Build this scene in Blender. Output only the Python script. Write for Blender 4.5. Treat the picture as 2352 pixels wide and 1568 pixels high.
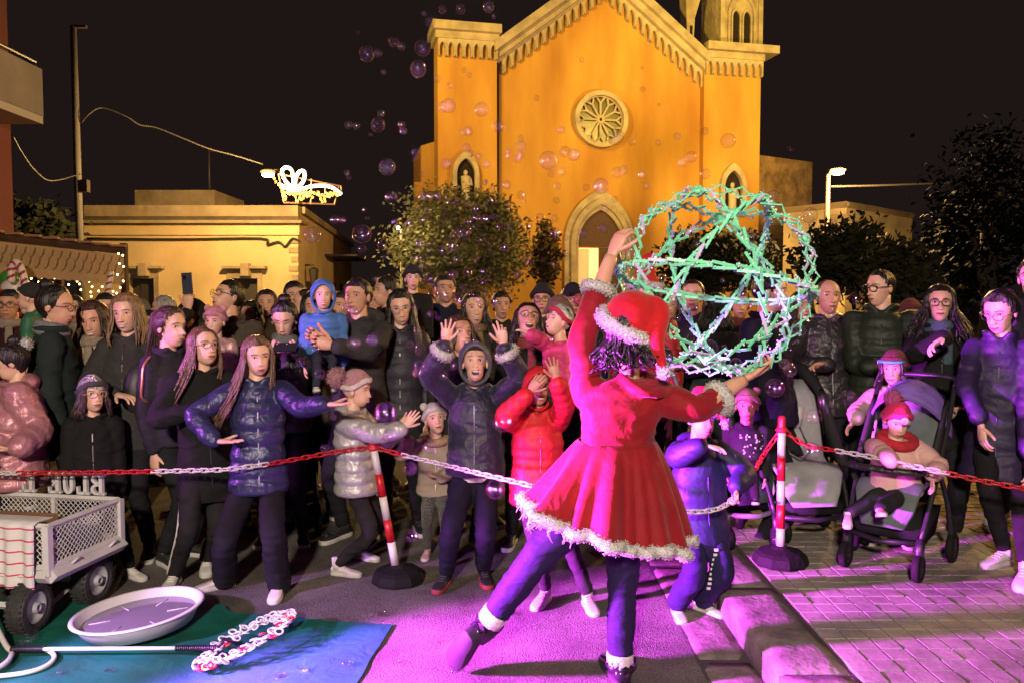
import bpy, math, random
from mathutils import Vector, Matrix, noise
V = Vector
PI = math.pi
rnd = random.Random(7)
for o in list(bpy.data.objects): bpy.data.objects.remove(o)
scene = bpy.context.scene
COL = scene.collection

# ------------------------------------------------------------------ camera
FPX, CX, CY, CAMZ = 1829.0, 1176.0, 784.0, 1.6
PITCH = math.atan((784 - 690) / FPX)
cam_d = bpy.data.cameras.new('camera'); cam = bpy.data.objects.new('camera', cam_d); COL.objects.link(cam)
cam.location = (0, 0, CAMZ); cam.rotation_euler = (PI/2 - PITCH, 0, 0)
cam_d.sensor_width = 36; cam_d.lens = FPX/2352*36; cam_d.clip_end = 500; cam_d.clip_start = 0.05
scene.camera = cam
def ray(x, y):
    dx, dy = (x-CX)/FPX, -(y-CY)/FPX
    c, s = math.cos(PITCH), math.sin(PITCH)
    return V((dx, c + dy*s, -s + dy*c))
def P(x, y, Y):
    d = ray(x, y); t = Y/d.y
    return V((d.x*t, Y, CAMZ + d.z*t))
def G(x, y, z=0.0):
    d = ray(x, y); t = (z-CAMZ)/d.z
    return V((d.x*t, d.y*t, z))
def PIX(p):
    c, s = math.cos(PITCH), math.sin(PITCH)
    q = V(p) - V((0, 0, CAMZ))
    z = q.y*c - q.z*s; u = q.y*s + q.z*c
    return (CX + FPX*q.x/z, CY - FPX*u/z)

# ------------------------------------------------------------------ night sky
world = bpy.data.worlds.new('World'); scene.world = world; world.use_nodes = True
bg = world.node_tree.nodes['Background']
bg.inputs[0].default_value = (1.0, 0.64, 0.57, 1); bg.inputs[1].default_value = 0.0125

# ------------------------------------------------------------------ assumed lamps out of view, plus an added basin spot
def lamp(name, kind, loc, energy, color, target=None, radius=0.1, spot=60, blend=0.5):
    d = bpy.data.lights.new(name, kind); d.energy = energy; d.color = color
    d.shadow_soft_size = radius
    if kind == 'SPOT': d.spot_size = math.radians(spot); d.spot_blend = blend
    o = bpy.data.objects.new(name, d); COL.objects.link(o); o.location = loc
    if target is not None:
        o.rotation_euler = (V(target)-V(loc)).to_track_quat('-Z', 'Y').to_euler()
    return o
MAG = (0.80, 0.065, 1.0); VIO = (0.52, 0.16, 1.0); SOD = (1.0, 0.53, 0.14); WARM = (1.0, 0.74, 0.48)
lamp('assumed_stage_floor', 'SPOT', (-2.85, 2.72, 0.82), 14000, MAG, (1.5, 3.27, 0.05), 0.10, 47, 0.45)  # assumed floor spot out of view, inferred from magenta ground and shadows
lamp('basin_fill_spot', 'SPOT', (-2.75, 2.55, 1.05), 620, (0.72, 0.34, 1.0), (-1.45, 3.5, 0.0), 0.05, 44, 0.5)  # added spot to brighten basin and tarpaulin, not a lamp of the place
lamp('assumed_stage_stand', 'SPOT', (-4.3, 3.3, 1.95), 760, (0.88, 0.20, 1.0), (-0.2, 4.6, 1.30), 0.13, 46, 0.6)  # assumed second magenta spot, out of view, for the left sides of people
lamp('assumed_front_fill', 'SPOT', (-0.8, -3.0, 3.5), 2750, (1.0, 0.82, 0.65), (0.2, 4.8, 1.0), 0.2, 95, 0.7)  # assumed unseen lamp, added as front fill and shifted for its shadows
lamp('assumed_side_lamp', 'SPOT', (7.5, 7.2, 4.6), 1100, SOD, (0, 6.5, 0.5), 0.15, 70, 0.6)  # assumed lamp out of view on the right, for warm streaks on the ground
lamp('assumed_left_lamp', 'POINT', (-9.0, 8.6, 4.3), 520, SOD, None, 0.15)  # assumed warm lamp beyond the left edge of the view
lamp('assumed_flood_left', 'SPOT', (-7.0, 15.0, 11.5), 11000, (1.0, 0.63, 0.10), (2.4, 31.0, 10.2), 0.3, 56, 0.85)  # assumed floodlight above the view, aimed at the upper facade
lamp('assumed_flood_right', 'SPOT', (10.5, 17.0, 10.5), 9500, (1.0, 0.63, 0.10), (7.2, 32.0, 10.0), 0.3, 50, 0.85)  # second assumed floodlight, likewise unseen, on the right
scene.view_settings.view_transform = 'Standard'; scene.view_settings.look = 'None'
scene.view_settings.exposure = 0.0; scene.view_settings.gamma = 1.0
scene.render.engine = 'CYCLES'
cy = scene.cycles
cy.use_denoising = True; cy.max_bounces = 5; cy.diffuse_bounces = 2; cy.glossy_bounces = 3
cy.transparent_max_bounces = 40; cy.transmission_bounces = 4; cy.sample_clamp_indirect = 4.0
cy.caustics_reflective = False; cy.caustics_refractive = False

# ------------------------------------------------------------------ materials
MATS = {}
def srgb(r, g, b):
    f = lambda c: (c/255/12.92) if c/255 <= 0.04045 else ((c/255+0.055)/1.055)**2.4
    return (f(r), f(g), f(b))
def mat(name, col, rough=0.7, metal=0.0, bump=0.0, bscale=40, var=0.0, vscale=6, emit=None, estr=0, sheen=0.0,
        bdist=0.02, detail=4, coat=0.0, stretch=None, spec=0.5, distort=0.0, var2=None):
    key = (name, tuple(col), rough, metal)
    if key in MATS: return MATS[key]
    m = bpy.data.materials.new(name); m.use_nodes = True
    nt = m.node_tree; N = nt.nodes; L = nt.links
    b = N['Principled BSDF']
    b.inputs['Base Color'].default_value = (*col, 1); b.inputs['Roughness'].default_value = rough
    b.inputs['Metallic'].default_value = metal; b.inputs['Specular IOR Level'].default_value = spec
    if sheen: b.inputs['Sheen Weight'].default_value = sheen
    if coat: b.inputs['Coat Weight'].default_value = coat
    if emit: b.inputs['Emission Color'].default_value = (*emit, 1); b.inputs['Emission Strength'].default_value = estr
    if bump or var:
        tc = N.new('ShaderNodeTexCoord'); mp = N.new('ShaderNodeMapping')
        L.new(tc.outputs['Object'], mp.inputs[0])
        if stretch: mp.inputs['Scale'].default_value = stretch
    if var:
        n = N.new('ShaderNodeTexNoise'); n.inputs['Scale'].default_value = vscale; n.inputs['Detail'].default_value = 5
        L.new(mp.outputs[0], n.inputs['Vector'])
        r = N.new('ShaderNodeValToRGB'); c2 = var2 if var2 else tuple(c*(1-var) for c in col)
        r.color_ramp.elements[0].position = 0.35; r.color_ramp.elements[0].color = (*c2, 1)
        r.color_ramp.elements[1].position = 0.65; r.color_ramp.elements[1].color = (*col, 1)
        L.new(n.outputs[0], r.inputs[0]); L.new(r.outputs[0], b.inputs['Base Color'])
    if bump:
        n2 = N.new('ShaderNodeTexNoise'); n2.inputs['Scale'].default_value = bscale; n2.inputs['Detail'].default_value = detail
        n2.inputs['Distortion'].default_value = distort
        L.new(mp.outputs[0], n2.inputs['Vector'])
        bp = N.new('ShaderNodeBump'); bp.inputs['Strength'].default_value = bump; bp.inputs['Distance'].default_value = bdist
        L.new(n2.outputs[0], bp.inputs['Height']); L.new(bp.outputs[0], b.inputs['Normal'])
    MATS[key] = m
    return m
def cloth(col, k='plain'):
    if k == 'plain': return mat('fabric', col, 0.85, bump=0.28, bscale=9, bdist=0.03, var=0.25, vscale=9, distort=0.8, spec=0.15)
    if k == 'puffer': return mat('puffer_nylon', col, 0.55, bump=0.25, bscale=16, bdist=0.02, var=0.15, vscale=8, distort=1.0, spec=0.3)
    if k == 'metal': return mat('metallic_nylon', col, 0.40, 0.28, bump=0.5, bscale=10, bdist=0.04, var=0.15, vscale=8, distort=1.2)
    if k == 'leather': return mat('leather', col, 0.35, bump=0.6, bscale=16, bdist=0.03, distort=1.2)
    if k == 'velvet': return mat('velvet', col, 0.55, bump=0.6, bscale=9, bdist=0.04, sheen=0.12, var=0.3, vscale=7, distort=1.0)
    if k == 'knit': return mat('knit', col, 0.9, bump=0.7, bscale=110, bdist=0.01, var=0.25, vscale=30)
    if k == 'fur': return mat('fur', col, 0.9, bump=1.0, bscale=90, bdist=0.03, var=0.12, vscale=40, sheen=0.3)
def skinm(col):
    m = mat('skin', col, 0.5, bump=0.15, bscale=90, bdist=0.004, var=0.12, vscale=16, var2=(col[0]*0.97, col[1]*0.80, col[2]*0.78))
    b = m.node_tree.nodes['Principled BSDF']; b.inputs['Subsurface Weight'].default_value = 0.22; b.inputs['Subsurface Radius'].default_value = (1.0, 0.35, 0.2); b.inputs['Subsurface Scale'].default_value = 0.007
    return m
SK = (0.60, 0.35, 0.25); SKD = (0.46, 0.25, 0.165); SKL = (0.70, 0.45, 0.345)
def hairm(col): return mat('hair', col, 0.42, bump=0.9, bscale=60, bdist=0.02, var=0.5, vscale=45, stretch=(1, 1, 0.12))
EYEW = mat('eye_white', (0.62, 0.58, 0.55), 0.25); IRIS = mat('iris', (0.012, 0.008, 0.006), 0.12)
LIP = mat('lips', (0.36, 0.10, 0.09), 0.4); TEETH = mat('teeth', (0.7, 0.66, 0.6), 0.3); MOUTH = mat('mouth', (0.05, 0.008, 0.008), 0.6)

# ------------------------------------------------------------------ mesh builder
class MB:
    def __init__(s): s.v, s.f, s.m = [], [], []
    def add(s, vs, fs, mi=0):
        o = len(s.v); s.v.extend([V(p) for p in vs])
        for f in fs: s.f.append([i+o for i in f]); s.m.append(mi)
        return s
    def box(s, c, size, R=None, mi=0):
        c = V(c); hx, hy, hz = size[0]/2, size[1]/2, size[2]/2
        vs = []
        for z in (-hz, hz):
            for x, y in ((-hx, -hy), (hx, -hy), (hx, hy), (-hx, hy)):
                p = V((x, y, z)); vs.append(c + (R @ p if R else p))
        return s.add(vs, [(3,2,1,0),(4,5,6,7),(0,1,5,4),(1,2,6,5),(2,3,7,6),(3,0,4,7)], mi)
    def loft(s, rings, mi=0, cap=True, closed=False):
        n = len(rings[0]); vs = [p for r in rings for p in r]; fs = []
        k = len(rings)
        for i in range(k if closed else k-1):
            a, b = i*n, ((i+1) % k)*n
            for j in range(n):
                fs.append((a+j, a+(j+1) % n, b+(j+1) % n, b+j))
        if cap and not closed:
            fs.append(tuple(reversed(range(n)))); fs.append(tuple(range((k-1)*n, k*n)))
        return s.add(vs, fs, mi)
    def tube(s, pts, rad, n=8, mi=0, cap=True, flat=1.0, ax=None, closed=False, dome=False):
        pts = [V(p) for p in pts]
        if not hasattr(rad, '__len__'): rad = [rad]*len(pts)
        rad = list(rad)
        if dome and not closed:
            d0 = (pts[0]-pts[1]).normalized(); d1 = (pts[-1]-pts[-2]).normalized()
            pts = [pts[0]+d0*rad[0]*0.75] + pts + [pts[-1]+d1*rad[-1]*0.75]
            pts.insert(1, pts[1]+d0*rad[0]*0.45); pts.insert(-1, pts[-2]+d1*rad[-1]*0.45)
            rad = [rad[0]*0.35, rad[0]*0.8] + rad + [rad[-1]*0.8, rad[-1]*0.35]
        rings = []; prev = None
        k = len(pts)
        for i in range(k):
            if closed: t = pts[(i+1) % k]-pts[i-1]
            else: t = pts[min(i+1, k-1)]-pts[max(i-1, 0)]
            if t.length < 1e-9: t = V((0, 0, 1))
            t.normalize()
            if prev is None:
                a = V(ax) if ax is not None else (V((0, 0, 1)) if abs(t.z) < 0.9 else V((1, 0, 0)))
            else: a = prev
            a = a - t*a.dot(t)
            if a.length < 1e-6: a = t.orthogonal()
            a.normalize(); prev = a; b = t.cross(a)
            rings.append([pts[i] + a*math.cos(2*PI*j/n)*rad[i] + b*math.sin(2*PI*j/n)*rad[i]*flat for j in range(n)])
        return s.loft(rings, mi, cap, closed)
    def ell(s, c, r, R=None, nu=12, nv=8, mi=0):
        c = V(c); vs = []; fs = []
        for i in range(1, nv):
            ph = PI*i/nv
            for j in range(nu):
                th = 2*PI*j/nu
                p = V((r[0]*math.sin(ph)*math.cos(th), r[1]*math.sin(ph)*math.sin(th), r[2]*math.cos(ph)))
                vs.append(c + (R @ p if R else p))
        t = V((0, 0, r[2])); vs.append(c+(R @ t if R else t)); vs.append(c-(R @ t if R else t))
        T = len(vs)-2
        for i in range(nv-2):
            for j in range(nu):
                a, b = i*nu, (i+1)*nu
                fs.append((a+j, b+j, b+(j+1) % nu, a+(j+1) % nu))
        for j in range(nu):
            fs.append((T, j, (j+1) % nu)); b = (nv-2)*nu
            fs.append((T+1, b+(j+1) % nu, b+j))
        return s.add(vs, fs, mi)
    def torus(s, c, R1, r, M=None, n=16, k=6, mi=0, sx=1.0):
        c = V(c); pts = []
        for i in range(n):
            p = V((R1*sx*math.cos(2*PI*i/n), R1*math.sin(2*PI*i/n), 0)); pts.append(c + (M @ p if M else p))
        return s.tube(pts, r, k, mi, closed=True)
    def prism(s, poly, fn, d0, d1, mi=0):
        # poly of (u, w), fn(u, w, d) -> point
        n = len(poly); vs = [fn(u, w, d0) for u, w in poly] + [fn(u, w, d1) for u, w in poly]
        fs = [tuple(range(n)), tuple(reversed(range(n, 2*n)))]
        fs += [(j, j+n, (j+1) % n + n, (j+1) % n) for j in range(n)]
        return s.add(vs, fs, mi)
    def mesh(s, name, mats, off=V((0, 0, 0)), smooth=True):
        me = bpy.data.meshes.new(name)
        me.from_pydata([tuple(p-off) for p in s.v], [], s.f)
        for m in (mats if isinstance(mats, (list, tuple)) else [mats]): me.materials.append(m)
        me.polygons.foreach_set('material_index', s.m)
        if smooth: me.polygons.foreach_set('use_smooth', [True]*len(s.f))
        me.update()
        return me
    def build(s, name, mats, parent=None, smooth=True, fixn=False):
        off = wloc(parent) if parent else V((0, 0, 0))
        me = s.mesh(name, mats, off, smooth)
        if fixn:
            import bmesh
            bm = bmesh.new(); bm.from_mesh(me); bmesh.ops.recalc_face_normals(bm, faces=bm.faces); bm.to_mesh(me); bm.free()
        return link(name, me, parent)
def wloc(o):
    p = V((0, 0, 0))
    while o: p = p + o.location; o = o.parent
    return p
def link(name, me, parent=None):
    o = bpy.data.objects.new(name, me); COL.objects.link(o); o.parent = parent
    return o
def empty(name, loc, label=None, cat=None, group=None):
    o = bpy.data.objects.new(name, None); COL.objects.link(o); o.location = loc; o.empty_display_size = 0.1
    tag(o, label, cat, group); return o
def tag(o, label=None, cat=None, group=None, kind=None):
    if label: o['label'] = label
    if cat: o['category'] = cat
    if group: o['group'] = group
    if kind: o['kind'] = kind
    return o
def sharp(o, ang=40):
    me = o.data
    me.polygons.foreach_set('use_smooth', [False]*len(me.polygons)); me.update()
    return o
REM = []
def remesh(o, voxel, smooth=4, fac=0.5):
    m = o.modifiers.new('r', 'REMESH'); m.mode = 'VOXEL'; m.voxel_size = voxel; m.use_smooth_shade = True
    s = o.modifiers.new('s', 'SMOOTH'); s.factor = fac; s.iterations = smooth
    REM.append(o); return o
def bake_remesh():
    bpy.context.view_layer.update()
    dg = bpy.context.evaluated_depsgraph_get()
    for k, o in enumerate(REM):
        me = bpy.data.meshes.new_from_object(o.evaluated_get(dg))
        amp = o.get('folds', 0.0)
        if amp:
            sd = V((k*3.7, k*1.3, 0)); nm = [v.normal.copy() for v in me.vertices]
            for v, n in zip(me.vertices, nm):
                c = v.co; w = V((c.x*7, c.y*7, c.z*15)) + sd
                w2 = noise.noise(w*0.5+V((9, 2, 4)))
                r1 = 1-abs(noise.noise(w+V((w2, w2, w2*1.6))))*2.4
                v.co = c + n*amp*(max(r1, -0.4)*0.8 + 0.4*noise.noise(w*2.3))
            del o['folds']
        mats = list(o.data.materials)
        o.modifiers.clear(); o.data = me
        if not me.materials:
            for m in mats: me.materials.append(m)
def lerp(a, b, t): return a + (b-a)*t
def sstep(t): t = max(0, min(1, t)); return t*t*(3-2*t)
def spline(pts, rad, sub=4):
    pts = [V(p) for p in pts]; k = len(pts); op, orr = [], []
    for i in range(k-1):
        p0, p1, p2, p3 = pts[max(i-1, 0)], pts[i], pts[i+1], pts[min(i+2, k-1)]
        for j in range(sub):
            t = j/sub
            op.append(0.5*((2*p1) + (p2-p0)*t + (2*p0-5*p1+4*p2-p3)*t*t + (3*p1-p0-3*p2+p3)*t**3))
            orr.append(lerp(rad[i], rad[i+1], t))
    op.append(pts[-1]); orr.append(rad[-1])
    return op, orr
# ------------------------------------------------------------------ people: heads, hair, hands, clothes
def rotm(yaw, pitch=0, roll=0):
    # columns: side (image right at yaw 0), forward (towards the camera at yaw 0), up
    f = V((math.sin(yaw)*math.cos(pitch), -math.cos(yaw)*math.cos(pitch), math.sin(pitch)))
    s = V((math.cos(yaw), math.sin(yaw), 0)); u = f.cross(s); u = -u if u.z < 0 else u
    if roll:
        q = Matrix.Rotation(roll, 3, f); s = q @ s; u = q @ u
    return Matrix((s, f, u)).transposed()
def _rayell(d, c, r):
    a = sum((d[i]/r[i])**2 for i in range(3)); b = -2*sum(d[i]*c[i]/r[i]**2 for i in range(3)); cc = sum((c[i]/r[i])**2 for i in range(3))-1
    return (-b + math.sqrt(max(b*b-4*a*cc, 0)))/(2*a)
def _g(x, z, cx, cz, sx, sz): return math.exp(-((x-cx)/sx)**2-((z-cz)/sz)**2)
def headpt(d, child=False, feat=True, jawo=0.0):
    jr = (0.054, 0.066, 0.064) if child else (0.053, 0.072, 0.071)
    r1 = _rayell(d, (0, -0.012, 0.024), (0.077, 0.096, 0.090))
    r2 = _rayell(d, (0, 0.020, -0.044-jawo), jr)
    k = 45.0; m = max(r1, r2)
    r = m + math.log(math.exp(k*(r1-m)*4)+math.exp(k*(r2-m)*4))/(k*4)-0.0015
    p = V(d)*r
    if feat and p.y > 0.02:
        x, z = p.x, p.z
        ramp = sstep((0.024-z)/0.052)*(1-sstep((-0.030-z)/0.012))
        na = 0.019 if child else 0.026
        dy = na*ramp*math.exp(-(x/(0.0075+0.007*ramp))**2)
        for s in (-1, 1):
            dy -= 0.010*_g(x, z, s*0.031, 0.011, 0.017, 0.012)
            dy += 0.004*_g(x, z, s*0.030, 0.033, 0.022, 0.008)
            dy += 0.005*_g(x, z, s*0.040, -0.026, 0.020, 0.020)
        dy += 0.006*_g(x, z, 0, -0.062, 0.026, 0.016) + 0.006*_g(x, z, 0, -0.100, 0.020, 0.013) - 0.005*_g(x, z, 0, -0.080, 0.020, 0.006)
        p.y += dy
    return p
AZ = []
for i in range(38): AZ.append(-1.25 + 2.5*i/37)
for i in range(1, 17): AZ.append(1.25 + (2*PI-2.5)*i/17)
PH = [PI*(i/30) for i in range(1, 30)]
PHF = sorted(set([0.12+0.15*i for i in range(8)] + [1.2+0.058*i for i in range(24)] + [2.62, 2.75, 2.9, 3.02]))
def dirv(a, ph): return (math.sin(a)*math.sin(ph), math.cos(a)*math.sin(ph), math.cos(ph))
HEADC = {}
def head_template(child, jawo):
    k = (child, jawo)
    if k not in HEADC:
        vs = [headpt(dirv(a, ph), child, True, jawo) for ph in PHF for a in AZ]
        n = len(AZ); fs = []
        for i in range(len(PHF)-1):
            for j in range(n): fs.append((i*n+j, (i+1)*n+j, (i+1)*n+(j+1) % n, i*n+(j+1) % n))
        fs.append(tuple(range(n))); fs.append(tuple(reversed(range((len(PHF)-1)*n, len(PHF)*n))))
        HEADC[k] = (vs, fs)
    return HEADC[k]
def surf(x, z, child, jawo=0.0):
    y = 0.085
    for _ in range(6):
        d = V((x, y, z)).normalized(); p = headpt(d, child, True, jawo)
        y = y + (p.length - V((x, y, z)).length)*0.7
        zz = p
    return y
# body material slots: 0 skin 1 eye white 2 iris 3 lips 4 brow 5 teeth 6 mouth
def head_geo(mb, c, R, sc, child, mood, look=0.0, shut=False, stubble=False):
    jawo = 0.010 if mood == 2 else 0.0
    hr_ = random.Random(int(c.x*997)+int(c.z*131)); fx, fy, fz = hr_.uniform(0.93, 1.03), hr_.uniform(0.97, 1.03), hr_.uniform(0.97, 1.03)
    T = lambda p: c + R @ (V((p[0]*fx, p[1]*fy, p[2]*fz))*sc)
    vs, fs = head_template(child, jawo)
    mb.add([T(p) for p in vs], fs, 0)
    ew = 1.12 if child else 1.0
    for s in (-1, 1):
        ex, ez = s*0.031, 0.011
        ey = surf(ex, ez, child)
        if not shut:
            mb.ell(T((ex, ey-0.0030, ez)), (0.0138*ew*sc, 0.006*sc, 0.0064*ew*sc), R, 10, 6, 1)
            mb.ell(T((ex+look*0.006, ey+0.0012, ez)), (0.0058*ew*sc, 0.003*sc, 0.0060*ew*sc), R, 8, 6, 2)
        lash = [T((ex+t*0.0150*ew, surf(ex+t*0.015, ez, child)+0.0032, ez + (-0.003 if shut else 0.0068*ew*(1-t*t)-0.0008))) for t in (-1, -0.5, 0, 0.5, 1)]
        mb.tube(lash, [0.0009*sc, 0.0018*sc, 0.002*sc, 0.0018*sc, 0.0009*sc], 5, 2)
        lid = [T((ex+t*0.0160*ew, surf(ex+t*0.015, ez, child)+0.0028, ez + 0.0105*ew*(1-t*t)-0.001)) for t in (-1, -0.5, 0, 0.5, 1)]
        mb.tube(lid, [0.0012*sc, 0.003*sc, 0.0033*sc, 0.003*sc, 0.0012*sc], 5, 0)
        br = [T((ex+t*0.019, surf(ex+t*0.019, ez+0.024, child)+0.0012, ez+0.0225-0.006*t*t*(1 if t*s > 0 else 0.3)+0.002*(mood == 2))) for t in (-1, -0.4, 0.2, 0.7, 1)]
        mb.tube(br, [0.0017*sc, 0.0024*sc, 0.0024*sc, 0.0018*sc, 0.0010*sc], 5, 4, flat=0.6)
        mb.ell(T((s*0.0775, -0.008, -0.002)), (0.009*sc, 0.019*sc, 0.031*sc), R, 8, 6, 0)
        mb.ell(T((s*0.0105, surf(s*0.0105, -0.029, child)-0.001, -0.0295)), (0.0062*sc, 0.007*sc, 0.006*sc), R, 8, 6, 0)
    w = 0.0225 if mood == 0 else 0.030
    def arc(z0, lift, off, ww=w):
        return [T((t*ww, surf(t*ww, z0, child, jawo)+off*(1-0.6*abs(t)), z0+lift*t*t)) for t in (-1, -0.6, -0.25, 0, 0.25, 0.6, 1)]
    r7 = lambda r: [r*0.35*sc, r*0.8*sc, r*sc, r*0.9*sc, r*sc, r*0.8*sc, r*0.35*sc]
    if mood == 0:
        mb.tube(arc(-0.0565, 0.0, 0.001), r7(0.0036), 6, 3); mb.tube(arc(-0.0640, 0.006, 0.001), r7(0.0045), 6, 3)
        mb.tube(arc(-0.0602, 0.002, 0.0042), r7(0.0010), 5, 6)
    elif mood == 1:
        mb.tube(arc(-0.0560, 0.006, 0.001), r7(0.0032), 6, 3); mb.tube(arc(-0.0710, 0.018, 0.001), r7(0.0040), 6, 3)
        mb.tube(arc(-0.0625, 0.011, 0.0015, w*0.9), [0.001*sc, 0.004*sc, 0.005*sc, 0.005*sc, 0.005*sc, 0.004*sc, 0.001*sc], 6, 5, flat=0.5)
    else:
        y0 = surf(0, -0.065, child, jawo)
        mb.ell(T((0, y0-0.002, -0.066)), (0.024*sc, 0.006*sc, 0.0145*sc), R, 12, 8, 6)
        mb.tube(arc(-0.0555, 0.004, 0.002), r7(0.0034), 6, 3); mb.tube(arc(-0.0790, 0.020, 0.002), r7(0.0042), 6, 3)
        mb.ell(T((0, y0+0.0030, -0.0600)), (0.020*sc, 0.003*sc, 0.0042*sc), R, 10, 6, 5)
def hair_thr(a, front=0.066, side=0.0, back=-0.075):
    a = abs((a+PI) % (2*PI)-PI)
    ks = [(0, front), (0.55, front), (0.95, front-0.02), (1.25, side), (1.75, side-0.012), (2.1, back), (PI, back)]
    for i in range(len(ks)-1):
        if a <= ks[i+1][0]: return lerp(ks[i][1], ks[i+1][1], (a-ks[i][0])/(ks[i+1][0]-ks[i][0]))
    return back
def cap_shell(mb, c, R, sc, thr, off, child=False, edge=0.03, rough=0.0, seed=0, na=44, npv=26, mi=0, inner=True, top=0.0, slouch=0.0):
    T = lambda p: c + R @ (V(p)*sc)
    vs, keep, fs = [], [], []
    for i in range(npv):
        ph = 0.02 + (PI*0.86)*i/(npv-1)
        for j in range(na):
            a = 2*PI*j/na; d = V(dirv(a, ph)); p = headpt(d, child, False)
            t = thr(a); k = sstep((p.z-t)/edge)
            q = p + d*(off*k + 0.001)
            if rough: q += d*rough*k*noise.noise(V((p.x*38+seed, p.y*38, p.z*16)))
            if top: q.z += top*sstep((p.z-0.06)/0.06)
            if slouch: q.y -= slouch*sstep((p.z-0.05)/0.07)
            vs.append(T(q)); keep.append(p.z > t-0.012)
    for i in range(npv-1):
        for j in range(na):
            q = (i*na+j, (i+1)*na+j, (i+1)*na+(j+1) % na, i*na+(j+1) % na)
            if all(keep[x] for x in q): fs.append(q)
    fs.append(tuple(range(na)))
    mb.add(vs, fs, mi)
def clean(mb):
    used = sorted({i for f in mb.f for i in f}); mp = {u: i for i, u in enumerate(used)}
    mb.v = [mb.v[u] for u in used]; mb.f = [[mp[i] for i in f] for f in mb.f]
    return mb
def locks(mb, c, R, sc, L, n, amin, amax, r=0.012, seed=1, front=False, fall=None, wave=0.008, spread=1.0):
    rr = random.Random(seed); T = lambda p: c + R @ (V(p)*sc)
    dn = R.transposed() @ V((0, 0, -1))
    for i in range(n):
        a = lerp(amin, amax, (i+rr.uniform(0, 0.9))/n); s = rr.choice((-1, 1)) if amax <= PI else 1
        ph = rr.uniform(0.25, 1.15)
        d = V(dirv(a*s, ph)); p0 = headpt(d, False, False)+d*0.010
        d2 = V(dirv(a*s, 1.72)); p1 = headpt(d2, False, False)*1.0+d2*rr.uniform(0.010, 0.022)
        ln = L*rr.uniform(0.82, 1.05)
        out = V((d2.x, d2.y*0.6, 0))
        fwd = 0.05 if (front and a < 1.9) else -0.01
        p2 = p1 + dn*ln*0.35*1.0 + out*0.025*spread + V((0, fwd*0.5, 0)) + V((rr.uniform(-1, 1), rr.uniform(-1, 1), 0))*wave
        p3 = p1 + dn*ln*0.72 + out*0.05*spread + V((0, fwd, 0)) + V((rr.uniform(-1, 1), rr.uniform(-1, 1), 0))*wave*1.6
        p4 = p1 + dn*ln + out*0.05*spread + V((0, fwd*1.1, 0)) + V((rr.uniform(-1, 1), rr.uniform(-1, 1), 0))*wave*2
        pm = (p0+p1)*0.5; pm = pm.normalized()*max(pm.length, headpt(pm.normalized(), False, False).length+0.012)
        pts = [T(p) for p in (p0, pm, p1, p2, p3, p4)]
        if fall is not None: pts[-1] = pts[-1]+fall; pts[-2] = pts[-2]+fall*0.6; pts[-3] = pts[-3]+fall*0.2
        q, w = spline(pts, [r*0.5*sc, r*sc, r*1.1*sc, r*1.05*sc, r*0.8*sc, r*0.2*sc], 3)
        mb.tube(q, w, 5, 0, flat=0.55)
def fur(mb, pts, normals, n, ln, seed=0, mi=0, base=0.003, droop=0.0):
    rr = random.Random(seed); k = len(pts)
    for i in range(n):
        j = rr.randrange(k); p = pts[j]; d = (normals[j]+V((rr.uniform(-1, 1), rr.uniform(-1, 1), rr.uniform(-1, 1)))*0.75 + V((0, 0, -droop))).normalized()
        p = p + V((rr.uniform(-1, 1), rr.uniform(-1, 1), rr.uniform(-1, 1)))*0.008
        t = d.orthogonal().normalized(); b = d.cross(t); l = ln*rr.uniform(0.6, 1.2)
        mb.add([p+t*base, p-t*base*0.5+b*base*0.87, p-t*base*0.5-b*base*0.87, p+d*l], [(0, 1, 3), (1, 2, 3), (2, 0, 3)], mi)
def fur_tube(name, pts, r, material, parent, closed=True, n=1100, ln=0.016, seed=0, lump=0.25):
    mb = MB(); pts = [V(p) for p in pts]; k = len(pts)
    rad = [r*(1+lump*noise.noise(p*23+V((seed, 0, 0)))) for p in pts]
    mb.tube(pts, rad, 10, 0, closed=closed)
    sv = list(mb.v); nn = []
    for i, p in enumerate(sv): nn.append((p-pts[min(i//10, k-1)]).normalized())
    fur(mb, sv, nn, n, ln, seed)
    return mb.build(name, material, parent)
def pompom(name, c, r, material, parent, n=500, seed=0):
    mb = MB(); mb.ell(c, (r*0.8, r*0.8, r*0.8), None, 12, 8)
    sv = list(mb.v); fur(mb, sv, [(p-V(c)).normalized() for p in sv], n, r*0.38, seed, 0, r*0.09)
    return mb.build(name, material, parent)
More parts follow.
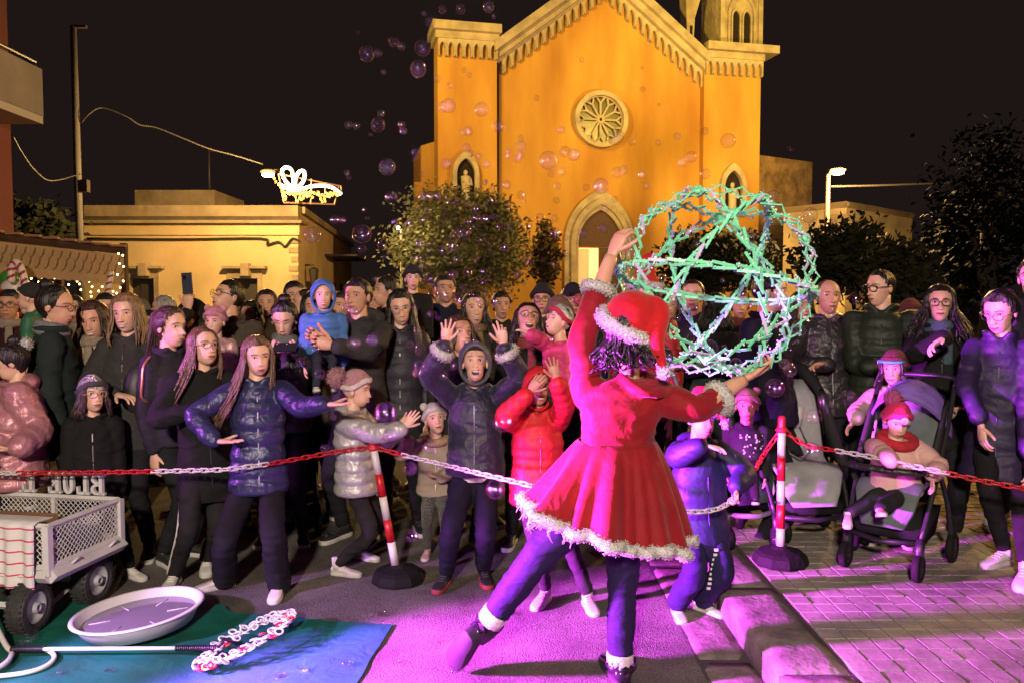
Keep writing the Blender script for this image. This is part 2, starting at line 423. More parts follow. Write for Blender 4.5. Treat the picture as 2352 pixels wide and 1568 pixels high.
def hand(mb, w, d, n, side, s=1.0, curl=0.35, spread=0.12, mi=0, thumb=0.8, curls=None):
    d = V(d).normalized(); n = V(n); n = (n-d*n.dot(d)).normalized(); a = n.cross(d)*side
    rings = []
    for t, x, y in ((-0.03, 0.024, 0.019), (0.0, 0.026, 0.018), (0.03, 0.036, 0.017), (0.06, 0.041, 0.0155), (0.088, 0.040, 0.012), (0.098, 0.034, 0.008)):
        cc = w + d*t*s
        rings.append([cc + a*x*s*math.cos(2*PI*j/10) + n*y*s*math.sin(2*PI*j/10) for j in range(10)])
    mb.loft(rings, mi)
    for k, (off, ln, b0) in enumerate(((0.029, 0.068, 0.088), (0.010, 0.078, 0.095), (-0.010, 0.072, 0.092), (-0.028, 0.056, 0.083))):
        cu = curls[k] if curls else curl
        p = w + d*b0*s*0.92 + a*off*s; dd = (d + a*(off/0.03)*spread).normalized()
        pts = [p]; cang = cu*0.7
        for fr in (0.45, 0.32, 0.23):
            v = dd*math.cos(cang)+n*math.sin(cang); p = p + v*ln*fr*s; pts.append(p); cang += cu*1.1
        q, rr = spline(pts, [0.0092*s, 0.0085*s, 0.0078*s, 0.0062*s], 2)
        mb.tube(q, rr, 7, mi, dome=True)
    p = w + d*0.022*s + a*0.022*s; v = (d*0.62 + a*thumb + n*0.30).normalized()
    pts = [p, p+v*0.036*s]; v2 = (v + d*0.35 + n*0.12).normalized(); pts.append(pts[-1]+v2*0.030*s); pts.append(pts[-1]+(v2+d*0.2).normalized()*0.024*s)
    q, rr = spline(pts, [0.0135*s, 0.0115*s, 0.0098*s, 0.0075*s], 2)
    mb.tube(q, rr, 7, mi, dome=True)
def shoe(parent, heel, fd, L, col, sole=(0.55, 0.52, 0.5), high=False, name='shoe', up=None, kind='leather', solecol=None, accents=None, solek=1.0):
    # heel: point on the ground under the heel, fd: toe direction
    f = V(fd).normalized(); u = V(up).normalized() if up is not None else V((0, 0, 1)); u = (u-f*u.dot(f)).normalized(); s = f.cross(u)
    k = L/0.26; mb = MB(); rings = []; sk_ = solek
    prof = [(-0.012, 0.020, 0.060), (0.0, 0.030, 0.078), (0.03, 0.034, 0.085), (0.07, 0.034, 0.083), (0.10, 0.034, 0.074), (0.14, 0.040, 0.060), (0.18, 0.044, 0.050), (0.22, 0.041, 0.042), (0.245, 0.030, 0.034), (0.256, 0.014, 0.026)]
    for t, w, h in prof:
        ring = []
        for j in range(12):
            an = 2*PI*j/12; x = math.cos(an); y = math.sin(an)
            x = math.copysign(abs(x)**0.7, x); y = math.copysign(abs(y)**0.75, y)
            ring.append(heel + f*t*k + s*x*w*k*(0.72 if y > 0.6 else 1) + u*(0.022+(h-0.022)*(y*0.5+0.5))*k)
        rings.append(ring)
    mb.loft(rings)
    top = 0.15 if high else 0.095
    q = [heel+f*0.045*k+u*0.05*k, heel+f*0.04*k+u*0.085*k, heel+f*0.036*k+u*top*k]
    mb.tube(q, [0.040*k, 0.041*k, 0.043*k], 12, ax=f)
    if not hasattr(kind, 'name'): kind = mat('shoe_leather', col, 0.5, bump=0.3, bscale=40, bdist=0.006, var=0.18, vscale=14)
    o = mb.build(name, kind, parent)
    sb = MB(); rings = []
    for zz, g in ((0.028-0.028*sk_, 0.97), (0.034-0.028*sk_, 1.03), (0.024, 1.03), (0.028, 0.98)):
        ring = []
        for i, (t, w, h) in enumerate(prof): ring.append(heel+f*(t*1.02-0.002)*k+s*w*g*1.05*k+u*zz*k)
        for t, w, h in reversed(prof): ring.append(heel+f*(t*1.02-0.002)*k-s*w*g*1.05*k+u*zz*k)
        rings.append(ring)
    sb.loft(rings)
    sb.build('sole', mat('shoe_sole', solecol or sole, 0.7, var=0.2, vscale=20), o)
    lb = MB()
    for i in range(4):
        t = 0.085+0.022*i; h = 0.080-0.0085*i
        lb.tube([heel+f*t*k+s*x*0.024*k+u*(h+0.0045*(1-abs(x)))*k for x in (-1, -0.4, 0.4, 1)], 0.0034*k, 5)
    lb.build('laces', mat('laces', accents or tuple(min(1, c*1.15+0.02) for c in col), 0.8), o)
    return o
def ik(a, w, l1, l2, hint):
    d = w-a; D = d.length
    if D > (l1+l2)*0.995: return a + d*(l1/(l1+l2)), w
    D = max(D, abs(l1-l2)+0.01); x = (l1*l1-l2*l2+D*D)/(2*D); h = math.sqrt(max(l1*l1-x*x, 0))
    u = d.normalized(); hv = V(hint); hv = hv-u*hv.dot(u)
    if hv.length < 1e-5: hv = u.orthogonal()
    return a + u*x + hv.normalized()*h, w
def body_rings(lo, hi, s, f, prof, n=20, puff=0, pa=0.0, stiff=None, sub=28, squash=2.3):
    # prof: (t, a, b) half widths; returns rings of super-ellipses
    rings = []; k = sub if puff else max(len(prof)*3, 14)
    for i in range(k+1):
        t = i/k
        for q in range(len(prof)-1):
            if t <= prof[q+1][0]+1e-9:
                tt = (t-prof[q][0])/max(prof[q+1][0]-prof[q][0], 1e-6); tt = tt*tt*(3-2*tt)*0.5+tt*0.5
                a = lerp(prof[q][1], prof[q+1][1], tt); b = lerp(prof[q][2], prof[q+1][2], tt); break
        if puff: g = pa*(abs(math.sin(PI*puff*t))**0.6-0.55); a += g; b += g
        c = lerp(lo, hi, t); ring = []
        for j in range(n):
            an = 2*PI*j/n; x = math.cos(an); y = math.sin(an); e = 2/squash
            ring.append(c + s*a*math.copysign(abs(x)**e, x) + f*b*math.copysign(abs(y)**e, y))
        rings.append(ring)
    return rings
def sleeve(mb, a, e, w, r0, r1, r2, puff=0, pa=0.0, n=12):
    l1, l2 = (e-a).length, (w-e).length
    m1 = lerp(a, e, 0.80); m2 = lerp(e, w, 0.20); mid = (m1+m2)*0.5*0.55+e*0.45
    pts, rad = spline([a, lerp(a, e, 0.45), m1, mid, m2, lerp(e, w, 0.6), w], [r0, lerp(r0, r1, 0.55), r1, r1*1.04, r1*0.99, lerp(r1, r2, 0.55), r2], 4)
    if puff:
        tot = len(pts)-1
        rad = [r + pa*(abs(math.sin(PI*puff*i/tot))**0.6-0.5) for i, r in enumerate(rad)]
    mb.tube(pts, rad, n, dome=True)
PEOPLE = []
def person(label, x, top, Y, yaw=0, gz=0.0, H=None, child=False, male=False, skin=SK, mood=0, head=(0, 0, 0), look=0.0, shut=False,
           hair=('short', (0.012, 0.009, 0.008)), hat=None, glasses=None, coat=None, legs=None, A='down', B='down', feet=None,
           fit=1.0, hpad=None, base=None, lean=(0, 0), sit=False, handA=None, handB=None, vox=None, extras=None, hh=None, hdx=0.0, neckf=1.0, group=None, palmA=None, palmB=None, brow=None, hipsoff=None):
    yaw = math.radians(yaw)
    zt = P(x, top, Y).z
    if H is None: H = zt-gz
    else: gz = zt-H
    hp = {None: 0.012, 'beanie': 0.03, 'cap': 0.03, 'hood': 0.035, 'bear': 0.035, 'santa': 0.03}.get(hat[0] if hat else None, 0.03) if hpad is None else hpad
    if hat is None and hair[0] == 'bald': hp = 0
    if hh is None: hh = (0.165+0.052*min(1, (H-0.6)/0.9)) if child else 0.236
    sc = hh/0.2275
    s = V((math.cos(yaw), math.sin(yaw), 0)); f = V((math.sin(yaw), -math.cos(yaw), 0)); up = V((0, 0, 1))
    bx = P(x, top, Y).x
    hc = V((bx, Y, zt-hp*sc-hh*0.5))
    root_loc = V((bx - lean[0], Y-lean[1], gz))
    hyaw, hp_, hr = math.radians(head[0]), math.radians(head[1]), math.radians(head[2])
    R = rotm(yaw+hyaw, hp_, hr)
    nb = hc - R @ V((0, 0.018, 0))*sc - up*(hh*0.5+0.035*sc*neckf) - f*0.012*sc
    Hs = H if not child else H*1.0
    sw = (0.095 if male else 0.079)*H if not child else 0.084*H+0.008
    if sit or (child and H < 0.95): sw = 0.105*H+0.010
    hipz = gz + (0.50*H if not child else 0.46*H)
    hip = V((root_loc.x, root_loc.y, hipz))
    if hipsoff is not None: hip = hip + V(hipsoff)
    root = empty('person', root_loc, label, 'person', group)
    body = MB()
    head_geo(body, hc, R, sc, child, mood, look, shut)
    nr = 0.054*sc if male else (0.046*sc)
    body.tube([hc - R @ V((0, 0.02, 0.03))*sc, lerp(hc - R @ V((0, 0.02, 0.06))*sc, nb, 0.5), nb-up*0.01, nb-up*0.06*sc], [nr*0.9, nr, nr*1.1, nr*1.7], 12)
    shA = nb - s*sw - up*0.055*H*0.75; shB = nb + s*sw - up*0.055*H*0.75
    l1, l2 = 0.172*H*(0.95 if child else 1), 0.155*H*(0.92 if child else 1)
    hs = (H*0.107/0.18)*(0.95 if child else 1.0)
    def target(spec, sh, sd, elb=None):
        out = s*sd
        if spec == 'down': return sh + out*0.022*H - up*0.318*H + f*0.03*H, out*0.6-f*0.7, V((0, 0, -1)), -out
        if spec == 'fold': return nb - s*sd*0.055*H - up*0.20*H + f*0.115*H, out*0.8-up*0.7, -out+up*0.15, -f
        if spec == 'pocket': return hip + out*0.085*H + f*0.07*H + up*0.02*H, out-f*0.5, V((0, 0, -1)), -out
        if spec == 'front': return nb + out*0.03*H - up*0.215*H + f*0.17*H, out*0.8-up*0.7, f*0.4-out*0.6+up*0.2, up*0.8-f*0.2
        if spec == 'baby': return nb + out*0.01*H - up*0.20*H + f*0.20*H, out*0.8-up*0.8, -out+f*0.2, up*0.7-f*0.5
        w = spec[0]; w = P(*w) if not isinstance(w, Vector) else w
        hint = V(spec[1]) if len(spec) > 1 and spec[1] is not None else out*0.5-up*0.8
        dd = V(spec[2]) if len(spec) > 2 and spec[2] is not None else None
        nn = V(spec[3]) if len(spec) > 3 and spec[3] is not None else None
        return w, hint, dd, nn
    arms = []
    for sd, sh, spec, hk, pm in ((-1, shA, A, handA, palmA), (1, shB, B, handB, palmB)):
        w, hint, dd, nn = target(spec, sh, sd)
        e, w = ik(sh, w, l1, l2, hint)
        if dd is None: dd = (w-e).normalized()
        if nn is None: nn = -s*sd if abs(dd.z) > 0.6 else V((0, 0, -1))
        arms.append((sh, e, w))
        hk = hk or {}
        thumbside = sd*-1 if True else 1
        # thumb side: chosen so that a relaxed hand has the thumb forward
        ref = f if abs(dd.z) > 0.5 else up
        if 'ref' in hk: ref = V(hk['ref'])
        a0 = nn.cross(dd); ts = 1 if a0.dot(ref) >= 0 else -1
        body.tube([lerp(sh, e, 0.3), e, w, w+dd*0.012*hs], [0.024*H, 0.022*H, 0.0235*hs, 0.022*hs], 8)
        if spec != 'pocket' and spec != 'fold':
            hand(body, w+dd*0.03*hs, dd, nn, ts, hs, hk.get('curl', 0.35), hk.get('spread', 0.10), 0, hk.get('thumb', 0.7), hk.get('curls'))
    rv = random.Random(len(PEOPLE)*17+5); coat = dict(coat or {})
    if not child and Y > 5.5 and max(coat.get('c', (0, 0, 0))) < 0.022 and coat.get('k', 'plain') == 'plain':
        coat['c'] = rv.choice([(0.035, 0.022, 0.013), (0.012, 0.016, 0.036), (0.034, 0.033, 0.036), (0.035, 0.009, 0.012), (0.018, 0.022, 0.013), (0.07, 0.055, 0.042), (0.014, 0.013, 0.014)])
    ck = coat.get('k', 'plain'); ccol = coat.get('c', (0.02, 0.02, 0.022)); ln = coat.get('len', 0.0); fit *= coat.get('fit', 1.0)
    hem = hip - up*(0.035*H+ln*H)
    if sit: hem = hip - up*0.02*H
    puff = coat.get('puff', 0); pa = coat.get('pa', 0.010 if not child else 0.008)*(1.45 if not child else 1.2)
    br = (1.0 if not child else 1.08)*fit
    prof = [(0, 0.104*H*br*coat.get('flare', 1.0), 0.086*H*br*coat.get('flare', 1.0)), (0.22, 0.100*H*br, 0.080*H*br), (0.42, 0.088*H*br*coat.get('waist', 1.0), 0.070*H*br*coat.get('waist', 1.0)), (0.68, 0.094*H*br, 0.074*H*br), (0.86, sw*0.99, 0.064*H*br), (0.945, sw*0.72, 0.050*H*br), (1.0, 0.040*H*br, 0.040*H*br)]
    cm = MB(); cm.loft(body_rings(hem, nb+up*0.005, s, f, prof, 22, puff, pa))
    ar0, ar1, ar2 = (0.039*H*fit, 0.032*H*fit, 0.026*H*fit) if not child else (0.046*H*fit, 0.040*H*fit, 0.032*H*fit)
    if coat.get('slim'): ar0 *= coat['slim']; ar1 *= coat['slim']; ar2 *= coat['slim']
    for sh, e, w in arms:
        cm.ell(sh+up*0.0, (ar0*1.0,)*3, None, 10, 8)
        sleeve(cm, lerp(nb-up*0.08*H, sh, 0.55), e, w, ar0, ar1, ar2, coat.get('spuff', int(puff*0.9)), pa*0.8) if False else sleeve(cm, sh, e, w, ar0, ar1, ar2, coat.get('spuff', int(puff*0.8)), pa*0.8)
        cm.tube([lerp(nb-up*0.05*H, sh, 0.3), sh], [ar0*0.8, ar0*0.95], 10)
    col = coat.get('collar', 0.5)
    if col:
        for i in range(3):
            gap = 0.35+0.16*i; cr = 0.041*H*br*(1+0.10*i); cz = up*(0.002+0.016*i*col)*H/1.6
            cm.tube([nb+cz+s*cr*math.sin(gap+(2*PI-2*gap)*t/16)+f*(0.004+cr*0.95*math.cos(gap+(2*PI-2*gap)*t/16)) for t in range(17)], 0.0095*H, 7, dome=True)
    SCARF = rv.choice([(0.20, 0.03, 0.035), (0.22, 0.15, 0.05), (0.16, 0.16, 0.17), (0.05, 0.09, 0.12), (0.25, 0.2, 0.15)]) if (not child and male is False and Y > 5 and rv.random() < 0.55) or (male and Y > 5.5 and rv.random() < 0.3) else None
    if coat.get('hooddown'):
        cm.ell(nb - f*0.045*H + up*0.012*H, (0.085*H, 0.040*H, 0.036*H), Matrix((s, f, up)).transposed(), 14, 8)
    co = cm.build('jacket', cloth(ccol, ck), root)
    if SCARF:
        sb_ = MB()
        for i in range(3): sb_.torus(nb+up*(0.004+0.017*i)+f*0.008, (0.047-0.003*i)*H, 0.0135*H, Matrix((s, f, up)).transposed() @ Matrix.Rotation(0.12*(i-1), 3, 'Y'), 18, 7)
        sb_.tube([nb+f*0.075*H+s*0.012*H, nb+f*0.085*H-up*0.05*H+s*0.016*H, nb+f*0.082*H-up*0.13*H+s*0.018*H], [0.018*H, 0.021*H, 0.020*H], 8, flat=0.45, ax=s)
        remesh(sb_.build('scarf', cloth(SCARF, 'knit'), root), 0.012, 2)
    v = vox or (0.0105 if not child else 0.0088)
    if Y > 5.7 and vox is None: v = 0.014
    remesh(co, v, 3); co['folds'] = coat.get('folds', {'plain': 0.009, 'leather': 0.008, 'velvet': 0.007, 'puffer': 0.004, 'metal': 0.005}.get(ck, 0.006))*(0.8 if child else 1.0)
    if coat.get('zip') is None and Y < 6.3 and not sit: coat['zip'] = tuple(c*2.2+0.012 for c in ccol)
    if coat.get('zip'):
        zb = MB(); pts = []
        for i in range(9):
            t = 0.05+0.9*i/8; q = [r for r in prof if r[0] <= t][-1]; k = prof.index(q); q2 = prof[min(k+1, len(prof)-1)]
            b = lerp(q[2], q2[2], (t-q[0])/max(q2[0]-q[0], 1e-5))
            pts.append(lerp(hem, nb, t)+f*(b*0.985+0.003))
        zb.tube(pts, 0.0042, 5, ax=s, flat=0.5); zb.build('zip', mat('zip', coat['zip'], 0.35, 0.5), co)
    # legs
    legs = dict(legs or {}); lcol = legs.get('c', (0.016, 0.016, 0.02)); lk = legs.get('k', 'plain'); shc = legs.get('shoe', (0.02, 0.02, 0.02)); wide = legs.get('wide', 1.0)
    tm = MB(); tm.ell(hip+up*0.0, (0.084*H, 0.064*H, 0.075*H), Matrix((s, f, up)).transposed(), 14, 10)
    shl = legs.get('len', 0.152*H)
    LEGJ = []
    for i, sd in enumerate((-1, 1)):
        hj = hip + s*sd*0.043*H - up*0.02*H
        if sit:
            kn = hj + f*0.20*H + s*sd*0.02*H - up*0.02*H; an = kn - up*0.20*H + f*0.05*H
            if feet: an = feet[i][0]; fd = feet[i][1]
            else: fd = (f*0.9+up*0.25)
            kn, an = ik(hj, an, 0.20*H, 0.21*H, f+up*0.6)
            heel = an - V((0, 0, 0.045))*H - V(fd).normalized()*0.03*H
        else:
            if feet:
                ft = feet[i]; heel = G(ft[0], ft[1], gz if len(ft) < 4 else ft[3]); fd = V((math.sin(math.radians(ft[2])), -math.cos(math.radians(ft[2])), 0))
            else:
                heel = V((root_loc.x, root_loc.y, gz)) + s*sd*0.058*H - f*0.02*H; fd = f + s*sd*0.25
            fd = V(fd); an = heel + V((0, 0, 0.055*H)) + fd.normalized()*0.03*H
            kn, an = ik(hj, an, 0.235*H, 0.235*H, fd.normalized()*0.35+f)
        t0, t1, t2 = 0.051*H, 0.036*H*wide, 0.026*H*wide*legs.get('hem', 1.0)
        low = an - up*legs.get('drop', 0.0); LEGJ.append((hj, kn, low, t1, t2))
        pts, rad = spline([hj, lerp(hj, kn, 0.5), kn, lerp(kn, low, 0.5), low], [t0, 0.043*H*wide**0.5, t1, lerp(t1, t2, 0.5), t2], 3)
        tm.tube(pts, rad, 12, dome=False)
        so = shoe(root, heel, fd, shl, legs.get('shoes', [shc, shc])[i], high=legs.get('high', False), solecol=legs.get('sole'), accents=legs.get('laces'))
        body.tube([hj, kn, an], [0.04*H, 0.03*H, 0.02*H], 8)
        if legs.get('sock'):
            sb = MB(); sb.tube([an+up*0.03*H, an-up*0.01*H], [0.026*H, 0.026*H], 12); sb.build('sock', cloth(legs['sock'], 'knit'), root)
    to = tm.build('trousers', cloth(lcol, lk), root)
    remesh(to, 0.013 if not child else 0.011, 3); to['folds'] = 0.007
    body.loft(body_rings(hip-up*0.02*H, nb, s, f, [(0, 0.07*H, 0.05*H), (0.5, 0.065*H, 0.045*H), (0.85, 0.08*H, 0.04*H), (1, 0.03*H, 0.03*H)], 12))
    hcol = hair[1]
    body.build('body', [skinm(skin), EYEW, IRIS, LIP, mat('brow', brow or tuple(c*0.8 for c in (hcol if max(hcol) < 0.15 else (0.06, 0.04, 0.03))), 0.7), TEETH, MOUTH], root)
    # hair
    st = hair[0]; seed = len(PEOPLE)*13
    if st != 'none':
        hb = MB()
        if st == 'bald': cap_shell(hb, hc, R, sc, lambda a: hair_thr(a, 0.2, 0.0, -0.06) if abs((a+PI) % (2*PI)-PI) > 1.1 else 0.3, 0.002, child, 0.02, 0.0015, seed)
        elif st == 'short': cap_shell(hb, hc, R, sc, lambda a: hair_thr(a, 0.080, 0.008, -0.055), 0.013, child, 0.03, 0.007, seed)
        elif st == 'receding': cap_shell(hb, hc, R, sc, lambda a: hair_thr(a, 0.092, 0.010, -0.055), 0.006, child, 0.03, 0.003, seed)
        else:
            if hat is None or hat[0] in ('band',): cap_shell(hb, hc, R, sc, lambda a: hair_thr(a, 0.086, -0.01, -0.09), 0.014, child, 0.025, 0.006, seed)
            if st in ('long', 'curly'):
                fl_ = hair[3] if len(hair) > 3 else V((0, 0, 0)); Lh = hair[2]*sc
                for bx_, by_, r_, k_ in ((0, -0.062, 0.074, 0.92), (-0.072, -0.010, 0.030, 0.72), (0.072, -0.010, 0.030, 0.72)):
                    p0 = hc + R @ (V((bx_*0.9, by_, 0.03))*sc); p1 = hc + R @ (V((bx_*1.08, by_*1.15, -0.05))*sc)
                    q, w = spline([p0, p1, p1-up*Lh*0.4*k_+fl_*0.2, p1-up*Lh*0.75*k_+fl_*0.65, p1-up*Lh*k_+fl_], [r_*0.8*sc, r_*sc, r_*0.95*sc, r_*0.7*sc, r_*0.18*sc], 4)
                    hb.tube(q, w, 12, flat=0.5 if bx_ == 0 else 0.8, ax=R @ V((1, 0, 0)))
            if st == 'long': locks(hb, hc, R, sc, hair[2], 170, 1.05, PI, 0.0052, seed, front=True, spread=0.75, wave=0.010, fall=hair[3] if len(hair) > 3 else None)
            if st == 'bob': locks(hb, hc, R, sc, hair[2], 150, 0.75, PI, 0.007, seed, front=False, spread=0.5)
            if st == 'curly': locks(hb, hc, R, sc, hair[2], 150, 0.95, PI, 0.0075, seed, front=True, wave=0.03, spread=1.2)
            if st == 'bun': hb.ell(hc + R @ V((0, -0.075, 0.115))*sc, (0.045*sc, 0.042*sc, 0.036*sc), R, 12, 8)
            if st == 'tail': locks(hb, hc + R @ V((0, -0.08, 0.03))*sc, R, sc*0.55, hair[2], 14, 2.6, PI, 0.02, seed)
        ho = clean(hb).build('hair', hairm(hcol), root)
    if hat:
        hk = hat[0]; hcl = hat[1]
        ht = MB()
        if hk in ('beanie', 'bear'):
            cap_shell(ht, hc, R, sc, lambda a: 0.052-0.05*sstep((abs((a+PI) % (2*PI)-PI)-0.5)/1.3), 0.017, child, 0.012, 0.003, seed, top=0.012)
            o = clean(ht).build('beanie', hat[2] if len(hat) > 2 and hasattr(hat[2], 'name') else cloth(hcl, 'knit'), root)
            b2 = MB(); pts = []
            for j in range(36):
                a = 2*PI*j/36; z0 = 0.066-0.05*sstep((abs((a+PI) % (2*PI)-PI)-0.5)/1.3)
                ph = 1.2
                for _ in range(5):
                    p = headpt(V(dirv(a, ph)), child, False); ph += (p.z-z0)*8
                pts.append(hc + R @ ((p+V(dirv(a, ph))*0.018)*sc))
            b2.tube(pts, 0.019*sc, 8, closed=True, flat=0.45)
            b2.build('brim', cloth(hat[3] if len(hat) > 3 else hcl, 'knit'), o)
            if hk == 'bear':
                for sd in (-1, 1):
                    e = MB(); e.ell(hc + R @ V((sd*0.068, -0.01, 0.118))*sc, (0.032*sc, 0.018*sc, 0.032*sc), R, 12, 8)
                    e.build('ear', cloth(hcl, 'knit'), o)
        if hk == 'cap':
            cap_shell(ht, hc, R, sc, lambda a: 0.052-0.03*sstep((abs((a+PI) % (2*PI)-PI)-0.5)/1.3), 0.013, child, 0.012, 0.0, seed, top=0.012)
            o = clean(ht).build('cap', cloth(hcl, 'plain'), root)
            b2 = MB(); gv = []
            for i in range(5):
                for j in range(9):
                    t = -1+2*j/8; gv.append(hc + R @ (V((t*0.070*(1-0.15*i/4*abs(t)), 0.075*math.sqrt(max(0.0, 1-(t*0.8)**2))+0.015+0.070*(i/4)*(1-0.55*t*t), 0.060-0.010*i/4-0.018*t*t))*sc))
            b2.add(gv, [(i*9+j, i*9+j+1, (i+1)*9+j+1, (i+1)*9+j) for i in range(4) for j in range(8)])
            vb = b2.build('visor', cloth(hcl, 'plain'), o); md = vb.modifiers.new('t', 'SOLIDIFY'); md.thickness = 0.005
        if hk == 'hood':
            T = lambda p: hc + R @ (V(p)*sc)
            na, npv = 44, 30; vs = []; kp = []; fs = []
            for i in range(npv):
                ph = 0.02+PI*0.93*i/(npv-1)
                for j in range(na):
                    d = V(dirv(2*PI*j/na, ph)); p = headpt(d, child, False); q = p + d*(0.028+0.004*noise.noise(p*30+V((seed, 0, 0))))
                    if p.z < -0.03: q = q + V((d.x, d.y*0.5, 0))*0.02*sstep((-0.03-p.z)/0.06)
                    ek = (p.x/0.066)**2+((p.z+0.012)/0.094)**2
                    kp.append(not (p.y > 0.005 and ek < 1)); vs.append(T(q))
            for i in range(npv-1):
                for j in range(na):
                    q = (i*na+j, (i+1)*na+j, (i+1)*na+(j+1) % na, i*na+(j+1) % na)
                    if sum(kp[x] for x in q) >= 3: fs.append(q)
            fs.append(tuple(range(na))); ht.add(vs, fs)
            o = clean(ht).build('hood', cloth(hcl, hat[2] if len(hat) > 2 else ck), root)
            b2 = MB(); pts = []
            for j in range(30):
                an = 2*PI*j/30; xx, zz = 0.068*math.sin(an), -0.012+0.096*math.cos(an); yy = 0.05
                for _ in range(5):
                    d = V((xx, yy, zz)).normalized(); yy += headpt(d, child, False).length-V((xx, yy, zz)).length
                d = V((xx, yy, zz)).normalized(); pts.append(T(V((xx, yy, zz))+d*0.022))
            b2.tube(pts, 0.011*sc, 8, closed=True); b2.build('hood_edge', cloth(hat[3] if len(hat) > 3 else hcl, 'fur' if len(hat) > 3 else ck), o)
        if hk == 'santa':
            cap_shell(ht, hc, R, sc, lambda a: 0.04, 0.022, child, 0.015, 0.003, seed, top=0.02)
            tip = V(hat[2]); st0 = hc + R @ V((0, -0.01, 0.115))*sc
            q, w = spline([st0-up*0.05*sc, st0+up*0.02, lerp(st0, tip, 0.5)+up*0.06*sc, tip], [0.075*sc, 0.062*sc, 0.04*sc, 0.012*sc], 4)
            ht.tube(q, w, 12)
            o = clean(ht).build('santa_hat', mat('hat_felt', (0.55, 0.012, 0.02), 0.85, bump=0.4, bscale=60, var=0.2), root)
            pts = [hc + R @ V((0.098*math.sin(2*PI*j/28), -0.008+0.118*math.cos(2*PI*j/28), 0.042+0.012*math.cos(2*PI*j/28)))*sc for j in range(28)]
            fur_tube('fur_band', pts, 0.020*sc, cloth((0.75, 0.72, 0.7), 'fur'), o, n=500, seed=seed)
            pompom('pompom', tip, 0.030*sc, cloth((0.75, 0.72, 0.7), 'fur'), o, 250, seed)
    if glasses:
        gb = MB(); gcol, gr, thin = glasses
        T = lambda p: hc + R @ (V(p)*sc)
        for sd in (-1, 1):
            ex = sd*0.032; pts = []
            for j in range(16):
                an = 2*PI*j/16; cx_, cz_ = math.cos(an), math.sin(an)
                e = 0.75 if gr == 'sq' else 1.0
                pts.append(T((ex+0.0245*math.copysign(abs(cx_)**e, cx_), 0.1035-0.010*abs(ex+0.0245*cx_)/0.05, 0.008+0.0195*math.copysign(abs(cz_)**e, cz_))))
            gb.tube(pts, thin*sc, 6, closed=True)
            gb.tube([T((sd*0.056, 0.094, 0.012)), T((sd*0.079, 0.06, 0.012)), T((sd*0.083, -0.01, 0.006))], thin*sc, 5)
        gb.tube([T((-0.009, 0.105, 0.011)), T((0, 0.108, 0.013)), T((0.009, 0.105, 0.011))], thin*sc, 5)
        gb.build('glasses', mat('glasses_frame', gcol, 0.25), root)
    info = dict(legs=LEGJ, root=root, hc=hc, R=R, sc=sc, nb=nb, hip=hip, s=s, f=f, H=H, arms=arms, hem=hem, prof=prof, coat=co, gz=gz)
    PEOPLE.append(info)
    return info
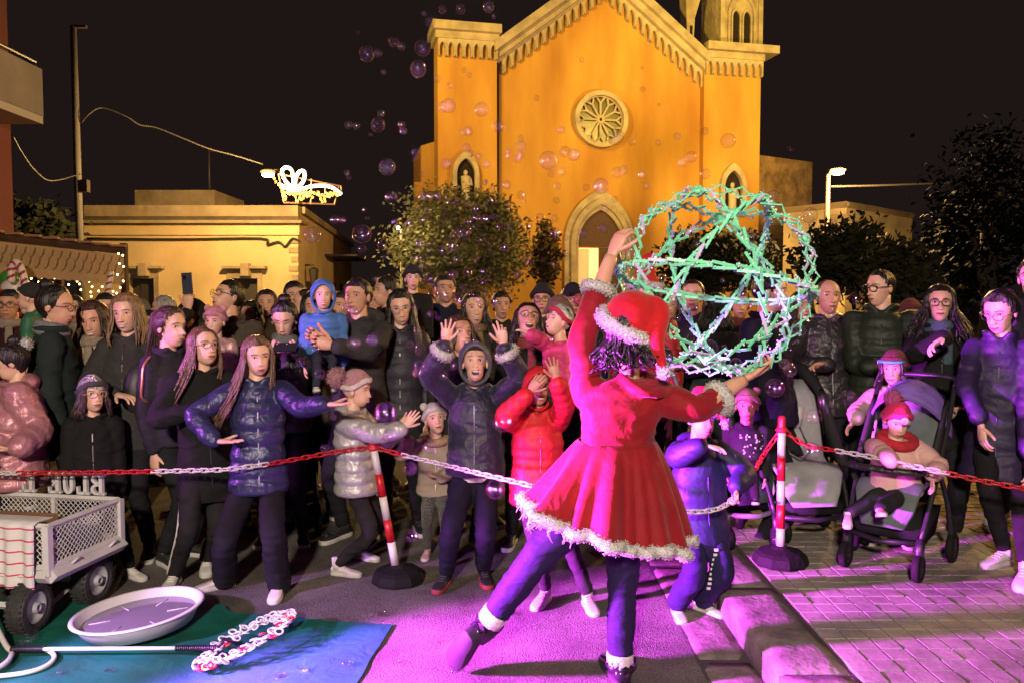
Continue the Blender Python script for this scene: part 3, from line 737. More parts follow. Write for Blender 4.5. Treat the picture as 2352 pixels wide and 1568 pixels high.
# ------------------------------------------------------------------ ground
def nodes_ground(name, c1, c2, scale, bump, bscale, c3=None, dist=0.02, rough=0.85, spec=0.3, cell=0.75, vb=1.0):
    m = bpy.data.materials.new(name); m.use_nodes = True; nt = m.node_tree; N = nt.nodes; L = nt.links; b = N['Principled BSDF']
    b.inputs['Roughness'].default_value = rough; b.inputs['Specular IOR Level'].default_value = spec
    tc = N.new('ShaderNodeNewGeometry'); n = N.new('ShaderNodeTexNoise'); n.inputs['Scale'].default_value = scale; n.inputs['Detail'].default_value = 8
    L.new(tc.outputs['Position'], n.inputs['Vector']); r = N.new('ShaderNodeValToRGB')
    r.color_ramp.elements[0].position = 0.3; r.color_ramp.elements[0].color = (*c1, 1); r.color_ramp.elements[1].position = 0.7; r.color_ramp.elements[1].color = (*c2, 1)
    L.new(n.outputs[0], r.inputs[0])
    big = N.new('ShaderNodeTexNoise'); big.inputs['Scale'].default_value = 1.3; big.inputs['Detail'].default_value = 7; big.inputs['Roughness'].default_value = 0.65; L.new(tc.outputs['Position'], big.inputs['Vector'])
    br_ = N.new('ShaderNodeValToRGB'); br_.color_ramp.elements[0].position = 0.36; br_.color_ramp.elements[0].color = (0.45, 0.42, 0.40, 1); br_.color_ramp.elements[1].position = 0.58; br_.color_ramp.elements[1].color = (1.08, 1.06, 1.05, 1); L.new(big.outputs[0], br_.inputs[0])
    st_ = N.new('ShaderNodeMix'); st_.data_type = 'RGBA'; st_.blend_type = 'MULTIPLY'; st_.inputs[0].default_value = 0.8; L.new(r.outputs[0], st_.inputs[6]); L.new(br_.outputs[0], st_.inputs[7])
    vo = N.new('ShaderNodeTexVoronoi'); vo.inputs['Scale'].default_value = bscale; L.new(tc.outputs['Position'], vo.inputs['Vector'])
    mx = N.new('ShaderNodeMix'); mx.data_type = 'RGBA'; mx.blend_type = 'MULTIPLY'; mx.inputs[0].default_value = cell
    rr = N.new('ShaderNodeValToRGB'); rr.color_ramp.elements[0].color = (1.35, 1.35, 1.35, 1); rr.color_ramp.elements[1].color = (0.4, 0.4, 0.4, 1); rr.color_ramp.elements[1].position = 0.75
    L.new(vo.outputs['Distance'], rr.inputs[0]); L.new(st_.outputs[2], mx.inputs[6]); L.new(rr.outputs[0], mx.inputs[7]); L.new(mx.outputs[2], b.inputs['Base Color'])
    n2 = N.new('ShaderNodeTexNoise'); n2.inputs['Scale'].default_value = bscale*0.6; n2.inputs['Detail'].default_value = 6; L.new(tc.outputs['Position'], n2.inputs['Vector'])
    ad = N.new('ShaderNodeMath'); ad.operation = 'SUBTRACT'; L.new(n2.outputs[0], ad.inputs[0]); vm = N.new('ShaderNodeMath'); vm.operation = 'MULTIPLY'; vm.inputs[1].default_value = vb; L.new(vo.outputs['Distance'], vm.inputs[0]); L.new(vm.outputs[0], ad.inputs[1])
    bp = N.new('ShaderNodeBump'); bp.inputs['Strength'].default_value = bump; bp.inputs['Distance'].default_value = dist
    L.new(ad.outputs[0], bp.inputs['Height']); L.new(bp.outputs[0], b.inputs['Normal'])
    return m
ASPH = nodes_ground('asphalt', (0.115, 0.105, 0.10), (0.20, 0.185, 0.17), 3.0, 0.5, 150, dist=0.008)
KERB = nodes_ground('limestone', (0.11, 0.10, 0.085), (0.26, 0.235, 0.20), 7.0, 0.6, 45, dist=0.012, cell=0.25, vb=0.12)
TILE = nodes_ground('cement_tile', (0.20, 0.185, 0.16), (0.34, 0.315, 0.27), 5.0, 0.4, 60, dist=0.006, cell=0.2, vb=0.15)
GROUT = mat('grout', (0.05, 0.045, 0.04), 0.95, bump=0.5, bscale=80)
mb = MB(); mb.add([(-150, -20, 0), (150, -20, 0), (150, 260, 0), (-150, 260, 0)], [(0, 1, 2, 3)])
tag(mb.build('road', ASPH, None, False), kind='structure')
PZ = 0.13; KX = 1.06
mb = MB(); mb.box((KX+0.02+20, 20, PZ/2-0.008), (40, 44, PZ-0.016)); pav = mb.build('pavement', GROUT, None, False); tag(pav, kind='structure')
def stone(w, l, h, ch, seed, j=0.006, nx=7, ny=11):
    # a worn kerbstone: rounded uneven block, origin at the centre of its base
    mb = MB(); rr = random.Random(seed); off = V((seed*3.1, seed*1.7, 0)); g = []
    for i in range(ny+1):
        for k in range(nx+1):
            u, v = k/nx, i/ny; x, y = (u-0.5)*w, (v-0.5)*l
            e = min(u*w, (1-u)*w, v*l, (1-v)*l); z = h - ch*(1-sstep(e/ch/1.4))**2*0.9 if e < ch*1.4 else h
            z += j*noise.noise(V((x*9, y*9, 0))+off)*sstep(e/0.02+0.2)
            g.append((x+j*0.6*noise.noise(V((x*7, y*7, 3))+off), y, z))
    fs = [(i*(nx+1)+k, i*(nx+1)+k+1, (i+1)*(nx+1)+k+1, (i+1)*(nx+1)+k) for i in range(ny) for k in range(nx)]
    n0 = len(g); rim = [k for k in range(nx+1)] + [i*(nx+1)+nx for i in range(1, ny+1)] + [ny*(nx+1)+k for k in range(nx-1, -1, -1)] + [i*(nx+1) for i in range(ny-1, 0, -1)]
    for r in rim: g.append((g[r][0], g[r][1], 0))
    for a in range(len(rim)): b = (a+1) % len(rim); fs.append((rim[a], n0+a, n0+b, rim[b]))
    mb.add(g, fs); return mb.mesh('kerbstone', KERB)
km = [stone(0.285, 0.95, PZ+0.004, 0.020, s, 0.007) for s in range(3)]; y = 0.2; i = 0
while y < 10:
    o = link('kerbstone', km[i % 3], pav); o.location = (KX+0.1435, y+0.48, 0); y += 0.965; i += 1
gm = [stone(0.225, 0.62, 0.012, 0.010, 20+s, 0.008, 5, 8) for s in range(3)]; y = 0.3; i = 0
gut = MB(); gut.add([(KX-0.24, 0, 0.004), (KX+0.02, 0, 0.004), (KX+0.02, 10, 0.004), (KX-0.24, 10, 0.004)], [(0, 1, 2, 3)])
gut = tag(gut.build('gutter', GROUT, None, False), kind='structure')
while y < 10:
    o = link('gutter_stone', gm[i % 3], gut); o.location = (KX-0.118, y+0.31, 0.0); y += 0.632; i += 1
def tile_mesh(seed):
    t = MB(); a, h, c = 0.0464, 0.016, 0.0016; rr = random.Random(seed)
    dz = [rr.uniform(-0.0015, 0.0015) for _ in range(4)]
    pts = [(-a, -a), (a, -a), (a, a), (-a, a)]; vs = [(x, y, 0) for x, y in pts] + [(x, y, h-c) for x, y in pts] + [(x*(1-c/a), y*(1-c/a), h+d) for (x, y), d in zip(pts, dz)]
    fs = [(8, 9, 10, 11)]
    for k in range(4): n = (k+1) % 4; fs += [(k, n, n+4, k+4), (k+4, n+4, n+8, k+8)]
    return t.add(vs, fs)
TM = [tile_mesh(s) for s in range(6)]; TMM = [t.mesh('paving_tile', TILE, smooth=False) for t in TM]
cells = []
for ix in range(0, 60):
    for iy in range(0, 72): cells.append((KX+0.30+0.1*ix+0.05, 1.9+0.1*iy+0.05))
def shown(c):
    px, py = PIX((c[0], c[1], PZ)); return (1700 < px < 2400 and 1180 < py < 1600)
near = sorted([c for c in cells if shown(c)], key=lambda c: c[1])[:300]; ns = set(near)
far = MB(); rr = random.Random(3)
for c in cells:
    k = rr.randrange(6); rz = rr.uniform(-0.01, 0.01); dz = rr.uniform(-0.002, 0.002)
    if c in ns:
        o = link('paving_tile', TMM[k], pav); o.location = (c[0], c[1], PZ-0.016+dz); o.rotation_euler.z = rz
    elif c[1] > 2.4:
        far.add([V((c[0], c[1], PZ-0.016+dz))+p for p in TM[k].v], TM[k].f)
tag(far.build('paving_tile_field', TILE, pav, False), kind='stuff')

# ------------------------------------------------------------------ church
CA = math.radians(12.7); CU = V((math.cos(CA), math.sin(CA), 0)); CN = V((math.sin(CA), -math.cos(CA), 0))
CO = P(1372, 690, 31.0); CO.z = 0
def F(px, py):
    d = ray(px, py); o = V((0, 0, CAMZ)); t = (CO-o).dot(CN)/d.dot(CN); p = o+d*t
    return ((p-CO).dot(CU), p.z)
def FN(u, w, d): return CO + CU*u + CN*d + V((0, 0, w))
PLAST = mat('ochre_plaster', (0.62, 0.34, 0.07), 0.9, bump=0.25, bscale=18, bdist=0.02, var=0.22, vscale=0.45, var2=(0.42, 0.20, 0.042), stretch=(1.6, 1.6, 0.45))
TRIM = mat('church_limestone', (0.55, 0.46, 0.32), 0.9, bump=0.6, bscale=6, bdist=0.05, var=0.35, vscale=2.2)
DARKIN = mat('dark_interior', (0.012, 0.008, 0.006), 0.9)
church = empty('church', FN(0, 0, 0), 'tall orange church facade with gable, rose window and pointed stone doorway', 'church')
def fpoly(name, poly, d0, d1, m, parent=church, smooth=False):
    b = MB(); b.prism(poly, FN, d0, d1); return b.build(name, m, parent, smooth, fixn=True)
uL0 = F(1003, 300)[0]; uL1 = F(1137, 300)[0]; uR0 = F(1607, 300)[0]; uR1 = F(1735, 300)[0]
zL = F(1060, 70)[1]; zR = F(1680, 110)[1]; zP = (zL+zR)/2
uA, zA = F(1386, -75)
zs0 = F(1160, 88)[1]
slopeL = (zA-zs0)/(uA-F(1160, 88)[0]); slopeR = slopeL
zr0 = zA-slopeR*(uR0-uA)
fpoly('nave_wall', [(uL1-0.05, 0), (uR0+0.05, 0), (uR0+0.05, zA-slopeR*(uR0+0.05-uA)), (uA, zA), (uL1-0.05, zA-slopeL*(uA-uL1+0.05))], 0, -0.6, PLAST)
fpoly('pillar_wall', [(uL0, 0), (uL1, 0), (uL1, zP-0.3), (uL0, zP-0.3)], 0.35, -0.7, PLAST)
fpoly('pillar_wall', [(uR0, 0), (uR1, 0), (uR1, zP-0.3), (uR0, zP-0.3)], 0.35, -0.7, PLAST)
for u0, u1 in ((uL0, uL1), (uR0, uR1)):
    fpoly('cornice', [(u0-0.22, zP-0.30), (u1+0.1, zP-0.30), (u1+0.1, zP), (u0-0.22, zP)] if u0 == uL0 else [(u0-0.05, zP-0.30), (u1+0.55, zP-0.30), (u1+0.55, zP), (u0-0.05, zP)], 0.80, -0.9, TRIM)
    fpoly('cornice', [(u0-0.1, zP-0.55), (u1+0.05, zP-0.55), (u1+0.05, zP-0.303), (u0-0.1, zP-0.303)], 0.58, -0.8, TRIM)
def arch_unit(w, h, slope):
    a = w*0.31
    pts = [(-w/2, 0.0), (w/2, 0.0), (w/2, -h*0.86), (w*0.44, -h), (a, -h), (a, -h*0.50), (a*0.72, -h*0.34), (a*0.38, -h*0.24), (0, -h*0.20), (-a*0.38, -h*0.24), (-a*0.72, -h*0.34), (-a, -h*0.50), (-a, -h), (-w*0.44, -h), (-w/2, -h*0.86)]
    b = MB(); b.prism([(u, z+slope*u) for u, z in pts], lambda u, z, d: CU*u+CN*d+V((0, 0, z)), 0.0, 0.18)
    me = b.mesh('corbel_arch', TRIM, smooth=False)
    import bmesh
    bm = bmesh.new(); bm.from_mesh(me); bmesh.ops.recalc_face_normals(bm, faces=bm.faces); bm.to_mesh(me); bm.free(); return me
wU = 0.31; am = arch_unit(wU, 0.62, 0)
for u0, u1 in ((uL0, uL1), (uR0, uR1)):
    n = round((u1-u0)/wU)
    for i in range(n):
        o = link('corbel_arch', am, church); o.location = FN(u0+(u1-u0)*(i+0.5)/n, zP-0.555, 0.36)-church.location
for sg, ue in ((1, uL1), (-1, uR0)):
    me = arch_unit(wU, 0.66, slopeL*sg); n = int(abs(uA-ue)/wU)
    for i in range(n):
        u = ue + sg*(i+0.5)*wU
        o = link('corbel_arch', me, church); o.location = FN(u, zA-slopeL*abs(uA-u)-0.60, 0.005)-church.location
    q = lambda u, k: (u, zA-slopeL*abs(uA-u)+k)
    e2 = ue - sg*0.1
    fpoly('raking_cornice', [q(e2, -0.60), q(uA, -0.60), q(uA, -0.30), q(e2, -0.30)], 0.42, -0.7, TRIM)
    fpoly('raking_cornice', [q(e2, -0.297), q(uA, -0.297), q(uA, 0.08), q(e2, 0.08)], 0.62, -0.9, TRIM)
def parch(hw, zb, zsp, k=1.9, n=9):
    # pointed arch outline, clockwise from the lower left
    R = hw*k; pts = [(-hw, zb), (-hw, zsp)]; c = R-hw
    a1 = math.acos(c/R)
    for i in range(1, n+1): a = a1*i/n; pts.append((c-R*math.cos(a), zsp+R*math.sin(a)))
    for i in range(n-1, -1, -1): a = a1*i/n; pts.append((-c+R*math.cos(a), zsp+R*math.sin(a)))
    pts.append((hw, zb)); return pts
def arch_frame(name, uc, hw0, hw1, zb, zsp, d0, d1, m, parent=church, k=1.9):
    i, o = parch(hw0, zb, zsp, k), parch(hw1, zb, zsp, k); n = len(i); b = MB()
    vs = [FN(uc+u, z, d1) for u, z in i]+[FN(uc+u, z, d1) for u, z in o]+[FN(uc+u, z, d0) for u, z in i]+[FN(uc+u, z, d0) for u, z in o]
    fs = []
    for j in range(n-1): fs += [(j, j+1, n+j+1, n+j), (2*n+j, 2*n+j+1, j+1, j), (n+j, n+j+1, 3*n+j+1, 3*n+j)]
    b.add(vs, fs); return b.build(name, m, parent, False, fixn=True)
# doorway
ud, zd = F(1376, 445); hwO = (F(1456, 560)[0]-F(1296, 560)[0])/2; zsp = F(1376, 560)[1]
kk = 1.55
for a, b_, d in ((0.84, 1.0, 0.16), (0.72, 0.84, 0.30), (0.62, 0.72, 0.20)): arch_frame('door_arch', ud, hwO*a, hwO*b_, 0, zsp, 0.01, d, TRIM, k=kk)
WOOD = mat('door_wood', (0.10, 0.045, 0.018), 0.6, bump=0.5, bscale=10, stretch=(6, 6, 0.6), var=0.4, vscale=8)
fpoly('tympanum', [(ud+u, z) for u, z in parch(hwO*0.62, F(1376, 568)[1], zsp, kk)], 0.004, 0.05, WOOD)
LIT = mat('lit_doorway', (0.8, 0.6, 0.25), 0.6, emit=(1.0, 0.62, 0.20), estr=1.6)
zl = F(1376, 568)[1]
fpoly('lit_opening', [(ud-hwO*0.60, 0), (ud-hwO*0.02, 0), (ud-hwO*0.02, zl-0.05), (ud-hwO*0.60, zl-0.05)], 0.004, 0.02, LIT)
leaf = fpoly('door_leaf', [(ud+hwO*0.02, 0), (ud+hwO*0.61, 0), (ud+hwO*0.61, zl-0.02), (ud+hwO*0.02, zl-0.02)], 0.004, 0.08, WOOD)
lf2 = fpoly('door_leaf', [(ud-hwO*0.60, 0), (ud-hwO*0.30, 0), (ud-hwO*0.30, zl-0.08), (ud-hwO*0.60, zl-0.08)], 0.03, 0.09, mat('lit_door_glow', (0.5, 0.36, 0.16), 0.6, emit=(1, 0.6, 0.2), estr=0.55))  # leaf and its panels glow, standing in for light from inside the church
for k in range(4):
    fpoly('door_panel', [(ud-hwO*0.55, 0.3+k*0.8), (ud-hwO*0.35, 0.3+k*0.8), (ud-hwO*0.35, 0.95+k*0.8), (ud-hwO*0.55, 0.95+k*0.8)], 0.092, 0.115, mat('lit_door_glow', (0.5, 0.36, 0.16), 0.6), lf2)
    if k < 3: fpoly('door_panel', [(ud+hwO*0.10, 0.3+k*1.1), (ud+hwO*0.52, 0.3+k*1.1), (ud+hwO*0.52, 1.2+k*1.1), (ud+hwO*0.10, 1.2+k*1.1)], 0.082, 0.11, WOOD, leaf)
# rose window
ur, zr = F(1377, 277); rO = abs(F(1437, 277)[0]-ur)
def ringp(name, r0, r1, d0, d1, m, parent, n=48):
    b = MB(); vs = []
    for r, d in ((r0, d0), (r0, d1), (r1, d1), (r1, d0)):
        vs += [FN(ur+r*math.cos(2*PI*j/n), zr+r*math.sin(2*PI*j/n), d) for j in range(n)]
    fs = [(k*n+j, k*n+(j+1) % n, (k+1)*n+(j+1) % n, (k+1)*n+j) for k in range(3) for j in range(n)]
    b.add(vs, fs); return b.build(name, m, parent, False, fixn=True)
b = MB(); b.add([FN(ur+rO*0.86*math.cos(2*PI*j/40), zr+rO*0.86*math.sin(2*PI*j/40), 0.012) for j in range(40)], [tuple(range(40))])
rose = b.build('rose_window', mat('rose_glass', (0.03, 0.022, 0.012), 0.25), church, False)
ringp('rose_frame', rO*0.84, rO*1.0, 0.01, 0.30, TRIM, rose); ringp('rose_frame', rO*0.80, rO*0.845, 0.015, 0.16, TRIM, rose); ringp('rose_hub', rO*0.06, rO*0.15, 0.015, 0.17, TRIM, rose, 20)
def fbar(p, q, w, d0, d1, m, parent, name):
    a, c = V((p[0], p[1])), V((q[0], q[1])); t = (c-a).normalized(); n = V((-t.y, t.x))*w/2
    return fpoly(name, [tuple(a+n), tuple(a-n), tuple(c-n), tuple(c+n)], d0, d1, m, parent)
for k in range(12):
    an = 2*PI*k/12; C_, S_ = math.cos(an), math.sin(an); pt = lambda r, t=0: (ur+rO*(r*C_-t*S_), zr+rO*(r*S_+t*C_))
    fbar(pt(0.13), pt(0.64), rO*0.065, 0.015, 0.13, TRIM, rose, 'rose_spoke')
    fbar(pt(0.60), pt(0.80, 0.16), rO*0.055, 0.015, 0.128, TRIM, rose, 'rose_tracery'); fbar(pt(0.60), pt(0.80, -0.16), rO*0.055, 0.015, 0.126, TRIM, rose, 'rose_tracery')
# niches with statues
STAT = mat('statue_stone', (0.55, 0.47, 0.36), 0.8, bump=0.4, bscale=20)
for px, ptop, pw, pb in ((1065, 366, 30, 470), (1671, 393, 28, 500)):
    un, zt = F(px, ptop); hw = abs(F(px+pw, 450)[0]-un); zb = F(px, pb)[1]; zs = zt-hw*1.25
    fpoly('niche', [(un+u, z) for u, z in parch(hw*0.66, zb, zs)], 0.352, 0.372, DARKIN)
    arch_frame('niche_frame', un, hw*0.68, hw*1.0, zb, zs, 0.352, 0.56, TRIM)
    st = MB(); c = FN(un, 0, 0.42)
    hgt = (zt-zb)*0.72
    st.tube([c+V((0, 0, zb)), c+V((0, 0, zb+hgt*0.35)), c+V((0, 0, zb+hgt*0.62)), c+V((0, 0, zb+hgt*0.80)), c+V((0, 0, zb+hgt*0.84))], [hgt*0.14, hgt*0.12, hgt*0.13, hgt*0.15, hgt*0.05], 12)
    st.ell(c+V((0, 0, zb+hgt*0.92)), (hgt*0.068, hgt*0.07, hgt*0.085)); st.tube([c+CU*hgt*0.14+V((0, 0, zb+hgt*0.75)), c+CU*hgt*0.17+CN*0.1+V((0, 0, zb+hgt*0.55)), c+CN*0.18+V((0, 0, zb+hgt*0.55))], hgt*0.045, 8)
    tag(st.build('statue', STAT, None), 'pale stone statue standing in the %s arched niche of the church' % ('left' if px < 1300 else 'right'), 'statue')
# bell tower over the right pillar
ut0 = F(1647, 60)[0]; ut1 = F(1742, 60)[0]; zt1 = zP+5.0; um = (ut0+ut1)/2
tw = fpoly('tower_wall', [(ut0, zP+0.003), (ut1, zP+0.003), (ut1, zt1), (ut0, zt1)], 0.25, -1.4, TRIM)
for sd in (-1, 1):
    uc = um+sd*0.235
    fpoly('belfry_opening', [(uc+u, z) for u, z in parch(0.145, zP+0.12, zP+1.15)], 0.252, 0.262, DARKIN, tw)
    arch_frame('belfry_arch', uc, 0.150, 0.215, zP+0.12, zP+1.15, 0.251, 0.33, TRIM, tw)
arch_frame('belfry_arch', um, 0.50, 0.60, zP+0.12, zP+1.25, 0.251, 0.36, TRIM, tw, 1.5)
for uu in (ut0+0.08, ut1-0.08): fpoly('tower_pilaster', [(uu-0.09, zP+0.004), (uu+0.09, zP+0.004), (uu+0.09, zt1), (uu-0.09, zt1)], 0.252, 0.33, TRIM, tw)
# slender open gable bellcote left of the tower
ul, zl0 = F(1602, 100)
bc = fpoly('bellcote', [(ul-0.14, zP-0.1), (ul+0.10, zP-0.1), (ul+0.16, zP+1.3), (ul+0.55, zP+2.6), (ul-0.25, zP+2.6)], -0.6, -1.2, TRIM)
fpoly('bellcote_opening', [(ul-0.05, zP+0.25), (ul+0.05, zP+0.25), (ul+0.07, zP+1.0), (ul-0.05, zP+1.0)], -0.597, -0.59, DARKIN, bc)
# side chapel edge and drain pipe
sc0 = F(984, 350)[0]
fpoly('side_chapel', [(sc0-0.05, 0), (uL0+0.2, 0), (uL0+0.2, F(990, 300)[1]), (sc0-0.05, F(990, 312)[1])], -2.0, -5, PLAST)
fpoly('side_chapel', [(sc0-0.35, 0), (uL0+0.2, 0), (uL0+0.2, F(990, 405)[1]), (sc0-0.35, F(990, 405)[1])], -1.6, -1.99, PLAST)
b = MB(); b.tube([FN(uL1+0.06, 1.5, 0.12), FN(uL1+0.06, zP-1.2, 0.12)], 0.075, 10); b.build('drain_pipe', mat('dark_pipe', (0.03, 0.016, 0.01), 0.5), church)

# ------------------------------------------------------------------ buildings left and right
YB = 24.0
CREAM = mat('cream_plaster', (0.60, 0.45, 0.23), 0.92, bump=0.3, bscale=12, bdist=0.02, var=0.25, vscale=0.7)
STONEB = mat('weathered_stone', (0.36, 0.28, 0.17), 0.92, bump=0.6, bscale=5, bdist=0.04, var=0.4, vscale=1.3)
DKDOOR = mat('dark_door', (0.035, 0.028, 0.024), 0.6, bump=0.3, bscale=14, stretch=(8, 1, 0.4))
hb = empty('low_house', P(440, 690, YB)*1.0, 'low flat-roofed yellow plaster house with two dark doors behind the crowd', 'house'); hb.location.z = 0
def bz(px, py, Y=YB): p = P(px, py, Y); return p.x, p.z
def boxpx(name, x0, y0, x1, y1, Y, d, m, parent, z0=None):
    a = P(x0, y1, Y); c = P(x1, y0, Y); b = MB(); zb = a.z if z0 is None else z0
    b.box(((a.x+c.x)/2, Y+d/2 if d > 0 else Y+d/2, (zb+c.z)/2), (abs(c.x-a.x), abs(d), c.z-zb)); return b.build(name, m, parent, False)
# front wall pieces round two doors
xs = [195, 300, 352, 533, 590, 684]
boxpx('wall', 195, 512, 684, 640, YB, 0.4, CREAM, hb)
for a, c in ((195, 297), (354, 530), (592, 684)): boxpx('wall', a, 640, c, 700, YB, 0.4, CREAM, hb, 0.0)
for a, c in ((297, 354), (530, 592)):
    d = boxpx('door', a, 640, c, 700, YB+0.22, 0.06, DKDOOR, hb, 0.0)
    boxpx('door_rail', (a+c)/2-1.5, 641, (a+c)/2+1.5, 700, YB+0.19, 0.028, DKDOOR, d, 0.0)
    boxpx('door_frame', a-9, 620, c+9, 639.5, YB-0.06, 0.058, STONEB, hb); boxpx('door_frame', a-9, 640, a, 700, YB-0.05, 0.048, STONEB, hb, 0.0); boxpx('door_frame', c, 640, c+9, 700, YB-0.05, 0.048, STONEB, hb, 0.0)
    boxpx('door_hood', a-22, 611, c+16, 617, YB-0.30, 0.298, STONEB, hb); boxpx('keystone', (a+c)/2-9, 605, (a+c)/2+9, 634, YB-0.36, 0.296, STONEB, hb)
boxpx('frieze', 193, 512, 687, 540, YB-0.08, 0.078, CREAM, hb); boxpx('cornice', 190, 506, 692, 512.5, YB-0.32, 0.9, STONEB, hb)
boxpx('parapet', 193, 472, 684, 506, YB-0.05, 0.4, STONEB, hb); boxpx('dark_band', 193, 497, 686, 507, YB-0.12, 0.06, mat('stained_stone', (0.10, 0.075, 0.045), 0.95, var=0.4, vscale=2), hb)
for i in range(7): boxpx('quoin', 663 if i % 2 else 669, 548+i*21, 684.5, 560+i*21, YB-0.04, 0.038, STONEB, hb)
for (x0, y0, x1, y1) in ((310, 437, 492, 472),): boxpx('roof_block', x0, y0, x1, y1, YB+3, 3, STONEB, hb)
# side wall receding down the alley
a = P(684, 690, YB); c2 = P(808, 690, YB+16); b = MB(); hz = P(684, 486, YB).z
b.add([(a.x, YB+0.4, 0), (c2.x, YB+16, 0), (c2.x, YB+16, hz), (a.x, YB+0.4, hz), (a.x-3, YB+0.4, 0), (a.x-3, YB+0.4, hz), (c2.x-3, YB+16, hz)], [(0, 1, 2, 3), (3, 2, 6, 5)])
b.build('side_wall', CREAM, hb, False)
dv = V((c2.x-a.x, 15.6, 0)).normalized(); nv = V((dv.y, -dv.x, 0))
def sidept(t, z, o=0.0): return V((a.x, YB+0.4, 0)) + dv*t + nv*o + V((0, 0, z))
for t0, t1, z0, z1 in ((1.0, 2.0, 0, 2.2), (4.0, 5.0, 0, 2.3), (7.5, 8.6, 1.0, 2.3), (10, 11, 0, 2.3)):
    b = MB(); b.prism([(t0, z0), (t1, z0), (t1, z1), (t0, z1)], lambda u, z, o: sidept(u, z, o), 0.01, 0.05); w = b.build('side_door', DKDOOR, hb, False, fixn=True)
b = MB(); b.prism([(5.5, 3.25), (9.6, 3.25), (9.6, 3.32), (5.5, 3.32)], lambda u, z, o: sidept(u, z, o), 0.02, 1.2); b.build('side_canopy', mat('canopy_metal', (0.04, 0.03, 0.02), 0.6), hb, False, fixn=True)
b = MB(); b.prism([(0, hz-0.02), (15.6, hz-0.02), (15.6, hz+0.18), (0, hz+0.18)], lambda u, z, o: sidept(u, z, o), 0.0, 0.15); b.build('side_cornice', STONEB, hb, False, fixn=True)
# cable along the facade
b = MB(); q, r = spline([P(200, 548, YB-0.1), P(400, 550, YB-0.1), P(600, 548, YB-0.1), P(612, 562, YB-0.1), P(640, 556, YB-0.1), P(655, 566, YB-0.1), P(672, 548, YB-0.1), P(690, 556, YB-0.1)], [0.03]*8, 4); b.tube(q, r, 6); b.build('cable', mat('cable', (0.02, 0.016, 0.012), 0.7), hb)
# wall lantern on the alley corner
lt = MB(); pc = P(703, 640, YB+1.2)+V((0.25, 0, 0)); lt.tube([pc+V((0, 0, 0.35)), pc+V((0, 0, 0.28)), pc+V((0, 0, -0.2))], [0.04, 0.16, 0.10], 6); lt.tube([pc+V((-0.5, 0, 0.42)), pc+V((0, 0, 0.42)), pc+V((0, 0, 0.3))], 0.03, 6)
tag(lt.build('wall_lantern', mat('iron', (0.02, 0.018, 0.016), 0.5), None, False), 'dark iron wall lantern on the corner of the low house', 'lantern')
# balcony block on the left edge
REDW = mat('red_plaster', (0.28, 0.085, 0.06), 0.9, bump=0.3, bscale=14, var=0.2, vscale=1.2)
bb = empty('balcony_house', P(-60, 690, 9.2), 'red-walled house with a pale concrete balcony at the left edge', 'house'); bb.location.z = 0
b = MB(); xw = P(31, 500, 9.3).x; b.box((xw-2.5, 5.9, 5.0), (5.0, 6.8, 10.0)); b.build('wall', REDW, bb, False)
PC = mat('pale_concrete', (0.42, 0.36, 0.28), 0.9, bump=0.3, bscale=20, var=0.2, vscale=2)
xb = P(98, 200, 9.0).x; zb0 = P(98, 268, 9.0).z; zb1 = P(98, 160, 9.0).z
b = MB(); b.box((xb-0.06, 6.9, (zb0+zb1)/2), (0.12, 4.2, zb1-zb0)); b.build('parapet', PC, bb, False)
b = MB(); b.box(((xb-0.12+xw)/2, 8.94, (zb0+zb1)/2), (xb-0.12-xw, 0.12, zb1-zb0)); b.build('parapet', PC, bb, False)
b = MB(); b.box(((xb-0.003+xw)/2, 6.9, zb0-0.045), (xb-0.006-xw, 4.19, 0.084)); b.build('balcony_slab', mat('white_paint', (0.6, 0.54, 0.44), 0.8), bb, False)
b = MB(); b.tube([(xb-0.05, 5, zb1+0.07), (xb-0.05, 8.95, zb1+0.07), (xw, 8.95, zb1+0.07)], 0.02, 8)
for yy in (6.0, 7.0, 8.0, 8.95): b.tube([(xb-0.05, yy, zb1-0.01), (xb-0.05, yy, zb1+0.07)], 0.014, 6)
b.build('railing', mat('iron', (0.02, 0.018, 0.016), 0.5), bb)
# concrete utility pole and wires
pp = empty('utility_pole', P(182, 690, 20), 'grey concrete utility pole left of the low house', 'pole'); pp.location.z = 0
b = MB(); x0 = P(185, 600, 20); b.tube([(x0.x, 20, 0), (x0.x-0.02, 20, P(182, 60, 20).z)], [0.10, 0.075], 12); b.build('shaft', mat('pole_concrete', (0.13, 0.12, 0.115), 0.9, bump=0.4, bscale=20, var=0.25, vscale=1), pp)
b = MB(); b.box(P(182, 62, 20)+V((0.02, 0, 0)), (0.32, 0.1, 0.06)); b.build('crossarm', mat('iron', (0.05, 0.045, 0.04), 0.5), pp, False)
b = MB(); b.box(P(196, 428, 20), (0.16, 0.16, 0.3)); b.build('junction_box', mat('iron', (0.05, 0.045, 0.04), 0.5), pp, False)
def wire(name, pts, r, label):
    b = MB(); q, rr_ = spline(pts, [r]*len(pts), 5); b.tube(q, rr_, 5); tag(b.build(name, mat('wire_sheath', (0.035, 0.03, 0.025), 0.6), None), label, 'wire')
wire('overhead_wire', [P(187, 282, 20), P(205, 262, 20), P(235, 248, 20.2), P(290, 268, 20.4), P(320, 287, 20.6), P(360, 294, 20.8), P(420, 318, 21), P(480, 342, 21.2), P(540, 358, 21.4), P(604, 378, 21.6)], 0.020, 'thin wire sagging from the concrete pole to the glowing gift light')
wire('overhead_wire', [P(28, 312, 10.3), P(50, 352, 11), P(80, 392, 12.5), P(120, 416, 15), P(185, 400, 19.9)], 0.014, 'thin wire hanging between red house wall and the concrete pole')
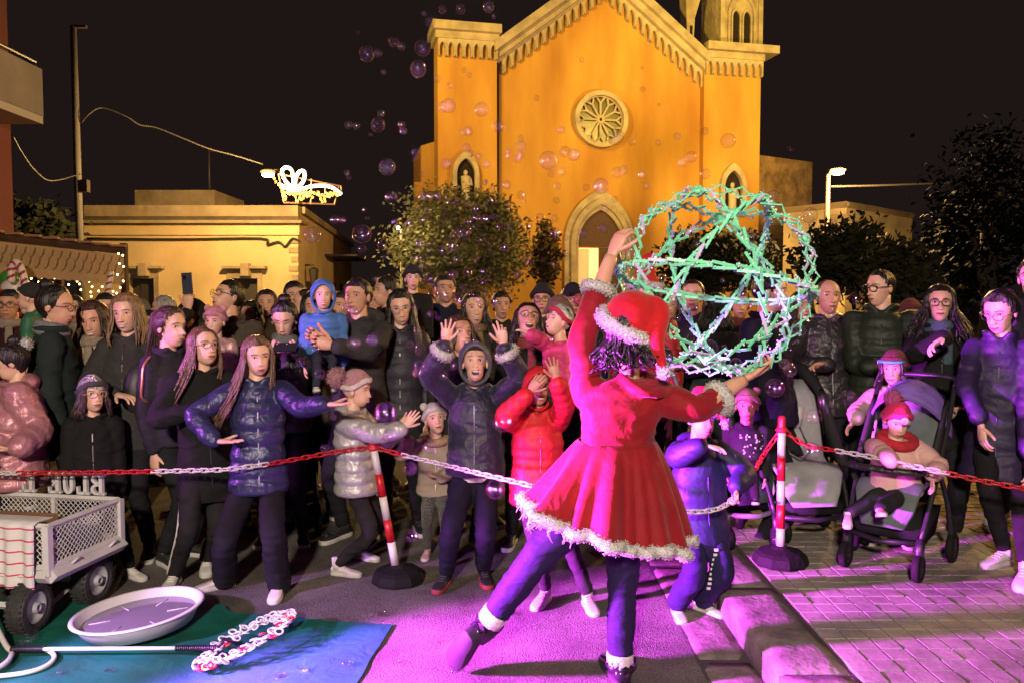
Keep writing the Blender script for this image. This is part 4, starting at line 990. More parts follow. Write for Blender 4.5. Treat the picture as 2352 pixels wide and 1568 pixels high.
wire('overhead_wire', [P(1909, 429, 22), P(1960, 428, 22.3), P(2040, 426, 22.8), P(2120, 423, 23.4), P(2200, 420, 24)], 0.030, 'pale wire running right from the lit street lamp')
b = MB(); b.tube([P(480, 345, 27), P(481, 437, 27)], 0.03, 6); b.tube([P(474, 350, 27), P(500, 346, 27)], 0.012, 5); tag(b.build('roof_aerial', mat('iron', (0.06, 0.05, 0.045), 0.5), None), 'thin aerial mast standing on the roof block of the low house', 'aerial')
# right: stone wall block and low cream building
RW = mat('rubble_wall', (0.58, 0.38, 0.20), 0.95, bump=1.0, bscale=3.5, bdist=0.08, var=0.5, vscale=2.4)
b = MB(); p0, p1 = P(1733, 355, 36), P(1866, 373, 37.5)
b.add([(p0.x, 36, 0), (p1.x, 37.5, 0), (p1.x, 37.5, p1.z), (p0.x, 36, p0.z), (p0.x, 41, 0), (p1.x, 42, 0), (p1.x, 42, p1.z), (p0.x, 41, p0.z)], [(0, 1, 2, 3), (3, 2, 6, 7), (1, 5, 6, 2)])
tag(b.build('stone_block_house', RW, None, False), 'rough brown stone block wall right of the church', 'house')
rb = empty('cream_outbuilding', P(1950, 690, 28), 'low pale building behind the bushes right of the street lamp', 'house'); rb.location.z = 0
pk = [P(1800, 484, 29), P(1945, 470, 27.5), P(2096, 496, 31)]
for q0, q1 in ((pk[0], pk[1]), (pk[1], pk[2])):
    b = MB(); b.add([(q0.x, q0.y, 0), (q1.x, q1.y, 0), q1, q0], [(0, 1, 2, 3)]); b.build('wall', mat('pale_wall', (0.62, 0.50, 0.28), 0.92, bump=0.4, bscale=8, var=0.4, vscale=1.2), rb, False)
    b = MB(); b.tube([q0, q1], 0.11, 4); b.build('coping', STONEB, rb, False)
b = MB(); b.prism([(0, 0), (1, 0), (1, 1), (0, 1)], lambda u, z, d: lerp(P(1900, 560, 28.0), P(1945, 560, 27.5), u)*1.0 + V((0, -0.05-d, 0)) + V((0, 0, z*1.0)), 0, 0.05); b.build('blind_window', STONEB, rb, False, fixn=True)
# ------------------------------------------------------------------ street lamps
def bulb_mat(c, s): return mat('bulb_glow', c, 0.5, emit=c, estr=s)
sl = empty('street_lamp', P(1898, 690, 22), 'lit street lamp on a slim pole right of the church', 'street lamp'); sl.location.z = 0
b = MB(); t = P(1902, 402, 22); b.tube([(t.x-0.02, 22, 0), (t.x-0.01, 22, 3), t, t+V((0.06, 0, 0.1)), P(1914, 397, 22)], [0.09, 0.075, 0.06, 0.045, 0.04], 10); b.build('pole', mat('lamp_pole', (0.11, 0.085, 0.06), 0.6, 0.2), sl)
lc = P(1923, 395, 21.8); b = MB(); b.ell(lc+V((0, 0, 0.05)), (0.24, 0.14, 0.06)); b.build('lamp_head', mat('lamp_pole', (0.11, 0.085, 0.06), 0.6, 0.2), sl)
b = MB(); b.ell(lc-V((0, 0, 0.015)), (0.19, 0.13, 0.075)); b.build('bulb', bulb_mat((1.0, 0.72, 0.32), 40), sl)
lamp('street_lamp_light', 'POINT', lc+V((0.3, -1.0, -0.25)), 4500, (1.0, 0.58, 0.19), None, 0.12)
sl2 = empty('street_lamp', P(612, 690, 21.5), 'lit street lamp arm beside the glowing gift decoration', 'street lamp'); sl2.location.z = 0
lc2 = P(616, 402, 21.5); b = MB(); b.ell(lc2+V((0, 0, 0.08)), (0.22, 0.14, 0.07)); b.tube([lc2+V((0.15, 0, 0.1)), P(640, 390, 22.5), P(690, 470, YB+0.5)], [0.03, 0.035, 0.035], 8); b.build('arm', mat('lamp_pole', (0.11, 0.085, 0.06), 0.6, 0.2), sl2)
b = MB(); b.ell(lc2, (0.17, 0.12, 0.07)); b.build('bulb', bulb_mat((1.0, 0.72, 0.32), 30), sl2)
lamp('street_lamp_light', 'POINT', lc2+V((0.0, -1.6, -0.2)), 2500, (1.0, 0.60, 0.21), None, 0.12)
sl3 = empty('park_lamp', P(922, 690, 19), 'small thin pale lamp post left of the round olive tree', 'street lamp'); sl3.location.z = 0
b = MB(); b.tube([(P(922, 600, 19).x, 19, 0), P(922, 526, 19)], 0.035, 8); b.build('pole', mat('pale_pole', (0.5, 0.42, 0.3), 0.6), sl3)
b = MB(); b.ell(P(915, 524, 18.9), (0.05, 0.05, 0.04)); b.build('bulb', bulb_mat((1, 0.85, 0.6), 20), sl3); lamp('park_lamp_light', 'POINT', P(905, 520, 17.6), 80, (1, 0.75, 0.42), None, 0.1)
# ------------------------------------------------------------------ gift-shaped light decoration
YG = 21.0
gd = empty('gift_light', P(715, 480, YG), 'glowing gift-shaped street decoration with white bow and amber bulbs', 'light decoration')
FR = mat('deco_frame', (0.10, 0.05, 0.025), 0.5, 0.3)
b = MB()
for p_, q_ in (((640, 400), (783, 428)), ((783, 428), (785, 445)), ((650, 425), (652, 466)), ((778, 430), (768, 470)), ((652, 466), (768, 470)), ((683, 408), (680, 468)), ((716, 412), (714, 469)), ((748, 420), (745, 470)), ((640, 400), (652, 466))):
    b.tube([P(*p_, YG), P(*q_, YG)], 0.022, 5)
b.build('frame', FR, gd, False)
TUBE = mat('led_tube', (1, 1, 1), 0.4, emit=(1.0, 0.92, 0.85), estr=2.2)
for pts in ([(673, 434), (655, 415), (648, 395), (656, 385), (668, 389), (673, 405), (674, 434)], [(674, 434), (680, 410), (688, 395), (698, 394), (700, 408), (692, 424), (676, 435)], [(645, 425), (660, 434), (685, 437), (710, 430), (735, 427), (760, 430), (776, 440), (784, 447)]):
    b = MB(); q, r = spline([P(x_, y_, YG-0.05) for x_, y_ in pts], [0.045]*len(pts), 4); b.tube(q, r, 6); b.build('light_tube', TUBE, gd)
bm_ = MB(); bm_.ell((0, 0, 0), (0.030, 0.030, 0.034), None, 8, 6); BULB = bm_.mesh('bulb', bulb_mat((1.0, 0.42, 0.07), 3.2)); rr = random.Random(5)
for i in range(95):
    x_ = rr.uniform(652, 780); y_ = 440+abs(rr.gauss(0, 1))*12*(0.7+0.3*math.sin(x_*0.12)) + (x_-650)*0.02
    if y_ > 470: y_ = rr.uniform(440, 468)
    o = link('bulb', BULB, gd); o.location = P(x_, y_, YG-0.06+rr.uniform(-0.05, 0.05))-gd.location
for x_, y_ in ((630, 411), (634, 418), (640, 424), (645, 430), (650, 436)):
    o = link('bulb', BULB, gd); o.location = P(x_, y_, YG-0.06)-gd.location
lamp('gift_glow', 'POINT', P(715, 450, YG-0.6), 12, (1, 0.7, 0.4), None, 0.2)
# ------------------------------------------------------------------ market stall with fairy lights
YS = 9.6
ms = empty('market_stall', P(140, 690, YS), 'wooden market stall with scalloped tan valance and dark roof edge', 'stall'); ms.location.z = 0
a0, a1 = P(-60, 538, YS-0.9), P(286, 577, YS+0.4)
PLK = mat('stall_wood', (0.09, 0.045, 0.022), 0.7, bump=0.5, bscale=10, var=0.4, vscale=5)
b = MB(); b.tube([a0, a1], 0.045, 4); b.build('roof_beam', PLK, ms, False)
b = MB(); b.add([a0+V((0, 0, 0.05)), a1+V((0, 0, 0.05)), a1+V((-2.0, 2.2, 0.06)), a0+V((-2.0, 2.2, 0.06))], [(0, 1, 2, 3)]); b.build('roof', PLK, ms, False)
for i in range(9):
    t = i/8.4; c_ = lerp(a0, a1, t); b = MB(); b.box(c_+V((0, 0, 0.055)), (0.17, 0.12, 0.025), Matrix.Rotation(0.25, 3, 'Z')); b.build('roof_tile', mat('terracotta', (0.30, 0.13, 0.06), 0.8), ms, False)
b = MB(); n_ = 48; rows = []
for i in range(n_+1):
    t = i/n_; c_ = lerp(a0, a1, t)+V((0, -0.03, -0.05)); hgt = 0.36+0.016*abs(math.sin(PI*t*16))
    rows.append([c_, c_-V((0, 0, hgt)), c_-V((0, -0.012, hgt)), c_+V((0, 0.012, 0))])
b.loft(rows); b.build('valance', mat('tan_canvas', (0.42, 0.27, 0.14), 0.85, bump=0.4, bscale=12, var=0.2, vscale=4), ms, False)
for i in range(2):
    for j in range(17):
        t = (j+0.5*(i % 2))/17; c_ = lerp(a0, a1, t)+V((0, -0.036, -0.13-0.12*i)); b = MB()
        b.tube([c_+V((-0.055, 0, 0.05)), c_+V((-0.03, 0, -0.03)), c_+V((0, 0, -0.065)), c_+V((0.03, 0, -0.03)), c_+V((0.055, 0, 0.05))], 0.0045, 4); b.build('scallop', mat('dark_stitch', (0.14, 0.085, 0.04), 0.8), ms, False)
for px, Yp in ((280, YS+0.4), (130, YS+0.1), (-30, YS-0.6)):
    p_ = P(px, 600, Yp); b = MB(); b.box((p_.x, Yp+0.06, p_.z/2+0.1), (0.07, 0.07, p_.z+0.25)); b.build('post', PLK, ms, False)
b = MB(); c_ = P(110, 740, YS+0.3); b.box((c_.x, YS+0.5, 0.5), (2.6, 0.5, 1.0)); b.build('counter', PLK, ms, False)
fl = empty('fairy_lights', P(150, 600, YS), 'strings of warm fairy lights hanging under the stall roof', 'string lights')
b2 = MB(); b2.ell((0, 0, 0), (0.011, 0.011, 0.012), None, 8, 6); FB = b2.mesh('bulb', bulb_mat((1.0, 0.62, 0.25), 14)); wb = MB()
for k in range(13):
    x0_ = 8+k*22+rr.uniform(-5, 5); y0_ = 600+x0_*0.05; n_ = rr.randint(4, 9); pts = []
    for j in range(n_):
        xx = x0_+rr.uniform(-7, 7); yy = y0_+10+j*12+rr.uniform(-4, 4)
        if yy > 706 or (xx < 60 and yy > 650): continue
        Yp = YS+0.25+x0_/286*0.2; pts.append(P(xx, yy, Yp)); o = link('bulb', FB, fl); o.location = pts[-1]-fl.location
    if len(pts) > 1: wb.tube([pts[0]+V((0, 0.01, 0.15))]+[p_+V((0, 0.012, 0)) for p_ in pts], 0.002, 4)
for xx, yy in ((272, 577), (282, 581), (274, 600), (284, 607), (270, 625), (283, 640), (276, 655), (268, 668), (280, 676), (30, 583), (8, 575)):
    o = link('bulb', FB, fl); o.location = P(xx, yy+6, YS+0.05)-fl.location
wb.build('cord', mat('cable', (0.02, 0.016, 0.012), 0.7), fl)
lamp('fairy_glow', 'POINT', P(170, 640, YS+0.7), 14, (1, 0.6, 0.25), None, 0.15)
# candy cane poles and an inflatable gnome by the stall
def candy(pts, r, n, label):
    q, w = spline([V(p_) for p_ in pts], [r]*len(pts), 6); root = empty('candy_cane', V(pts[0]), label, 'decoration'); k = len(q)
    W_ = mat('white_plastic', (0.7, 0.68, 0.64), 0.4); R_ = mat('red_plastic', (0.5, 0.02, 0.02), 0.4)
    b = MB(); b.tube(q, w, 10, dome=True); b.build('cane', W_, root)
    L_ = [0]
    for i in range(1, k): L_.append(L_[-1]+(q[i]-q[i-1]).length)
    for s_ in range(n):
        b = MB(); st = []
        for j in range(11):
            d_ = (s_+0.2+0.55*j/10)/n*L_[-1]
            i = max(1, next((m for m in range(k) if L_[m] >= d_), k-1)); t = (d_-L_[i-1])/max(L_[i]-L_[i-1], 1e-6)
            c_ = lerp(q[i-1], q[i], t); an = j/10*2.6-0.6; tn = (q[i]-q[i-1]).normalized(); sx = tn.cross(V((0, 1, 0))).normalized()
            st.append(c_+(sx*math.cos(an+0.6)+V((0, -1, 0))*math.sin(an+0.6))*r*0.93)
        b.tube(st, r*0.42, 6, dome=True); b.build('stripe', R_, root)
candy([P(236, 735, 9.2), P(246, 680, 9.2), P(256, 628, 9.2)], 0.030, 7, 'red and white striped candy cane pole under the stall lights')
candy([P(66, 690, 8.6), P(58, 650, 8.6), P(48, 615, 8.6), P(36, 602, 8.6), P(27, 620, 8.6), P(26, 645, 8.6)], 0.036, 8, 'striped candy cane hook at the left under the valance')
ig = empty('inflatable_gnome', P(35, 700, 8.8), 'inflatable gnome in red, white and green beside the candy cane', 'decoration')
for c_, r_, cl in ((P(30, 690, 8.8), (0.16, 0.12, 0.20), (0.5, 0.03, 0.03)), (P(30, 662, 8.8), (0.13, 0.1, 0.10), (0.7, 0.68, 0.64)), (P(22, 640, 8.85), (0.10, 0.09, 0.10), (0.03, 0.28, 0.04)), (P(55, 680, 8.8), (0.09, 0.08, 0.20), (0.7, 0.68, 0.64))):
    b = MB(); b.ell(c_, r_, None, 16, 12); b.build('balloon', mat('inflatable', cl, 0.35), ig)
# ------------------------------------------------------------------ trees
def foliage(name, c, r, n, ls, col, label, trunk=None, clumps=70, seed=0, cat='tree', tcol=(0.05, 0.035, 0.025), shape=None):
    rr = random.Random(seed); root = empty(name, V((c[0], c[1], 0)), label, cat); c = V(c); b = MB(); cl = []
    while len(cl) < clumps:
        p = V((rr.uniform(-1, 1), rr.uniform(-1, 1), rr.uniform(-1, 1)))
        if 0.25 < p.length < 1.0: cl.append((V((p.x*r[0], p.y*r[1], p.z*r[2])), rr.uniform(0.10, 0.26)))
    vs, fs = [], []
    for i in range(n):
        q, sg = cl[rr.randrange(clumps)]; p = c+q+V((rr.gauss(0, 1)*sg*r[0], rr.gauss(0, 1)*sg*r[1], rr.gauss(0, 1)*sg*r[2]))
        d = V((rr.uniform(-1, 1), rr.uniform(-1, 1), rr.uniform(-0.6, 1))).normalized(); t = d.orthogonal().normalized(); l = ls*rr.uniform(0.6, 1.3); w = l*0.32
        o = len(vs); vs += [p, p+d*l*0.5+t*w, p+d*l, p+d*l*0.5-t*w]; fs.append((o, o+1, o+2, o+3))
    b.add(vs, fs)
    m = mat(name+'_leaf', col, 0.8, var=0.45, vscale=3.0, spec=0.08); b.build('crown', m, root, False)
    if trunk:
        b = MB(); base = V((c.x, c.y, 0)); tp = c-V((0, 0, r[2]*0.35))
        q, w = spline([base, lerp(base, tp, 0.5)+V((0.1, 0, 0)), tp], [trunk, trunk*0.8, trunk*0.6], 4); b.tube(q, w, 8)
        for k in range(9):
            e = cl[k*3 % clumps][0]*0.8+c; q, w = spline([lerp(base, tp, rr.uniform(0.6, 1)), lerp(tp, e, 0.5)+V((0, 0, -0.1)), e], [trunk*0.5, trunk*0.3, trunk*0.08], 3); b.tube(q, w, 6)
        b.build('trunk', mat('bark', tcol, 0.9, bump=0.8, bscale=15), root)
    return root
c = P(1062, 560, 19); foliage('olive_tree', c, (1.36, 1.25, 1.12), 30000, 0.11, (0.27, 0.25, 0.10), 'round olive tree left of the church door', 0.16, 64, 1)
c = P(1252, 585, 21); foliage('oleander_shrub', c, (0.42, 0.4, 0.75), 1300, 0.17, (0.14, 0.09, 0.035), 'slim shrub between the olive tree and church door', 0.06, 40, 2)
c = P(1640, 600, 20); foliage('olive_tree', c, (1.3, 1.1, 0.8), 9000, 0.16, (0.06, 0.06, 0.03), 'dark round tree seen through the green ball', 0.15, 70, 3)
c = P(1955, 600, 17.5); foliage('laurel_bush', c, (1.05, 0.8, 0.70), 4200, 0.2, (0.07, 0.07, 0.035), 'dark leafy bush in front of the pale building', 0.06, 55, 4, 'bush')
c = P(2055, 640, 15); foliage('laurel_bush', c, (0.75, 0.6, 0.7), 2600, 0.17, (0.07, 0.065, 0.035), 'lower leafy bush behind the man with folded arms', 0.05, 40, 5, 'bush')
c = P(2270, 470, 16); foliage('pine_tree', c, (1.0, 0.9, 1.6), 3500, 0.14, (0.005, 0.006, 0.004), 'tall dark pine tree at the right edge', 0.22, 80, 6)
c = P(2190, 600, 18); foliage('cypress_shrub', c, (0.7, 0.7, 1.0), 4000, 0.2, (0.05, 0.05, 0.03), 'dark shrub beneath the tall pine', 0.08, 50, 7, 'bush')
c = P(80, 540, 22); foliage('distant_tree', c, (1.0, 0.9, 0.9), 2500, 0.22, (0.05, 0.055, 0.035), 'dim tree behind the stall roof', 0.1, 40, 8)
# ------------------------------------------------------------------ barrier posts and chains
REDP = mat('red_plastic', (0.46, 0.012, 0.016), 0.38, var=0.15, vscale=12); WHTP = mat('white_plastic', (0.60, 0.585, 0.57), 0.42, var=0.1, vscale=12)
RUB = mat('black_rubber', (0.007, 0.0066, 0.0066), 0.8, spec=0.2, bump=0.3, bscale=30)
def post(base, top, label):
    root = empty('barrier_post', base, label, 'barrier post'); ax = (top-base).normalized(); L_ = (top-base).length
    b = MB(); rings = []
    for z_, r_ in ((0.0, 0.150), (0.018, 0.153), (0.055, 0.142), (0.070, 0.120), (0.085, 0.055), (0.10, 0.035)):
        rings.append([base+V((r_*math.cos(2*PI*(j+0.5)/10), r_*math.sin(2*PI*(j+0.5)/10), z_)) for j in range(10)])
    b.loft(rings); b.build('rubber_base', RUB, root, False)
    z0 = 0.095; i = 0; z1 = L_-0.095
    bounds = [z1-0.134*k for k in range(12) if z1-0.134*k > z0] + [z0]; bounds = bounds[::-1]
    n = len(bounds)-1
    for k in range(n):
        a, c_ = bounds[k], bounds[k+1]; red = (n-1-k) % 2 == 1
        b = MB(); r0 = lerp(0.0235, 0.0205, a/L_); b.tube([base+ax*a, base+ax*c_], [r0+(0.0004 if red else 0), r0+(0.0004 if red else 0)], 16); b.build('red_band' if red else 'white_band', REDP if red else WHTP, root)
    b = MB(); b.tube([base+ax*z1, base+ax*(z1+0.012), base+ax*(z1+0.018), base+ax*(z1+0.03), base+ax*(z1+0.035), base+ax*(L_-0.012), base+ax*L_], [0.022, 0.035, 0.035, 0.022, 0.021, 0.0205, 0.012], 16); b.build('cap', REDP, root)
    return root, base+ax*(L_-0.075)
pbL = G(915, 1333); ptL = P(852, 996, pbL.y-0.05); _, hookL = post(pbL, ptL, 'leaning red and white barrier post beside the child in the silver jacket')
pbR = G(1792, 1292, PZ); ptR = P(1796, 954, pbR.y+0.02); _, hookR = post(pbR, ptR, 'upright red and white barrier post on the pavement')
lk = MB(); pts = []
for j in range(14):
    a = 2*PI*j/14; pts.append(V((0.0155*math.copysign(1, math.cos(a)) + 0.0115*math.cos(a), 0.0115*math.sin(a), 0)))
lk.tube(pts, 0.0043, 6, closed=True); LKR = lk.mesh('link', REDP); LKW = lk.mesh('link', WHTP)
def chain(pts, colour, label, pitch=0.0395):
    q, _ = spline(pts, [1]*len(pts), 24); root = empty('plastic_chain', q[0], label, 'chain'); d = 0.0; i = 1; pos = []; acc = 0
    for i in range(1, len(q)):
        seg = (q[i]-q[i-1]).length
        while d <= acc+seg: pos.append((lerp(q[i-1], q[i], (d-acc)/seg), (q[i]-q[i-1]).normalized())); d += pitch
        acc += seg
    for k, (p_, t_) in enumerate(pos):
        red = colour(PIX(p_)[0]); o = link('link', LKR if red else LKW, root)
        y_ = t_.cross(V((0, 1, 0))).normalized(); z_ = t_.cross(y_)
        an = (0.35 if k % 2 else PI/2+0.35)
        M = Matrix((t_, y_, z_)).transposed() @ Matrix.Rotation(an, 3, 'X')
        o.matrix_local = Matrix.Translation(p_-root.location) @ M.to_4x4()
yl = hookL.y
chain([P(-90, 1090, 4.25), P(0, 1086, 4.22), P(170, 1085, 4.18), P(345, 1082, 4.15), P(430, 1080, 4.13), P(505, 1078, 4.08), P(560, 1072, 4.12), P(620, 1064, 4.2), P(720, 1046, 4.35), P(800, 1032, 4.43), hookL], lambda x: 36 < x < 346 or x > 612, 'red and white plastic chain stretched from the cart to the leaning post')
chain([hookL, P(925, 1044, 4.40), P(1010, 1064, 4.22), P(1100, 1086, 4.02), P(1225, 1116, 3.78), P(1320, 1145, 3.66), P(1440, 1168, 3.62), P(1550, 1171, 3.66), P(1610, 1174, 3.70), P(1665, 1160, 3.78), P(1700, 1120, 4.0), P(1735, 1075, 4.25), P(1762, 1032, 4.42), hookR], lambda x: x < 921 or 1226 < x < 1500 or x > 1690, 'plastic chain sagging between both posts behind the dancer in red')
chain([hookR, P(1850, 1020, 4.42), P(1920, 1034, 4.30), P(2010, 1050, 4.15), P(2100, 1070, 4.02), P(2190, 1089, 3.92), P(2270, 1106, 3.86), P(2360, 1122, 3.80), P(2420, 1132, 3.8)], lambda x: x < 1921 or x > 2186, 'plastic chain running from upright post past the seated toddler')
# ------------------------------------------------------------------ tarpaulin on the road
TARP = mat('blue_tarpaulin', (0.005, 0.125, 0.095), 0.55, bump=0.5, bscale=9, bdist=0.02, var=0.35, vscale=3.0, var2=(0.004, 0.075, 0.05), distort=0.8)
corn = [G(-300, 1350), G(560, 1372), G(902, 1437), G(770, 1640), G(-300, 1640)]
c00, c10, c11, c01 = G(-420, 1640), G(775, 1640), G(902, 1437), G(-420, 1338)
b = MB(); nx, ny = 90, 44; g = []
for j in range(ny+1):
    for i in range(nx+1):
        u, v = i/nx, j/ny; p = lerp(lerp(c00, c10, u), lerp(c01, c11, u), v)
        z = 0.006+0.007*max(0, noise.noise(V((p.x*2.2, p.y*2.6, 1)))) + 0.004*max(0, noise.noise(V((p.x*6, p.y*7, 4))))
        f1 = G(545, 1372); f2 = G(400, 1500); dv_ = (f2-f1).normalized(); w_ = p-f1; t_ = w_.dot(dv_); dd_ = (w_-dv_*t_).length
        z += 0.050*math.exp(-(dd_/0.045)**2)*sstep((0.75-t_)/0.6)*sstep((t_+0.12)/0.1)
        if v > 0.9: p = p + V((0, 0.05*noise.noise(V((p.x*2, 0, 7))), 0))
        if u > 0.97: p = p + V((0.02*noise.noise(V((p.y*5, 0, 2))), 0, 0))
        g.append(V((p.x, p.y, z)))
b.add(g, [(j*(nx+1)+i, j*(nx+1)+i+1, (j+1)*(nx+1)+i+1, (j+1)*(nx+1)+i) for j in range(ny) for i in range(nx)])
tag(b.build('tarpaulin', TARP, None), 'wrinkled blue-green tarpaulin spread on the road under cart and basin', 'tarpaulin')
# ------------------------------------------------------------------ wire-mesh cart
CW = mat('cart_paint', (0.60, 0.58, 0.58), 0.45, bump=0.15, bscale=30, var=0.2, vscale=6)
nc = V((-2.225, 3.76, 0)); fc = V((-2.135, 4.28, 0)); ed = (fc-nc).normalized(); ld = V((-ed.y, ed.x, 0)); LEN = 1.15
z0, z1 = 0.315, 0.52
cart = empty('garden_cart', (nc+fc)/2+ld*0.5, 'white wire-mesh garden cart with pneumatic wheels on the tarpaulin', 'cart'); cart.location.z = 0
W_ = (fc-nc).length
def CP(a, l, z): return nc + ed*a + ld*l + V((0, 0, z))
RC = Matrix((ld, ed, V((0, 0, 1)))).transposed()
def cbar(name, p, q, w, parent=cart, m=CW):
    b = MB(); b.tube([p, q], w*0.7, 4, ax=V((0, 0, 1)) if abs((q-p).normalized().z) < 0.9 else ed+ld); return b.build(name, m, parent, False)
for a, l in ((0, 0), (W_, 0), (0, LEN), (W_, LEN)): cbar('corner_post', CP(a, l, z0-0.03), CP(a, l, z1+0.005), 0.034)
def panel(p, q, n, m_, flip):
    root = cbar('panel', p+V((0, 0, z1)), q+V((0, 0, z1)), 0.022); cbar('lower_rail', p+V((0, 0, z0)), q+V((0, 0, z0)), 0.026, root)
    L_ = (q-p).length; d = (q-p)/L_; h = z1-z0; st = 0.030
    b = MB(); k = -int(h/st)-1
    while k*st < L_:
        for sg in (1, -1):
            x0 = k*st if sg == 1 else k*st+h*1.0; pts = []
            xa, za, xb, zb = (k*st, 0, k*st+h, h) if sg == 1 else (k*st+h, 0, k*st, h)
            if xa > xb: xa, za, xb, zb = xb, zb, xa, za
            if xb <= 0 or xa >= L_: continue
            if xa < 0: t = -xa/(xb-xa); za = lerp(za, zb, t); xa = 0
            if xb > L_: t = (L_-xa)/(xb-xa); zb = lerp(za, zb, t); xb = L_
            if xb-xa < 0.004: continue
            b.tube([p+d*xa+V((0, 0, z0+za)), p+d*xb+V((0, 0, z0+zb))], 0.0022, 4)
        k += 1
    tag(b.build('mesh_wire', CW, root, False), kind='stuff')
panel(CP(0, 0, 0), CP(W_, 0, 0), 0, 0, 0); panel(CP(W_, 0, 0), CP(W_, LEN, 0), 0, 0, 0); panel(CP(0, 0, 0), CP(0, LEN, 0), 0, 0, 0)
for l in (0.40, 0.80): cbar('panel_post', CP(W_, l, z0), CP(W_, l, z1), 0.022)
b = MB(); b.box(CP(W_/2, LEN/2, z0-0.02), (LEN, W_-0.02, 0.008), RC); b.build('deck', CW, cart, False)
for a in (0, W_): cbar('deck_rail', CP(a, -0.005, z0-0.035), CP(a, LEN, z0-0.035), 0.050)
cbar('deck_rail', CP(0, -0.012, z0-0.035), CP(W_, -0.012, z0-0.035), 0.052)
for zz, a in ((z0+0.01, 0.12), (z0+0.01, 0.40)):
    b = MB(); b.tube([CP(a, -0.03, zz-0.02), CP(a+0.03, -0.04, zz), CP(a+0.07, -0.03, zz-0.015)], 0.007, 6); b.build('latch', CW, cart)
def wheel(c, r, w, axd, parent, tyre, hub, name='wheel', spokes=0):
    axd = V(axd).normalized(); a = V((0, 0, 1)); bb_ = axd.cross(a)
    root_b = MB(); rings = []
    prof = [(0.60, -0.42), (0.72, -0.5), (0.90, -0.46), (0.985, -0.28), (1.0, 0), (0.985, 0.28), (0.90, 0.46), (0.72, 0.5), (0.60, 0.42)]
    n = 28
    for rr_, xx in prof: rings.append([c+axd*xx*w+(a*math.cos(2*PI*j/n)+bb_*math.sin(2*PI*j/n))*r*rr_ for j in range(n)])
    root_b.loft(rings, cap=False)
    if w > 0.05:
        for j in range(n):
            for sg in (-1, 1):
                an = 2*PI*(j+0.25*sg)/n; d = a*math.cos(an)+bb_*math.sin(an); t = axd.cross(d)
                root_b.box(c+d*r*0.985+axd*sg*w*0.24, (w*0.34, r*0.10, r*0.06), Matrix((axd, t, d)).transposed())
    o = root_b.build(name, tyre, parent, w < 0.05)
    h = MB(); rings = []
    for rr_, xx in ((0.62, -0.30), (0.60, -0.40), (0.52, -0.36), (0.40, -0.18), (0.22, -0.2), (0.20, -0.5), (0.08, -0.52), (0.08, 0.52), (0.20, 0.5), (0.22, 0.2), (0.40, 0.18), (0.52, 0.36), (0.60, 0.40), (0.62, 0.30)):
        rings.append([c+axd*xx*w+(a*math.cos(2*PI*j/24)+bb_*math.sin(2*PI*j/24))*r*rr_ for j in range(24)])
    h.loft(rings); h.build('rim', hub, o); return o
HUB = mat('wheel_hub', (0.50, 0.50, 0.55), 0.4, 0.2, var=0.2, vscale=10); TYR = mat('tyre', (0.025, 0.024, 0.026), 0.7, bump=0.4, bscale=40)
wr = 0.125
wheel(G(70, 1452)+V((0, 0, wr)), wr, 0.095, ld*1.0+ed*-0.1, cart, TYR, HUB); wheel(G(214, 1384)+V((0, 0, wr)), wr, 0.095, ld, cart, TYR, HUB)
w1 = G(70, 1452)+ld*0.85; w2 = G(214, 1384)+ld*0.85
wheel(w1+V((0, 0, wr)), wr, 0.095, ld, cart, TYR, HUB); wheel(w2+V((0, 0, wr)), wr, 0.095, ld, cart, TYR, HUB)
cbar('axle', G(214, 1384)+V((0, 0, wr)), w2+V((0, 0, wr)), 0.026); cbar('axle', G(70, 1452)+V((0, 0, wr)), w1+V((0, 0, wr)), 0.026)
cbar('support', G(183, 1372)+V((0.0, -0.02, 0.10)), CP(W_*0.55, 0.10, z0-0.05), 0.05); cbar('drawbar', G(195, 1380)+V((-0.05, -0.02, 0.10)), G(125, 1415)+V((0, -0.05, 0.07)), 0.02)
